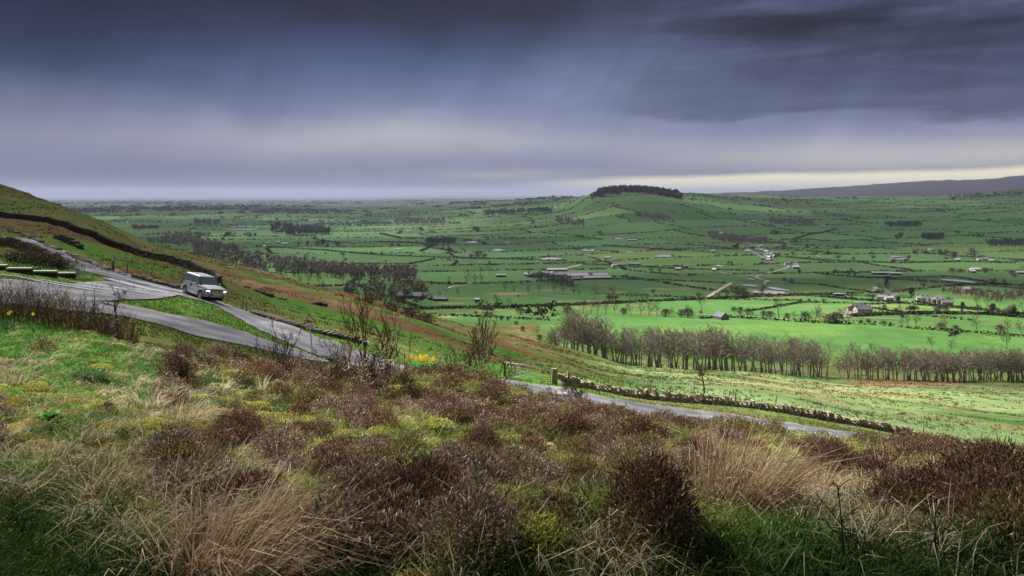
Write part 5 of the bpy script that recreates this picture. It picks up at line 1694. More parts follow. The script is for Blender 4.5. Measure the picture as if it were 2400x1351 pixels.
# the net of far hedges and hedgerow trees that follows the field edges
far_h = Acc(); far_t = Acc()
aa, bb = [], []
ga_, gb_ = np.meshgrid(np.linspace(-6500, 7500, 2200), np.linspace(-2600, 6800, 1500), indexing='ij')
# walk candidate points of the plain and keep those where the field number changes a few metres away
npts = 620000
u_ = rng.random(npts); d_ = 640 * (6300 / 640) ** u_
px_ = rng.uniform(180, 2460, npts)
x_ = (px_ - CX) / F * d_
vis = ~((px_ < 1250) & (d_ < 700))
step_ = 2.0 + d_ * 0.0007
i0, j0 = field_id(x_, d_)
edge = np.zeros(npts, bool)
for dx, dy in ((1, 0), (0, 1), (-1, 0), (0, -1)):
    i1, j1 = field_id(x_ + dx * step_, d_ + dy * step_)
    edge |= (i1 != i0) | (j1 != j0)
alive = vnoise(i0 * 2.3 + j0 * 5.1, j0 * 1.7 + 9, 91) > 0.34 + 0.14 * smooth01(d_, 2200, 4500)
gapn = fbm(x_ / 45, d_ / 45, 93, 3)
keep = edge & alive & vis & (gapn > 0.20)
xs, ds = x_[keep], d_[keep]
rep = 5
xs = np.repeat(xs, rep) + rng.normal(size=len(xs) * rep) * 1.4; ds = np.repeat(ds, rep) + rng.normal(size=len(ds) * rep) * 1.4
n = len(xs)
zz = hz(xs, ds)
hh = 2.0 + 0.0006 * ds
q = np.stack([xs, ds, zz + rng.random(n) * hh], 1)
s = unit(rng.normal(size=(n, 3)) * [1, 1, 0.3]); t_ = unit(np.cross(s, rng.normal(size=(n, 3))))
sz = (0.45 + ds * 0.00045)[:, None] * (0.6 + 0.7 * rng.random((n, 1)))
V = np.stack([q - s * sz * 1.6, q - t_ * sz * .7, q + s * sz * 1.6, q + t_ * sz * .8], 1).reshape(-1, 3)
far_h.add((V, np.arange(4 * n).reshape(n, 4), np.repeat(np.clip(HC * (1 + rng.normal(size=(n, 1)) * .25), .004, 1), 4, 0)))
tag(link("far_hedgerows", far_h.mesh("hedgerows", M_leafy)), "countless thin hedgerows netting the far valley fields", kind='stuff')

# hedgerow trees: the nearer ones singly, the rest as one mass
idx = np.nonzero(keep & (rng.random(npts) < 0.028))[0]
clump = fbm(x_[idx] / 260, d_[idx] / 260, 97, 3)
idx = idx[(clump > 0.54) | (rng.random(len(idx)) < 0.12)]
near_idx = [i for i in idx if d_[i] < 1900 and (px_[i] > 1300 or d_[i] > 900)]
near_idx = near_idx[:130]
near_set = set(near_idx)
for i in near_idx:
    k = rng.random()
    kind = 'bare' if k < 0.62 else ('bush' if k < 0.9 else 'dark')
    hh_ = {'bare': 8.5, 'bush': 4.5, 'dark': 7.5}[kind] * (0.7 + 0.6 * rng.random())
    x, y = float(x_[i]), float(d_[i]); z = float(hz(x, y))
    o = put_tree(FV[kind][int(rng.integers(4))], x, y, hh_, 1.0, "", GRP[kind], NAME[kind], 1.1, z, cat="bush" if kind == 'bush' else "tree")
    p_ = px_of(x, y, z)
    PENDING.append((o, NOUN[kind], p_[0], p_[1]))
for i in idx:
    if i in near_set: continue
    x, y = x_[i], d_[i]; z = float(hz(x, y))
    big = 1 + (rng.random() < 0.12) * 0.8
    for _ in range(1 + int(rng.random() < 0.45) * 2):
        h = (6.5 + 4.5 * rng.random()) * (1 + y / 12000) * big
        xx_, yy_ = x + rng.normal() * 12, y + rng.normal() * 12
        c = TC[['bare', 'dark', 'brown', 'bare', 'olive'][int(rng.integers(5))]]
        v = leaf_cloud(30, h * .5, h * .45, h * .42, h * .45, h * .13, c, hollow=0.3)
        far_t.add((v[0] + [xx_, yy_, z], v[1], v[2]))
tag(link("far_trees", far_t.mesh("far_trees", M_leafy)), "countless small trees scattered over the far plain", kind='stuff')
# still farther: bands of trees and villages toward the sea
fb = Acc()
n = 2600
u_ = rng.random(n); d_ = 6000 * (20000 / 6000) ** u_
px_ = rng.uniform(120, 1400, n)
cl = fbm((px_ - CX) / F * d_ / 900, d_ / 1500, 99, 3)
for i in np.nonzero(cl > 0.47)[0]:
    x, y = (px_[i] - CX) / F * d_[i], d_[i]
    z = float(hz(x, y)); h = 14 + 10 * rng.random()
    v = leaf_cloud(14, h * 2.6, h * 1.2, h * .5, h * .4, h * .4, TC['bare'], hollow=0.3)
    fb.add((v[0] + [x, y, z], v[1], v[2]))
tag(link("far_woodland", fb.mesh("far_woodland", M_leafy)), "faint dark woodland bands on the flat horizon", kind='stuff')

# undergrowth at the feet of the belts, brown scrub patches on the slope
ug = Acc()
for p0, p1, dd, h, cc in [((1275, 0), (1935, 0), 306, 1.6, TC['brown']), ((1965, 0), (2400, 0), 326, 2.0, TC['brown']), ((1280, 0), (1420, 0), 300, 3.6, TC['brown'])]:
    W2 = [on(p, dd)[:2] for p in np.linspace(p0[0], p1[0], 24)]
    r_ = hedge_mesh(np.array(W2), 5.0, h, 10, cc * 1.1, 0.22, gap=0.4)
    ug.add(r_)
tag(link("undergrowth", ug.mesh("undergrowth", M_leafy)), "brown scrub at the feet of the shelter belt trees", kind='stuff')

for bpx, bd, w, hp, lab in [(925, 118, 13, 22, "brown thorn thicket on the green slope, left part"), (965, 116, 12, 24, "brown thorn thicket on the green slope, middle part"), (998, 114, 9, 24, "bent thorn bushes at the right end of the thicket"), (868, 122, 9, 22, "small brown thorn bush above the thicket")]:
    x, y, z = on(bpx, bd)
    r_ = woody("thorn_bush", int(bpx), 1.9, 0.05, 3, dict(HAW, nch=[7, 6, 5, 4], rmin=0.014), [C(0.06, 0.045, 0.035), C(0.08, 0.055, 0.04), C(0.10, 0.065, 0.045), C(0.115, 0.07, 0.05)], (x, y, z), lab, "thorn bush", "thorn bushes on the slope", stems=7, stemspread=0.9)
    r_.scale = (1.25, 1.25, 0.8)
# ------------------------------------------------------------------ box and prism helpers
class MB:
    """collects simple solids into one part"""
    def __init__(s): s.V = []; s.F = []
    def poly(s, pts, faces):
        b0 = len(s.V); s.V += [tuple(map(float, p)) for p in pts]; s.F += [tuple(b0 + i for i in f) for f in faces]
        return s
    def box(s, x0, x1, y0, y1, z0, z1, jit=0.0):
        p = [(x, y, z) for z in (z0, z1) for y in (y0, y1) for x in (x0, x1)]
        if jit: p = [tuple(c + rng.normal() * jit for c in q) for q in p]
        return s.poly(p, [(0, 2, 3, 1), (4, 5, 7, 6), (0, 1, 5, 4), (2, 6, 7, 3), (0, 4, 6, 2), (1, 3, 7, 5)])
    def cyl(s, p0, p1, r0, r1=None, k=10):
        r1 = r0 if r1 is None else r1
        p0 = np.array(p0, float); p1 = np.array(p1, float); d = unit(p1 - p0)
        a = np.array([1.0, 0, 0]) if abs(d[2]) > .9 else np.array([0, 0, 1.0])
        u_ = unit(np.cross(d, a)); v_ = np.cross(d, u_)
        pts = [p0 + (u_ * math.cos(2 * math.pi * i / k) + v_ * math.sin(2 * math.pi * i / k)) * r0 for i in range(k)]
        pts += [p1 + (u_ * math.cos(2 * math.pi * i / k) + v_ * math.sin(2 * math.pi * i / k)) * r1 for i in range(k)]
        return s.poly(pts, [(i, (i + 1) % k, k + (i + 1) % k, k + i) for i in range(k)] + [tuple(range(k - 1, -1, -1)), tuple(range(k, 2 * k))])
    def build(s, name, mat, parent=None, smooth=False, bevel=0.0, loc=None):
        m = bpy.data.meshes.new(name)
        m.from_pydata(s.V, [], s.F); m.materials.append(mat); m.update()
        if smooth: m.polygons.foreach_set('use_smooth', np.ones(len(m.polygons), bool))
        o = link(name, m, parent, loc)
        if bevel:
            bv = o.modifiers.new("bevel", 'BEVEL'); bv.width = bevel; bv.segments = 2; bv.limit_method = 'ANGLE'; bv.angle_limit = R(35)
        return o


# ------------------------------------------------------------------ dry stone walls
def stone_wall(name, pts, height, thick, label, cat="stone wall", stone=0.32, coping=True, tone=(0.17, 0.145, 0.12), broken=0.0, lift=0.0, moss=0.2, group=None, mesh_only=False, ragged=0.0):
    P = catmull([(p[0], p[1], 0) for p in pts], stone)[:, :2]
    body = []; cope = []
    tone = np.array(tone)
    seglen = np.linalg.norm(np.diff(P, axis=0), axis=1)
    S_ = np.concatenate([[0], np.cumsum(seglen)]); L = S_[-1]
    course = stone * 0.42
    def pos(s):
        return np.interp(s, S_, P[:, 0]), np.interp(s, S_, P[:, 1])
    bx = []
    hgt = lambda s: height * (1 - broken * smooth01(fbm(np.array([s * 0.35]), np.array([2.2]), 701 + int(pts[0][0]) % 50, 3), 0.45, 0.65)[0])
    s = 0.0
    nc = max(2, int(height / course))
    for c in range(nc):
        s = rng.random() * stone
        while s < L:
            l = stone * (0.55 + 0.9 * rng.random())
            if (c + 1) * course <= hgt(s) + course * 0.3:
                x, y = pos(s + l / 2); x2, y2 = pos(min(s + l / 2 + .05, L)); an = math.atan2(y2 - y, x2 - x + 1e-9)
                w_ = thick * (1 - 0.25 * c / nc) * (0.92 + 0.16 * rng.random())
                bx.append((x, y, c * course - 0.12 + lift, l * 0.98, w_, course * 0.98, an, 0, 0, tone * (0.55 + 0.8 * rng.random()) * (1 + rng.normal(size=3) * 0.05)))
            s += l
    cx_ = []
    if coping:
        s = 0.0
        while s < L:
            l = stone * (0.28 + 0.25 * rng.random())
            h_ = hgt(s)
            if rng.random() > 0.06 + broken * 0.4:
                x, y = pos(s); x2, y2 = pos(min(s + .05, L)); an = math.atan2(y2 - y, x2 - x + 1e-9)
                cx_.append((x, y, int(h_ / course) * course - 0.14 + lift, l * 0.75, thick * (0.75 + 0.3 * rng.random()), stone * (0.65 + 0.5 * rng.random()), an, -0.35 + rng.normal() * 0.18, rng.normal() * 0.08,
                            (tone * 0.95 if rng.random() > moss else C(0.16, 0.17, 0.08)) * (0.7 + 0.6 * rng.random())))
            s += l
    def tomesh(L_, nm):
        n = len(L_)
        base = np.array([[sx_, sy_, sz_] for sz_ in (0, 1) for sy_ in (-.5, .5) for sx_ in (-.5, .5)])
        V = np.empty((n, 8, 3)); Cc = np.empty((n, 8, 3))
        for i, (x, y, z, l, w, h, an, tilt, roll, cc) in enumerate(L_):
            b_ = base * [l, w, h] + rng.normal(size=(8, 3)) * [l * .07, w * .05, h * .09]
            b_[:, 0] += b_[:, 2] * math.tan(tilt); b_[:, 1] += b_[:, 2] * math.tan(roll)
            ca, sa = math.cos(an), math.sin(an)
            gx_ = b_[:, 0] * ca - b_[:, 1] * sa + x; gy_ = b_[:, 0] * sa + b_[:, 1] * ca + y
            V[i, :, 0] = gx_; V[i, :, 1] = gy_; V[i, :, 2] = b_[:, 2] + z
            Cc[i] = np.clip(cc, 0.01, 0.8)
        zz_ = hz(V[:, :, 0].mean(1), V[:, :, 1].mean(1))
        V[:, :, 2] += zz_[:, None]
        F0 = np.array([(0, 2, 3, 1), (4, 5, 7, 6), (0, 1, 5, 4), (2, 6, 7, 3), (0, 4, 6, 2), (1, 3, 7, 5)])
        Fc = (np.arange(n)[:, None, None] * 8 + F0[None]).reshape(-1, 4)
        return V.reshape(-1, 3), Fc, Cc.reshape(-1, 3)
    x0, y0 = P[0]; o0 = np.array([x0, y0, float(hz(x0, y0))])
    root = empty(name, tuple(o0)); tag(root, label, cat, group)
    v = tomesh(bx, "body"); link("body", mesh_np("body", v[0] - o0, v[1], M_stone, v[2]), root)
    if cx_:
        v = tomesh(cx_, "coping"); link("coping", mesh_np("coping", v[0] - o0, v[1], M_stone, v[2]), root)
    return root


def W(px, row, d0, d1): return at(px, row, d0, d1)[:2]


# long wall below the pasture
main_wall = [on(1312, 60.5)[:2], on(1370, 62)[:2], on(1450, 64)[:2], on(1573, 66)[:2], on(1700, 68.5)[:2], on(1850, 70.5)[:2], on(2000, 72)[:2], on(2120, 72.5)[:2], on(2200, 72.5)[:2], on(2282, 72)[:2]]
stone_wall("drystone_wall", main_wall, 0.62, 0.55, "long dry stone wall with upright coping between the road and the pale pasture", "stone wall", 0.42, broken=0.45, moss=0.1, tone=(0.30, 0.255, 0.20))
# dark wall across the left hillside
hill_wall = [on(p, d)[:2] for p, d in [(-60, 142), (40, 138), (120, 132), (200, 125), (300, 117), (380, 109), (440, 103), (500, 97), (515, 93)]]
stone_wall("drystone_wall", hill_wall, 1.35, 0.6, "long dark dry stone wall slanting down the left hillside", "stone wall", 0.55, tone=(0.075, 0.062, 0.052), moss=0.2, coping=False)
stone_wall("drystone_wall", [on(-40, 93)[:2], on(30, 88)[:2], on(80, 82)[:2], on(110, 77)[:2], on(140, 71)[:2]], 1.0, 0.55, "brown stone wall between the garden hedge and the upper road", "stone wall", 0.40, tone=(0.13, 0.095, 0.075), moss=0.15, broken=0.3)
stone_wall("drystone_wall", [on(20, 116)[:2], on(120, 98)[:2], on(200, 85.5)[:2], on(255, 79)[:2]], 0.5, 0.8, "tumbled low stone wall along the far verge of the upper road", "stone wall", 0.42, tone=(0.17, 0.15, 0.12), broken=0.9, coping=False)
stone_wall("drystone_wall", [on(300, 76.5)[:2], on(350, 74)[:2], on(400, 72.5)[:2], on(418, 72)[:2]], 0.6, 0.7, "ruined grassy wall behind the car", "stone wall", 0.4, tone=(0.14, 0.12, 0.095), broken=0.8, coping=False)
stone_wall("drystone_wall", [on(585, 67)[:2], on(640, 64.5)[:2], on(700, 62)[:2], on(780, 60.5)[:2], on(850, 60)[:2]], 0.55, 0.8, "collapsed dark stone wall on the verge beyond the warning sign", "stone wall", 0.38, tone=(0.11, 0.085, 0.07), broken=0.8, coping=False)
stone_wall("drystone_wall", [on(128, 112)[:2], on(150, 109)[:2], on(188, 104)[:2]], 1.1, 0.8, "short dark ruined wall alone on the left hillside", "stone wall", 0.5, tone=(0.06, 0.045, 0.04), broken=0.4, coping=False)
stone_wall("drystone_wall", [on(560, 100)[:2], on(650, 95)[:2], on(760, 98)[:2]], 0.6, 0.7, "half buried dark wall running through the brown slope", "stone wall", 0.5, tone=(0.08, 0.06, 0.05), broken=0.8, coping=False)

# ------------------------------------------------------------------ gate
M_galv = noisy("galvanised_steel", (0.36, 0.37, 0.38), (0.50, 0.51, 0.52), 20, 0.6, spec=0.4)
M_galv.node_tree.nodes['Principled BSDF'].inputs['Metallic'].default_value = 0.0
M_post = noisy("weathered_wood", (0.16, 0.12, 0.085), (0.28, 0.22, 0.16), 14, 0.9, bump=0.4)
M_gstone = noisy("gatepost_stone", (0.19, 0.14, 0.095), (0.33, 0.26, 0.18), 7, 0.95, bump=0.6)
g0 = on(1187, 60.6); g1 = on(1292, 60.2)
gr = empty("field_gate", g0, math.atan2(g1[1] - g0[1], g1[0] - g0[0]))
gl = math.hypot(g1[0] - g0[0], g1[1] - g0[1])
slope_g = (g1[2] - g0[2]) / gl
tag(gr, "silver metal bar gate into the green slope beside the road", "gate")
fr = MB()
for x_ in (0.02, gl - 0.05): fr.cyl((x_, 0, 0.14 + slope_g * x_), (x_, 0, 1.14 + slope_g * x_), 0.028)
fr.cyl((0, 0, 1.14), (gl, 0, 1.14 + slope_g * gl), 0.034)
fr.build("gate_frame", M_galv, gr, True)
for k_, h_ in enumerate((0.16, 0.30, 0.46, 0.64, 0.86)):
    MB().cyl((0, 0, h_), (gl, 0, h_ + slope_g * gl), 0.017).build("bar", M_galv, gr, True)
MB().cyl((gl * .33, 0.02, 0.15 + slope_g * gl * .33), (gl * .33, 0.02, 1.14 + slope_g * gl * .33), 0.02).build("upright", M_galv, gr, True)
px1 = on(1299, 60.0)
b_ = MB(); b_.box(-0.20, 0.20, -0.16, 0.16, -0.3, 1.20, 0.025)
o = b_.build("gatepost", M_gstone, None, False, 0.03, px1); tag(o, "thick squared stone gatepost at the right end of the gate", "gatepost")
b_ = MB(); b_.box(-0.09, 0.09, -0.09, 0.09, -0.3, 1.15, 0.01)
o = b_.build("gatepost", M_post, None, False, 0.01, on(1183, 60.8)); tag(o, "slim dark gatepost at the left end of the gate", "gatepost")

# ------------------------------------------------------------------ posts
POSTS = [(1331, 60.5, 1.15, "fence post behind the wall just right of the gate"), (1524, 69, 1.15, "fence post rising behind the wall, first along it"), (1626, 71, 1.2, "dark fence post behind the middle of the wall"),
         (1709, 73, 1.05, "left one of two close fence posts behind the wall"), (1723, 72.5, 1.05, "right one of two close fence posts behind the wall"), (1816, 72.6, 1.3, "leaning fence post behind the right half of the wall"),
         (2164, 75, 1.15, "pale fence post behind the low end of the wall"), (2307, 70, 1.15, "lone fence post past the right end of the wall"), (298, 80, 1.2, "bare wooden fence post behind the road junction"),
         (568, 68, 0.95, "dark fence post stub right of the car"), (577, 67, 1.0, "second dark post stub right of the car")]
for ppx, pd, ph, lab in POSTS:
    x, y, z = on(ppx, pd)
    b_ = MB(); b_.cyl((0, 0, -0.3), (0.02 + (0.12 if 'leaning' in lab else 0), 0, ph), 0.075, 0.065, 8)
    o = b_.build("fence_post", M_post, None, True, 0, (x, y, z)); tag(o, lab, "fence post", "wooden fence posts")
M_white = material("white_paint", (0.80, 0.80, 0.78), 0.5)
x, y, z = on(265, 80)
wr = empty("marker_post", (x, y, z)); tag(wr, "wooden post with a white marker plate beyond the road junction", "post")
MB().box(-0.11, 0.11, -0.09, 0.09, -0.3, 1.62, 0.008).build("post", M_post, wr, False, 0.01)
MB().box(-0.09, 0.09, -0.125, -0.093, 0.98, 1.58).build("marker_plate", M_white, wr, False, 0.008)
MB().cyl((x, y, z + 0.7), on(298, 80)[:2] + (on(298, 80)[2] + 0.7,), 0.02, k=6).build("fence_wire", M_post)
bpy.data.objects["fence_wire"].name = "fence_rail"
tag(bpy.data.objects["fence_rail"], "thin rail between the marker post and the bare post", "fence rail")

# ------------------------------------------------------------------ warning sign
M_red = material("sign_red", (0.70, 0.03, 0.03), 0.45)
M_signw = material("sign_white", (0.78, 0.78, 0.76), 0.4)
M_black = material("black", (0.012, 0.012, 0.012), 0.5)
M_back = noisy("rusty_brown", (0.12, 0.055, 0.03), (0.20, 0.10, 0.06), 18)
x, y, z = on(731, 52.5)
sg = empty("warning_sign", (x, y, z + 0.02), R(8)); tag(sg, "red edged triangular steep hill warning sign with a white plate below", "road sign")
sg.rotation_euler = (R(2), R(-4), R(10)); sg.scale = (1.12, 1.12, 1.05)
H_ = 2.20
MB().cyl((0, 0.03, -0.3), (0, 0.03, H_ - 0.2), 0.038).build("pole", M_galv, sg, True)
def tri(c, s, y0, y1):
    h = s * math.sqrt(3) / 2
    P3 = [(-s / 2, c - h / 3), (s / 2, c - h / 3), (0, c + 2 * h / 3)]
    return [(p[0], y0, p[1]) for p in P3] + [(p[0], y1, p[1]) for p in P3]
TF = [(0, 1, 2), (5, 4, 3), (0, 3, 4, 1), (1, 4, 5, 2), (2, 5, 3, 0)]
zc_ = H_ - 0.28
MB().poly(tri(zc_, 0.72, -0.03, 0.0), TF).build("border", M_red, sg, False, 0.01)
MB().poly(tri(zc_, 0.52, -0.036, -0.0305), TF).build("panel", M_signw, sg)
MB().poly([(-0.19, -0.040, zc_ - 0.12), (0.17, -0.040, zc_ - 0.12), (-0.13, -0.040, zc_ + 0.02), (-0.19, -0.0365, zc_ - 0.12), (0.17, -0.0365, zc_ - 0.12), (-0.13, -0.0365, zc_ + 0.02)], TF).build("hill_symbol", M_black, sg)
pl = MB().box(-0.25, 0.25, -0.025, 0.0, zc_ - 0.54, zc_ - 0.26).build("plate", M_signw, sg, False, 0.005)
lt = MB()
for r_, n_ in ((0, 6), (1, 7)):
    for k_ in range(n_):
        x0 = -0.20 + k_ * 0.40 / n_
        zt = zc_ - 0.33 - r_ * 0.11
        lt.box(x0, x0 + 0.012, -0.029, -0.0255, zt - 0.035, zt + 0.03)
        if (k_ + r_) % 3: lt.box(x0 + .012, x0 + 0.04, -0.029, -0.0255, zt - 0.035, zt - 0.022)
        if (k_ + r_) % 2: lt.box(x0 + .012, x0 + 0.04, -0.029, -0.0255, zt + 0.018, zt + 0.03)
lt.build("lettering", M_black, pl)
MB().box(0.03, 0.24, 0.0, 0.03, zc_ - 0.80, zc_ - 0.62).build("brown_plate", M_back, sg, False, 0.005)

# ------------------------------------------------------------------ small white verge posts and the give way marking
x, y, z = on(252, 33)
o = MB().cyl((0, 0, -0.2), (0, 0, 0.75), 0.02, k=8).build("white_stake", M_white, None, True, 0, (x, y, z)); tag(o, "thin white stake among the red stems by the lower road", "stake")
M_line = noisy("road_paint", (0.55, 0.55, 0.54), (0.75, 0.75, 0.73), 6, 0.5)
def paint(name, pairs, wid, lift=0.10):
    V = []; Fq = []
    for (a_, b__) in pairs:
        a3 = np.array(a_[:2]); b3 = np.array(b__[:2]); n = max(2, int(np.linalg.norm(b3 - a3) / 0.3) + 1)
        d_ = unit(b3 - a3); s_ = np.array([-d_[1], d_[0]]) * wid / 2
        base = len(V)
        for t_ in np.linspace(0, 1, n):
            p = a3 * (1 - t_) + b3 * t_
            for sg_ in (-1, 1):
                q = p + s_ * sg_
                V.append((q[0], q[1], float(hz(q[0], q[1])) + lift))
        for i in range(n - 1):
            Fq.append((base + 2 * i, base + 2 * i + 1, base + 2 * i + 3, base + 2 * i + 2))
    return mesh_np(name, V, Fq, M_line)
pr = []
for k_ in range(9):
    p0 = at(268 + k_ * 17, 676 + k_ * 1.5, 55, 72); p1 = at(268 + k_ * 17 + 11, 676 + (k_ + .65) * 1.5, 55, 72)
    pr.append((p0, p1))
mk = link("road_marking", paint("road_marking", pr, 0.22, 0.105)); tag(mk, kind='structure')
def puddle(name, pxc, rowc, d0, d1, rx, ry, lift, ang=0.0, mat=None, n=36, seed=0):
    cx_, cy_, _ = at(pxc, rowc, d0, d1)
    V = [(cx_, cy_)]; rs = np.random.default_rng(seed)
    ph = rs.random(3) * 6
    for ring in (0.5, 1.0):
        for i in range(n):
            a_ = 2 * math.pi * i / n
            k_ = 1 + 0.18 * math.sin(2 * a_ + ph[0]) + 0.12 * math.sin(3 * a_ + ph[1]) + 0.08 * math.sin(7 * a_ + ph[2])
            u_, v_ = rx * ring * k_ * math.cos(a_), ry * ring * k_ * math.sin(a_)
            V.append((cx_ + u_ * math.cos(ang) - v_ * math.sin(ang), cy_ + u_ * math.sin(ang) + v_ * math.cos(ang)))
    V = np.array(V)
    z = hz(V[:, 0], V[:, 1]) + lift
    Fq = [(0, 1 + i, 1 + (i + 1) % n) for i in range(n)]
    Fr = []
    for i in range(n):
        a1, b1 = 1 + i, 1 + (i + 1) % n
        Fr += [(a1, n + a1, n + b1), (a1, n + b1, b1)]
    return mesh_np(name, np.column_stack([V, z]), Fq + Fr, mat or M_water, smooth=True)
M_wet = material("puddle_painted_glare", (0.66, 0.66, 0.70), 0.15, spec=1.0)  # pale base colour stands in for sky glare on the wet road
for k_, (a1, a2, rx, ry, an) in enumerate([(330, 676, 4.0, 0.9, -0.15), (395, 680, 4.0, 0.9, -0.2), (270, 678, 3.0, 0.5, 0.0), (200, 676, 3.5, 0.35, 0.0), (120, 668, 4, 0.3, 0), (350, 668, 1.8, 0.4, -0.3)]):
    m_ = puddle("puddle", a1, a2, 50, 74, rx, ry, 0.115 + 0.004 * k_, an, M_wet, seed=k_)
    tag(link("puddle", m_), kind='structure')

# ------------------------------------------------------------------ garden wall with white copings, hedge and netting at the left
M_darkwall = noisy("dark_stone_wall", (0.022, 0.02, 0.022), (0.055, 0.048, 0.045), 5, 0.9)
M_cope = noisy("white_coping", (0.55, 0.54, 0.50), (0.78, 0.77, 0.72), 5, 0.6)
gw = empty("garden_wall", on(60, 57.5)); tag(gw, "low dark garden wall stepping down under long white coping slabs", "garden wall")
ox, oy, oz = gw.location
STEP = [(-70, 17, 621), (17, 76, 628), (76, 134, 635), (134, 177, 639)]
for k_, (p0, p1, rw) in enumerate(STEP):
    dd = at((max(p0, 0) + p1) / 2, rw + 13, 54, 72)[1]
    x0 = (p0 - CX) / F * dd - ox; x1 = (p1 - CX) / F * dd - ox; zt = -(rw - HZ) / F * dd - oz
    yy_ = dd - oy
    zb = min(float(hz(x0 + ox, dd)), float(hz(x1 + ox, dd))) - oz - 0.2
    MB().box(x0 + 0.02, x1 - 0.02, yy_ - 0.12, yy_ + 0.12, zb, zt - 0.10).build("wall", M_darkwall, gw)
    MB().box(x0, x1 - 0.04, yy_ - 0.18, yy_ + 0.18, zt - 0.10, zt + 0.02).build("coping", M_cope, gw, False, 0.02)
M_net = bpy.data.materials.new("green_netting"); M_net.use_nodes = True
nt = M_net.node_tree; pb = nt.nodes['Principled BSDF']; pb.inputs['Base Color'].default_value = (0.25, 0.36, 0.30, 1); pb.inputs['Alpha'].default_value = 0.45
cgx, cgy, cgz = on(163, 63.5)
cg = empty("netting_cage", (cgx, cgy, cgz)); tag(cg, "pale green netting frame at the end of the garden wall", "netting cage")
fm = MB()
for xx_ in (0.0, 0.75):
    for yy_ in (0.0, 0.9): fm.cyl((xx_, yy_, -0.1), (xx_, yy_, 1.05), 0.02, k=6)
for zz_ in (1.05,):
    fm.cyl((0, 0, zz_), (.75, 0, zz_), .02, k=6); fm.cyl((0, .9, zz_), (.75, .9, zz_), .02, k=6); fm.cyl((0, 0, zz_), (0, .9, zz_), .02, k=6); fm.cyl((.75, 0, zz_), (.75, .9, zz_), .02, k=6)
fm.build("cage_frame", M_galv, cg)
MB().poly([(0, -.01, 0), (.75, -.01, 0), (.75, -.01, 1.04), (0, -.01, 1.04)], [(0, 1, 2, 3)]).poly([(.76, 0, 0), (.76, .9, 0), (.76, .9, 1.04), (.76, 0, 1.04)], [(0, 1, 2, 3)]).build("netting", M_net, cg)
hr = Acc()
for k_ in range(9):
    p_ = 20 + k_ * 17
    x, y, z = on(p_, 66.5)
    c_ = TC['brown'] * 1.3 if k_ % 3 != 1 else C(0.03, 0.06, 0.02)
    v = leaf_cloud(420, 0.75, 0.6, 0.62 - 0.03 * abs(k_ - 3), 0.68, 0.045, c_, hollow=0.55)
    hr.add((v[0] + [x, y, z], v[1], v[2]))
    if k_ % 2 == 0:
        v = leaf_cloud(300, 0.7, 0.6, 0.6, 0.9, 0.04, C(0.13, 0.06, 0.035), hollow=0.6); hr.add((v[0] + [x, y + 0.8, z + 0.1], v[1], v[2]))
o = link("garden_hedge", hr.mesh("garden_hedge", M_leafy)); tag(o, "russet and green clipped hedge behind the white coped garden wall", "hedge")

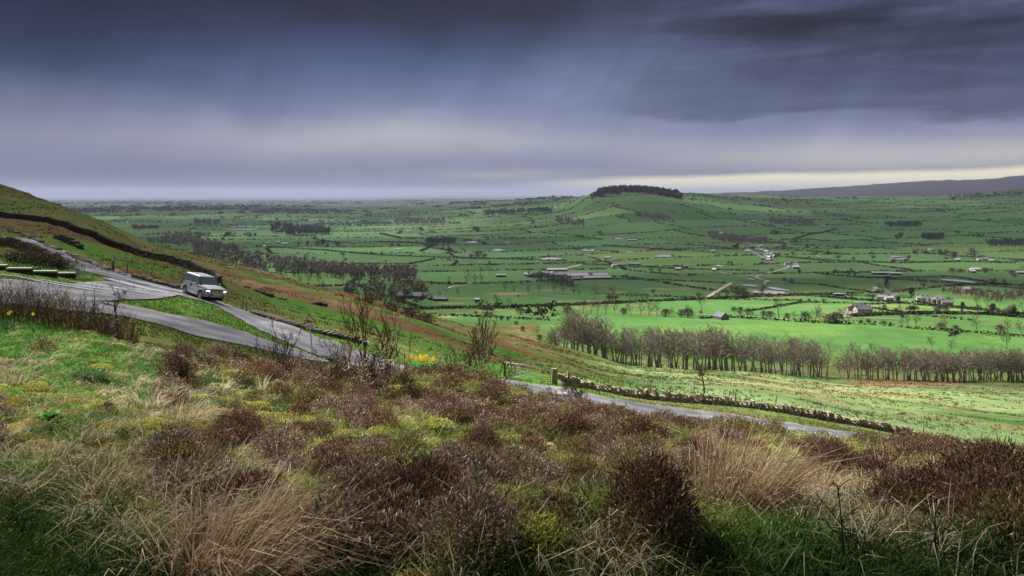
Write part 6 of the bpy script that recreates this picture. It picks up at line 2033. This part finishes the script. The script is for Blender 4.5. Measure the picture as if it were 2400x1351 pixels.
# ------------------------------------------------------------------ car
def build_car(loc, rz, pitch, roll):
    car = empty("parked_car", loc); car.name = "suv"
    tag(car, "silver grey boxy four wheel drive car with lit headlights on the road", "car")
    car.rotation_euler = (roll, pitch, rz)
    paint_ = material("silver_grey_paint", (0.19, 0.21, 0.26), 0.35, metal=0.25, spec=0.6)
    paint_.node_tree.nodes['Principled BSDF'].inputs['Coat Weight'].default_value = 0.7
    lit_paint = material("silver_paint_lit_copy", (0.34, 0.35, 0.40), 0.45, metal=0.1, spec=0.6)  # paler copy of the body paint; brightness of bonnet and roof painted in
    glass = material("tinted_glass", (0.07, 0.10, 0.11), 0.08, spec=1.0)
    wglass = material("windscreen_glass", (0.16, 0.20, 0.21), 0.08, spec=1.0)
    rub = material("tyre_rubber", (0.015, 0.015, 0.015), 0.8)
    rimm = material("dark_alloy", (0.10, 0.10, 0.11), 0.35, metal=0.8)
    trim = material("black_trim", (0.015, 0.015, 0.018), 0.5)
    chrome = material("bright_trim", (0.65, 0.66, 0.70), 0.2, metal=0.9)
    lamp = material("headlight_lit", (0.9, 0.85, 0.95), 0.2, emit=(1.0, 0.84, 0.98), estr=1.3)
    redl = material("tail_light", (0.35, 0.02, 0.02), 0.3)
    plate = material("number_plate_white", (0.80, 0.80, 0.80), 0.4)
    # lower body: side outline with wheel arches, swept over a rounded width
    prof = [(-2.42, 0.50), (-2.46, 0.80), (-2.44, 1.10), (-2.36, 1.24), (-1.2, 1.25), (0.0, 1.22), (0.92, 1.19), (1.6, 1.14), (2.15, 1.07), (2.36, 1.00), (2.45, 0.86), (2.47, 0.60), (2.40, 0.40)]
    def arch(cx_, r): return [(cx_ + r * math.cos(a_), 0.40 + r * math.sin(a_)) for a_ in np.linspace(0, math.pi, 11)]
    low = [(2.10, 0.38)] + arch(1.56, 0.47) + [(1.02, 0.34), (-0.80, 0.34)] + arch(-1.32, 0.47) + [(-1.86, 0.40)]
    outline = prof + low
    ys = [-1.0, -0.965, 0.965, 1.0]
    def halfw(x, z):
        w = 0.985
        w -= 0.10 * smooth01(z, 0.95, 1.30) + 0.05 * smooth01(0.55 - z, 0, 0.25)
        w -= 0.22 * smooth01(x, 1.9, 2.5) ** 2 + 0.10 * smooth01(-x, 2.1, 2.5)
        return float(w)
    mb = MB()
    n = len(outline)
    pts = []
    for s_ in (-1, 1):
        pts += [(x, s_ * halfw(x, z), z) for x, z in outline]
    faces = [tuple(range(n)), tuple(range(2 * n - 1, n - 1, -1))]
    faces = [tuple(reversed(range(n))), tuple(range(n, 2 * n))]
    for i in range(n):
        j = (i + 1) % n
        faces.append((i, j, n + j, n + i))
    mb.poly(pts, faces)
    mb.build("body", paint_, car, False, 0.035)
    # bonnet: raised clamshell
    bp_ = []
    for x, z in ((0.98, 1.195), (1.6, 1.155), (2.12, 1.09), (2.36, 1.015)):
        w = 0.80 - 0.10 * max(0, (x - 1.9) / 0.5)
        bp_ += [(x, -w, z), (x, -w * .55, z + 0.045), (x, w * .55, z + 0.045), (x, w, z)]
    MB().poly(bp_, [(4 * i + j, 4 * i + 4 + j, 4 * i + 5 + j, 4 * i + 1 + j) for i in range(3) for j in range(3)]).build("bonnet", lit_paint, car, True)
    # cabin: dark glass house with painted roof and pillars
    def cab(z, off=0.0):
        t_ = (z - 1.20) / (1.80 - 1.20)
        xf = 1.08 - 0.72 * t_; xr = -2.34 + 0.34 * t_
        w = 0.875 - 0.155 * t_ + off
        return xf, xr, w
    xf0, xr0, w0 = cab(1.20); xf1, xr1, w1 = cab(1.80)
    MB().poly([(xr0, -w0, 1.20), (xf0, -w0 * .93, 1.20), (xf0, w0 * .93, 1.20), (xr0, w0, 1.20), (xr1, -w1, 1.80), (xf1, -w1 * .95, 1.80), (xf1, w1 * .95, 1.80), (xr1, w1, 1.80)],
              [(0, 3, 2, 1), (4, 5, 6, 7), (0, 1, 5, 4), (2, 3, 7, 6), (3, 0, 4, 7), (1, 2, 6, 5)]).build("cabin", trim, car)
    def lerp(x0, z0, side, push):
        t_ = (z0 - 1.20) / 0.60; w = (0.875 - 0.155 * t_) + push
        return (x0, side * w, z0)
    for side in (-1, 1):
        wins = [(-2.16, -1.42, -1.94, -1.40), (-1.34, -0.42, -1.32, -0.44), (-0.34, 0.86, -0.34, 0.42)]
        for a0, a1, b0, b1 in wins:
            q = [lerp(a0, 1.25, side, 0.012), lerp(a1, 1.25, side, 0.004 if a1 > .5 else 0.012), lerp(b1, 1.76, side, 0.006), lerp(b0, 1.76, side, 0.012)]
            if a1 > .5:
                q[1] = (q[1][0], q[1][1] * 0.955, q[1][2]); q[2] = (q[2][0], q[2][1] * 0.985, q[2][2])
            MB().poly(q, [(0, 1, 2, 3) if side < 0 else (3, 2, 1, 0)]).build("side_window", glass, car)
    MB().poly([(1.085, -0.76, 1.22), (1.085, 0.76, 1.22), (0.42, 0.655, 1.775), (0.42, -0.655, 1.775)], [(0, 1, 2, 3)]).build("windscreen", wglass, car)
    MB().poly([(-2.35, 0.80, 1.25), (-2.35, -0.80, 1.25), (-2.04, -0.66, 1.76), (-2.04, 0.66, 1.76)], [(0, 1, 2, 3)]).build("rear_window", glass, car)
    MB().poly([(-2.08, -.70, 1.80), (-2.08, .70, 1.80), (.40, .66, 1.80), (.40, -.66, 1.80), (-2.0, -.62, 1.875), (-2.0, .62, 1.875), (.22, .59, 1.865), (.22, -.59, 1.865), (-.9, -.63, 1.895), (-.9, .63, 1.895), (-.9, -.715, 1.80), (-.9, .715, 1.80)],
              [(0, 4, 5, 1), (3, 2, 6, 7), (0, 10, 8, 4), (10, 3, 7, 8), (1, 5, 9, 11), (11, 9, 6, 2), (4, 8, 9, 5), (8, 7, 6, 9), (0, 1, 11, 10), (10, 11, 2, 3)]).build("roof", lit_paint, car, False, 0.02)
    MB().cyl((-1.75, 0.1, 1.87), (-1.9, 0.1, 1.98), 0.02, 0.008).build("aerial", trim, car)
    for x_ in (-0.35,):
        MB().box(0, 0.02, -0.008, 0.008, 0, 0.5)
    # front face
    gf = MB().box(2.40, 2.475, -0.50, 0.50, 0.72, 0.985); grille = gf.build("grille", trim, car, False, 0.01)
    for k_ in range(4):
        MB().box(2.4752, 2.492, -0.47, 0.47, 0.745 + k_ * 0.058, 0.765 + k_ * 0.058).build("grille_bar", chrome, grille)
    for s_ in (-1, 1):
        hl = MB().poly([(2.44, s_ * .53, .78), (2.28, s_ * .90, .80), (2.26, s_ * .90, .97), (2.41, s_ * .53, .985), (2.2, s_ * .53, .78), (2.1, s_ * .88, .80), (2.1, s_ * .88, .97), (2.2, s_ * .53, .985)],
                       [(0, 1, 2, 3), (7, 6, 5, 4), (0, 4, 5, 1), (1, 5, 6, 2), (2, 6, 7, 3), (3, 7, 4, 0)]).build("headlight", trim, car)
        MB().cyl((2.33, s_ * .66, .88), (2.47, s_ * .66, .88), 0.062, 0.06, 14).build("lamp", lamp, hl, True)
        MB().cyl((2.26, s_ * .81, .885), (2.40, s_ * .81, .885), 0.05, 0.048, 14).build("lamp", lamp, hl, True)
        MB().box(2.25, 2.42, min(s_ * .56, s_ * .92), max(s_ * .56, s_ * .92), 0.66, 0.71).build("bumper_insert", chrome, car, False, 0.01)
        MB().cyl((2.36, s_ * .72, .50), (2.46, s_ * .70, .50), 0.055, 0.05, 12).build("fog_lamp", chrome, car, True)
        MB().box(-2.47, -2.36, min(s_ * .74, s_ * .93), max(s_ * .74, s_ * .93), 0.85, 1.18).build("tail_light", redl, car, False, 0.01)
        mr = MB().box(0.62, 0.76, min(s_ * .98, s_ * 1.16), max(s_ * .98, s_ * 1.16), 1.18, 1.34).build("mirror", lit_paint, car, False, 0.03)
        MB().cyl((0.69, s_ * .88, 1.22), (0.69, s_ * 1.0, 1.22), 0.03).build("mirror_arm", trim, mr)
        MB().box(-2.30, 2.0, min(s_ * .975, s_ * .99), max(s_ * .975, s_ * .99), 0.60, 0.635).build("side_moulding", trim, car)
        MB().box(-0.82, 1.05, min(s_ * .90, s_ * .985), max(s_ * .90, s_ * .985), 0.28, 0.35).build("sill", trim, car)
        for x_ in (-0.55, 0.15):
            MB().box(x_ - .1, x_ + .1, min(s_ * .955, s_ * 0.985), max(s_ * .955, s_ * 0.985), 1.02, 1.05).build("door_handle", chrome, car)
        for x_ in (-0.38,):
            MB().box(x_ - .007, x_ + .007, min(s_ * .93, s_ * .988), max(s_ * .93, s_ * .988), 0.42, 1.2).build("door_gap", trim, car)
    MB().box(2.30, 2.475, -0.60, 0.60, 0.36, 0.47).build("lower_grille", trim, car, False, 0.01)
    MB().box(2.44, 2.485, -0.52, 0.52, 0.44, 0.475).build("bumper_strip", chrome, car, False, 0.006)
    np_ = MB().box(2.455, 2.505, -0.26, 0.26, 0.555, 0.665).build("number_plate", plate, car)
    lt = MB()
    for k_ in range(7):
        y0 = -0.225 + k_ * 0.062 + (0.025 if k_ > 3 else 0)
        lt.box(2.5052, 2.508, y0, y0 + .012, .575, .645)
        if k_ % 2 == 0: lt.box(2.5052, 2.508, y0 + .012, y0 + .038, .633, .645)
        if k_ % 3 != 1: lt.box(2.5052, 2.508, y0 + .012, y0 + .038, .604, .616)
        if k_ % 3 == 0: lt.box(2.5052, 2.508, y0 + .028, y0 + .04, .575, .645)
    lt.build("lettering", trim, np_)
    for x_ in (1.56, -1.32):
        for s_ in (-1, 1):
            w_ = MB().cyl((x_, s_ * .70, .385), (x_, s_ * .955, .385), 0.385, k=28).build("wheel", rub, car, False, 0.03)
            MB().cyl((x_, s_ * .93, .385), (x_, s_ * .962, .385), 0.275, k=24).build("rim", rimm, w_)
            sp = MB()
            for k_ in range(7):
                a_ = 2 * math.pi * k_ / 7
                sp.cyl((x_ + .05 * math.cos(a_), s_ * .967, .385 + .05 * math.sin(a_)), (x_ + .25 * math.cos(a_), s_ * .963, .385 + .25 * math.sin(a_)), 0.022, 0.018, 6)
            sp.build("spokes", chrome, w_)
        MB().cyl((x_, -.72, .46), (x_, .72, .46), 0.46, k=24).build("wheel_well", trim, car)
    MB().box(-2.2, 2.2, -0.72, 0.72, 0.33, 0.9).build("underbody", trim, car)
    return car


cx_, cy_, cz_ = at(473, 700, 63, 71)
k_ = int(np.argmin(np.hypot(CENTRE[:, 0] - cx_, CENTRE[:, 1] - cy_)))
tang = unit(CENTRE[min(k_ + 6, len(CENTRE) - 1), :2] - CENTRE[k_ - 6, :2])
hd_ = math.atan2(tang[1], tang[0])
hd_ = R(-44); tang = np.array([math.cos(hd_), math.sin(hd_)])
def road_z(x, y): return float(hz(x, y)) + 0.06
zf = road_z(cx_ + tang[0] * 1.5, cy_ + tang[1] * 1.5); zr = road_z(cx_ - tang[0] * 1.4, cy_ - tang[1] * 1.4)
side_ = np.array([-tang[1], tang[0]])
zl = road_z(cx_ + side_[0] * .9, cy_ + side_[1] * .9); zri = road_z(cx_ - side_[0] * .9, cy_ - side_[1] * .9)
car = build_car((cx_, cy_, (zf + zr + zl + zri) / 4 + 0.03), R(-44), math.atan2(zr - zf, 2.9), math.atan2(zl - zri, 1.8) * 0.5)
print("CAR", cx_, cy_, cz_, math.degrees(hd_), zf, zr, zl, zri)

# ------------------------------------------------------------------ buildings of the valley
M_wst = noisy("pale_render", (0.40, 0.39, 0.36), (0.56, 0.55, 0.51), 0.7, 0.8)
M_stw = noisy("gritstone_wall", (0.16, 0.135, 0.11), (0.28, 0.24, 0.19), 1.2, 0.95)
M_brw = noisy("dark_boarding", (0.05, 0.045, 0.04), (0.10, 0.09, 0.08), 1.0, 0.9)
M_slate = noisy("stone_slate_roof", (0.10, 0.10, 0.115), (0.17, 0.17, 0.19), 0.8, 0.75, spec=0.2)
M_sheet = noisy("cement_sheet_roof", (0.19, 0.185, 0.20), (0.30, 0.295, 0.315), 0.5, 0.75, spec=0.2)
M_whroof = noisy("white_sheet_roof", (0.34, 0.34, 0.36), (0.48, 0.48, 0.50), 0.5, 0.5)
M_win = material("window_glass", (0.03, 0.035, 0.045), 0.1, spec=0.9)
M_frame = material("white_window_frame", (0.7, 0.7, 0.68), 0.5)
M_door = material("painted_door", (0.10, 0.06, 0.04), 0.6)


def house(name, px, row, w, dep, eave, ridge, rz, wall, roof, label, cat, d0=430, d1=9000, windows=0, chimney=0, group=None, doors=0, hip=0.0, storeys=2, lean=False, pend=None):
    x, y, z = at(px, row, d0, d1)
    root = empty(name, (x, y, z), R(rz))
    tag(root, label, cat, group)
    if pend: PENDING.append((root, pend, px, row))
    MB().box(-w / 2, w / 2, -dep / 2, dep / 2, -4.0, eave).poly([(-w / 2, -dep / 2, eave), (-w / 2, dep / 2, eave), (-w / 2, 0, ridge), (-w / 2 + .3, -dep / 2, eave), (-w / 2 + .3, dep / 2, eave), (-w / 2 + .3, 0, ridge)], [(0, 2, 1), (3, 4, 5), (0, 3, 5, 2), (1, 2, 5, 4)]) \
        .poly([(w / 2, -dep / 2, eave), (w / 2, dep / 2, eave), (w / 2, 0, ridge), (w / 2 - .3, -dep / 2, eave), (w / 2 - .3, dep / 2, eave), (w / 2 - .3, 0, ridge)], [(0, 1, 2), (3, 5, 4), (0, 2, 5, 3), (1, 4, 5, 2)]).build("wall", wall, root)
    o = 0.35; t = 0.22
    sl_ = (ridge - eave) / (dep / 2)
    e_ = eave - sl_ * o
    rf = MB()
    for s_ in (-1, 1):
        rf.poly([(-w / 2 - o, s_ * (dep / 2 + o), e_), (w / 2 + o, s_ * (dep / 2 + o), e_), (w / 2 + o - hip, 0, ridge), (-w / 2 - o + hip, 0, ridge),
                 (-w / 2 - o, s_ * (dep / 2 + o), e_ + t), (w / 2 + o, s_ * (dep / 2 + o), e_ + t), (w / 2 + o - hip, 0, ridge + t), (-w / 2 - o + hip, 0, ridge + t)],
                [(0, 3, 2, 1), (4, 5, 6, 7), (0, 1, 5, 4), (1, 2, 6, 5), (2, 3, 7, 6), (3, 0, 4, 7)])
    ro = rf.build("roof", roof, root)
    for k in range(chimney):
        xc = -w / 2 + 0.6 if k == 0 else w / 2 - 0.6
        if k == 2: xc = 0.0
        MB().box(xc - .45, xc + .45, -.4, .4, ridge - .6, ridge + 1.2).build("chimney", M_stw, ro)
    for k in range(windows):
        for st_ in range(storeys):
            xw = -w / 2 + w * (k + 0.5) / windows
            zb = 0.9 + st_ * (eave / storeys)
            wn = MB().box(xw - .55, xw + .55, -dep / 2 - .06, -dep / 2 - .002, zb, zb + 1.2).build("window", M_frame, root)
            MB().box(xw - .45, xw + .45, -dep / 2 - .09, -dep / 2 - .062, zb + .1, zb + 1.1).build("pane", M_win, wn)
    for k in range(doors):
        xw = -w / 2 + w * (k + 1.0) / (doors + 1)
        MB().box(xw - .5, xw + .5, -dep / 2 - .07, -dep / 2 - .003, 0, 2.1).build("door", M_door, root)
    return root


house("stone_barn", 1690, 750, 8.5, 7.0, 2.6, 5.4, 115, M_stw, M_slate, "small lone stone barn at the edge of the bright meadow", "barn", 430, 640, doors=1)
# farm with sheds in the middle of the plain
FS = [(1305, 636, 34, 16, 3.2, 5.6, 4, M_sheet, "pale roofed long shed at the back of the grey farm"), (1275, 645, 26, 14, 3.4, 5.4, -6, M_sheet, "pale pointed shed at the left of the grey farm"), (1318, 648, 42, 16, 3.0, 5.2, 8, M_slate, "dark roofed shed in the middle of the grey farm"),
      (1342, 645, 52, 16, 3.2, 5.4, 6, M_slate, "long dark shed behind the front row of the grey farm"), (1375, 650, 62, 18, 3.4, 5.6, 10, M_sheet, "longest pale shed at the right of the grey farm"), (1398, 655, 40, 15, 3.0, 5.0, 10, M_sheet, "pale low shed at the right front of the grey farm"),
      (1332, 657, 34, 14, 2.8, 4.8, 8, M_slate, "grey front shed above the bare trees of the farm"), (1250, 650, 18, 12, 3.2, 5.2, -10, M_slate, "small dark shed at the left end of the grey farm"), (1238, 647, 12, 8, 3.0, 4.6, 0, M_whroof, "little whitish shed at the far left of the grey farm")]
for px_, row_, w, dp, e_, r_, rz, mt, lab in FS:
    house("farm_shed", px_, row_, w, dp, e_, r_, rz, M_brw, mt, lab, "farm shed", 850, 1600, group="sheds of the grey farm")
house("open_barn", 1174, 650, 15, 9, 3.4, 4.8, 5, M_brw, M_sheet, "white roofed open barn left of the grey farm", "barn", 850, 1600)
# farmhouse by the pale drive
house("farmhouse", 2022, 737, 13, 7.5, 4.6, 6.9, 4, M_wst, M_slate, "white fronted farmhouse with a grey slate roof and white gable", "farmhouse", 500, 800, windows=4, chimney=2, doors=0)
house("farm_building", 2012, 725, 9, 6, 3.6, 5.8, 10, M_stw, M_slate, "stone outbuilding behind the white fronted farmhouse", "outbuilding", 500, 900)
house("stone_barn", 1999, 731, 6, 7, 4.0, 6.2, 60, M_stw, M_slate, "brown stone barn end left of the white fronted farmhouse", "barn", 500, 900)
# farm under tall trees
house("farmhouse", 2077, 697, 10, 8, 4.2, 7.2, 40, M_wst, M_sheet, "pale gabled farmhouse under the tall trees", "farmhouse", 600, 1100, windows=3, chimney=1)
house("farm_building", 2095, 700, 9, 7, 3.4, 5.6, 30, M_wst, M_sheet, "small pale building right of the gabled farmhouse", "outbuilding", 600, 1100)
house("farm_building", 2063, 702, 8, 6, 2.8, 4.6, -20, M_wst, M_sheet, "low pale building left of the gabled farmhouse", "outbuilding", 600, 1100)
house("farm_building", 2082, 703, 9, 5, 2.4, 3.6, 10, M_wst, M_whroof, "low white fronted building before the gabled farmhouse", "outbuilding", 600, 1100, windows=3, storeys=1)
house("cottage", 2051, 684, 7, 6, 3.6, 5.4, 30, M_wst, M_whroof, "whitish cottage at the left end of the tall trees", "cottage", 700, 1100)
house("field_shelter", 1966, 694, 11, 4, 2.6, 2.9, 0, M_brw, M_whroof, "small dark open shelter with a white roof on the hedge line", "field shelter", 600, 1100)
# terrace
for k, (px_, row_) in enumerate([(2160, 707), (2172, 708), (2184, 709), (2196, 711), (2208, 714), (2220, 718)]):
    house("cottage", px_, row_, 9.5, 6.5, 4.0, 6.4, -20, M_stw if k % 2 else M_wst, M_slate if k % 3 else M_sheet, f"terraced cottage in the grey row, {spell(k + 1)} from its left end", "cottage", 600, 1100, windows=2, chimney=1, group="terrace of grey cottages")
house("cottage", 2264, 686, 9, 7, 4.4, 6.6, 10, M_wst, M_whroof, "bright white cottage in the scrubby wood at right", "cottage", 700, 1200, windows=2, chimney=1)
house("cottage", 2288, 685, 5, 5, 3.4, 5.2, 60, M_wst, M_sheet, "tiny pale cottage right of the bright white one", "cottage", 700, 1200)
house("long_shed", 2068, 644, 34, 8, 3.2, 4.8, -3, M_brw, M_sheet, "long whitish roofed shed standing open in the green fields", "shed", 1000, 1900)
house("long_shed", 2098, 645, 18, 8, 3.0, 4.6, -8, M_brw, M_sheet, "right extension of the long whitish shed", "shed", 1000, 1900)
house("farm_building", 2081, 651, 8, 6, 2.5, 3.8, 0, M_brw, M_slate, "little dark hut in front of the long whitish shed", "hut", 1000, 1900)
# cottages under the slope
house("cottage_row", 955, 700, 34, 8, 3.6, 7.0, -14, M_stw, M_slate, "long stone cottage row with a dark slate roof below the slope", "cottages", 560, 1000, windows=6, chimney=2)
house("cottage", 993, 699, 9, 8, 3.8, 6.2, 60, noisy("warm_stone", (0.30, 0.21, 0.14), (0.44, 0.33, 0.24), 1.0), M_slate, "warm stone gable end at the right of the cottage row", "cottage", 560, 1000, windows=2)
house("farm_building", 1014, 703, 9, 6, 2.4, 3.8, -5, M_brw, M_slate, "low dark outbuilding right of the warm stone gable", "outbuilding", 560, 1000)
house("farm_building", 1033, 706, 14, 7, 2.6, 4.2, -5, M_brw, M_slate, "wide dark barn at the end of the cottage yard", "outbuilding", 560, 1000)
house("farm_building", 1117, 707, 5, 5, 2.4, 3.6, 20, M_brw, M_whroof, "tiny white roofed hut in the hedge right of the cottages", "hut", 560, 1000)
house("greenhouse", 1797, 666, 5, 5, 3, 4.4, 0, M_wst, M_whroof, "tiny pale block beside the winding lane", "hut", 800, 1600)
# village along the valley road
VIL = [(1757, 577), (1764, 580), (1770, 583), (1776, 581), (1781, 586), (1786, 590), (1790, 586), (1796, 593), (1801, 597), (1806, 600), (1811, 597), (1803, 607), (1797, 600), (1815, 604), (1820, 597), (1752, 592), (1791, 610), (1802, 613), (1846, 622), (1865, 631), (1866, 626), (1775, 588), (1749, 575), (1784, 580)]
for k, (px_, row_) in enumerate(VIL):
    house("cottage", px_, row_, 9 + 4 * rng.random(), 7, 4.2, 6.8, -35 + rng.normal() * 25, [M_wst, M_stw, M_stw][k % 3], [M_slate, M_sheet, M_slate, M_whroof][k % 4], "", "cottage", 1400, 3200, chimney=1, group="cottages of the roadside village", pend="small village cottage")
FARMS = [(1450, 563, 30, M_whroof), (1482, 565, 34, M_whroof), (1500, 563, 24, M_slate), (1430, 564, 14, M_sheet), (1527, 584, 18, M_sheet), (1670, 591, 16, M_whroof), (1688, 548, 22, M_whroof), (1765, 520, 26, M_whroof), (1719, 500, 26, M_sheet), (1575, 517, 16, M_sheet),
         (1456, 624, 22, M_slate), (1486, 622, 30, M_slate), (1440, 625, 12, M_sheet), (1604, 628, 14, M_slate), (1590, 634, 12, M_sheet), (1674, 636, 8, M_whroof), (1929, 532, 14, M_whroof), (2099, 606, 22, M_sheet), (2108, 612, 20, M_sheet), (2122, 611, 14, M_slate), (2092, 612, 16, M_slate),
         (2285, 635, 20, M_whroof), (2278, 640, 12, M_whroof), (2243, 612, 14, M_whroof), (2296, 611, 12, M_sheet), (2310, 610, 12, M_sheet), (2322, 614, 14, M_whroof), (2180, 588, 10, M_sheet), (2390, 643, 16, M_sheet), (1916, 605, 5, M_whroof), (630, 571, 18, M_sheet), (652, 570, 14, M_whroof), (668, 573, 24, M_whroof),
         (640, 573, 14, M_slate), (828, 571, 16, M_slate), (620, 580, 7, M_whroof), (803, 499, 20, M_whroof), (930, 503, 20, M_whroof), (975, 499, 18, M_whroof), (962, 500, 16, M_sheet), (1045, 499, 36, M_whroof), (1070, 498, 40, M_whroof), (1196, 477, 60, M_whroof), (915, 525, 40, M_slate), (932, 525, 36, M_slate),
         (1096, 541, 14, M_sheet), (1105, 540, 12, M_whroof), (299, 523, 16, M_whroof), (385, 537, 22, M_slate), (690, 486, 30, M_sheet), (350, 489, 26, M_whroof), (1190, 571, 16, M_sheet), (1845, 579, 12, M_sheet), (1823, 579, 30, M_sheet), (1148, 507, 16, M_sheet)]
for k, (px_, row_, w, mt) in enumerate(FARMS):
    house("farm_building", px_, row_, w * 0.8, 8, 3.2, 5.2, rng.normal() * 12, [M_wst, M_brw, M_stw][k % 3], mt, "", "farm building", 1200, 12000, group="scattered farm buildings of the plain", pend="distant farm building")

# ------------------------------------------------------------------ ponds and flooded corners
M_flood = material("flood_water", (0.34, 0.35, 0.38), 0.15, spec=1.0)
M_snow = material("pale_gravel", (0.55, 0.54, 0.52), 0.9)
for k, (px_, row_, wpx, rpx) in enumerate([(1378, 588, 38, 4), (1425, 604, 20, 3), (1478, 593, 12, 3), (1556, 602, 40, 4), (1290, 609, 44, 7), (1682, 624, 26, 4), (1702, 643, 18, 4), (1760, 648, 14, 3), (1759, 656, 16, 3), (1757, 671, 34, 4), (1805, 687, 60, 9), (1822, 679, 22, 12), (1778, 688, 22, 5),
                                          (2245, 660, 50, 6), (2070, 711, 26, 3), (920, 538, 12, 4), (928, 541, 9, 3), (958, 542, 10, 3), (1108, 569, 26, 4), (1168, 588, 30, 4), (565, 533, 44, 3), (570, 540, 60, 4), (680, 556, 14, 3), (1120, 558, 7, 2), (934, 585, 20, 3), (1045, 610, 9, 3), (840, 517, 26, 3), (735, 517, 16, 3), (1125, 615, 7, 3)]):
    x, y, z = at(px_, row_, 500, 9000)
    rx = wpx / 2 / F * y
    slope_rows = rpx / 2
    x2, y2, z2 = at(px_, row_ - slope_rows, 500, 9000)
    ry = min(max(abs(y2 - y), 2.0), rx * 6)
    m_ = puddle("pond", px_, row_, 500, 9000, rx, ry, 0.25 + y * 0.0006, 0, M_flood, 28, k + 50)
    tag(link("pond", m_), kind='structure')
M_track = noisy("pale_track", (0.27, 0.24, 0.19), (0.38, 0.34, 0.28), 0.3, 0.9)
M_lane = noisy("far_lane", (0.12, 0.12, 0.13), (0.18, 0.18, 0.19), 0.2, 0.5)
TRK = [([(1650, 703), (1680, 684), (1715, 664)], 5, M_track, 700), ([(1290, 638), (1325, 630), (1362, 621)], 5, M_track, 900), ([(1044, 678), (1065, 672), (1092, 670)], 4, M_track, 620),
       ([(1980, 745), (1990, 730), (2000, 722), (2010, 718)], 6, M_track, 500), ([(2000, 746), (2060, 748), (2110, 750)], 5, M_track, 500), ([(1630, 738), (1760, 744), (1850, 751)], 6, M_track, 430),
       ([(1718, 571), (1740, 579), (1780, 599), (1810, 616), (1846, 623), (1843, 629), (1812, 638), (1776, 647), (1778, 654), (1805, 660), (1860, 665)], 7, M_lane, 800), ([(740, 670), (830, 671), (870, 668)], 4, M_track, 700)]
for k, (pp, wd, mt, d0) in enumerate(TRK):
    W_ = [at(p[0], p[1], d0, 6000)[:2] for p in pp]
    m_, _c = strip_mesh("track", W_, wd, 0.5, mt, 5, 6.0, False)
    tag(link("track" if mt is M_track else "lane", m_), kind='structure')

settle_labels()
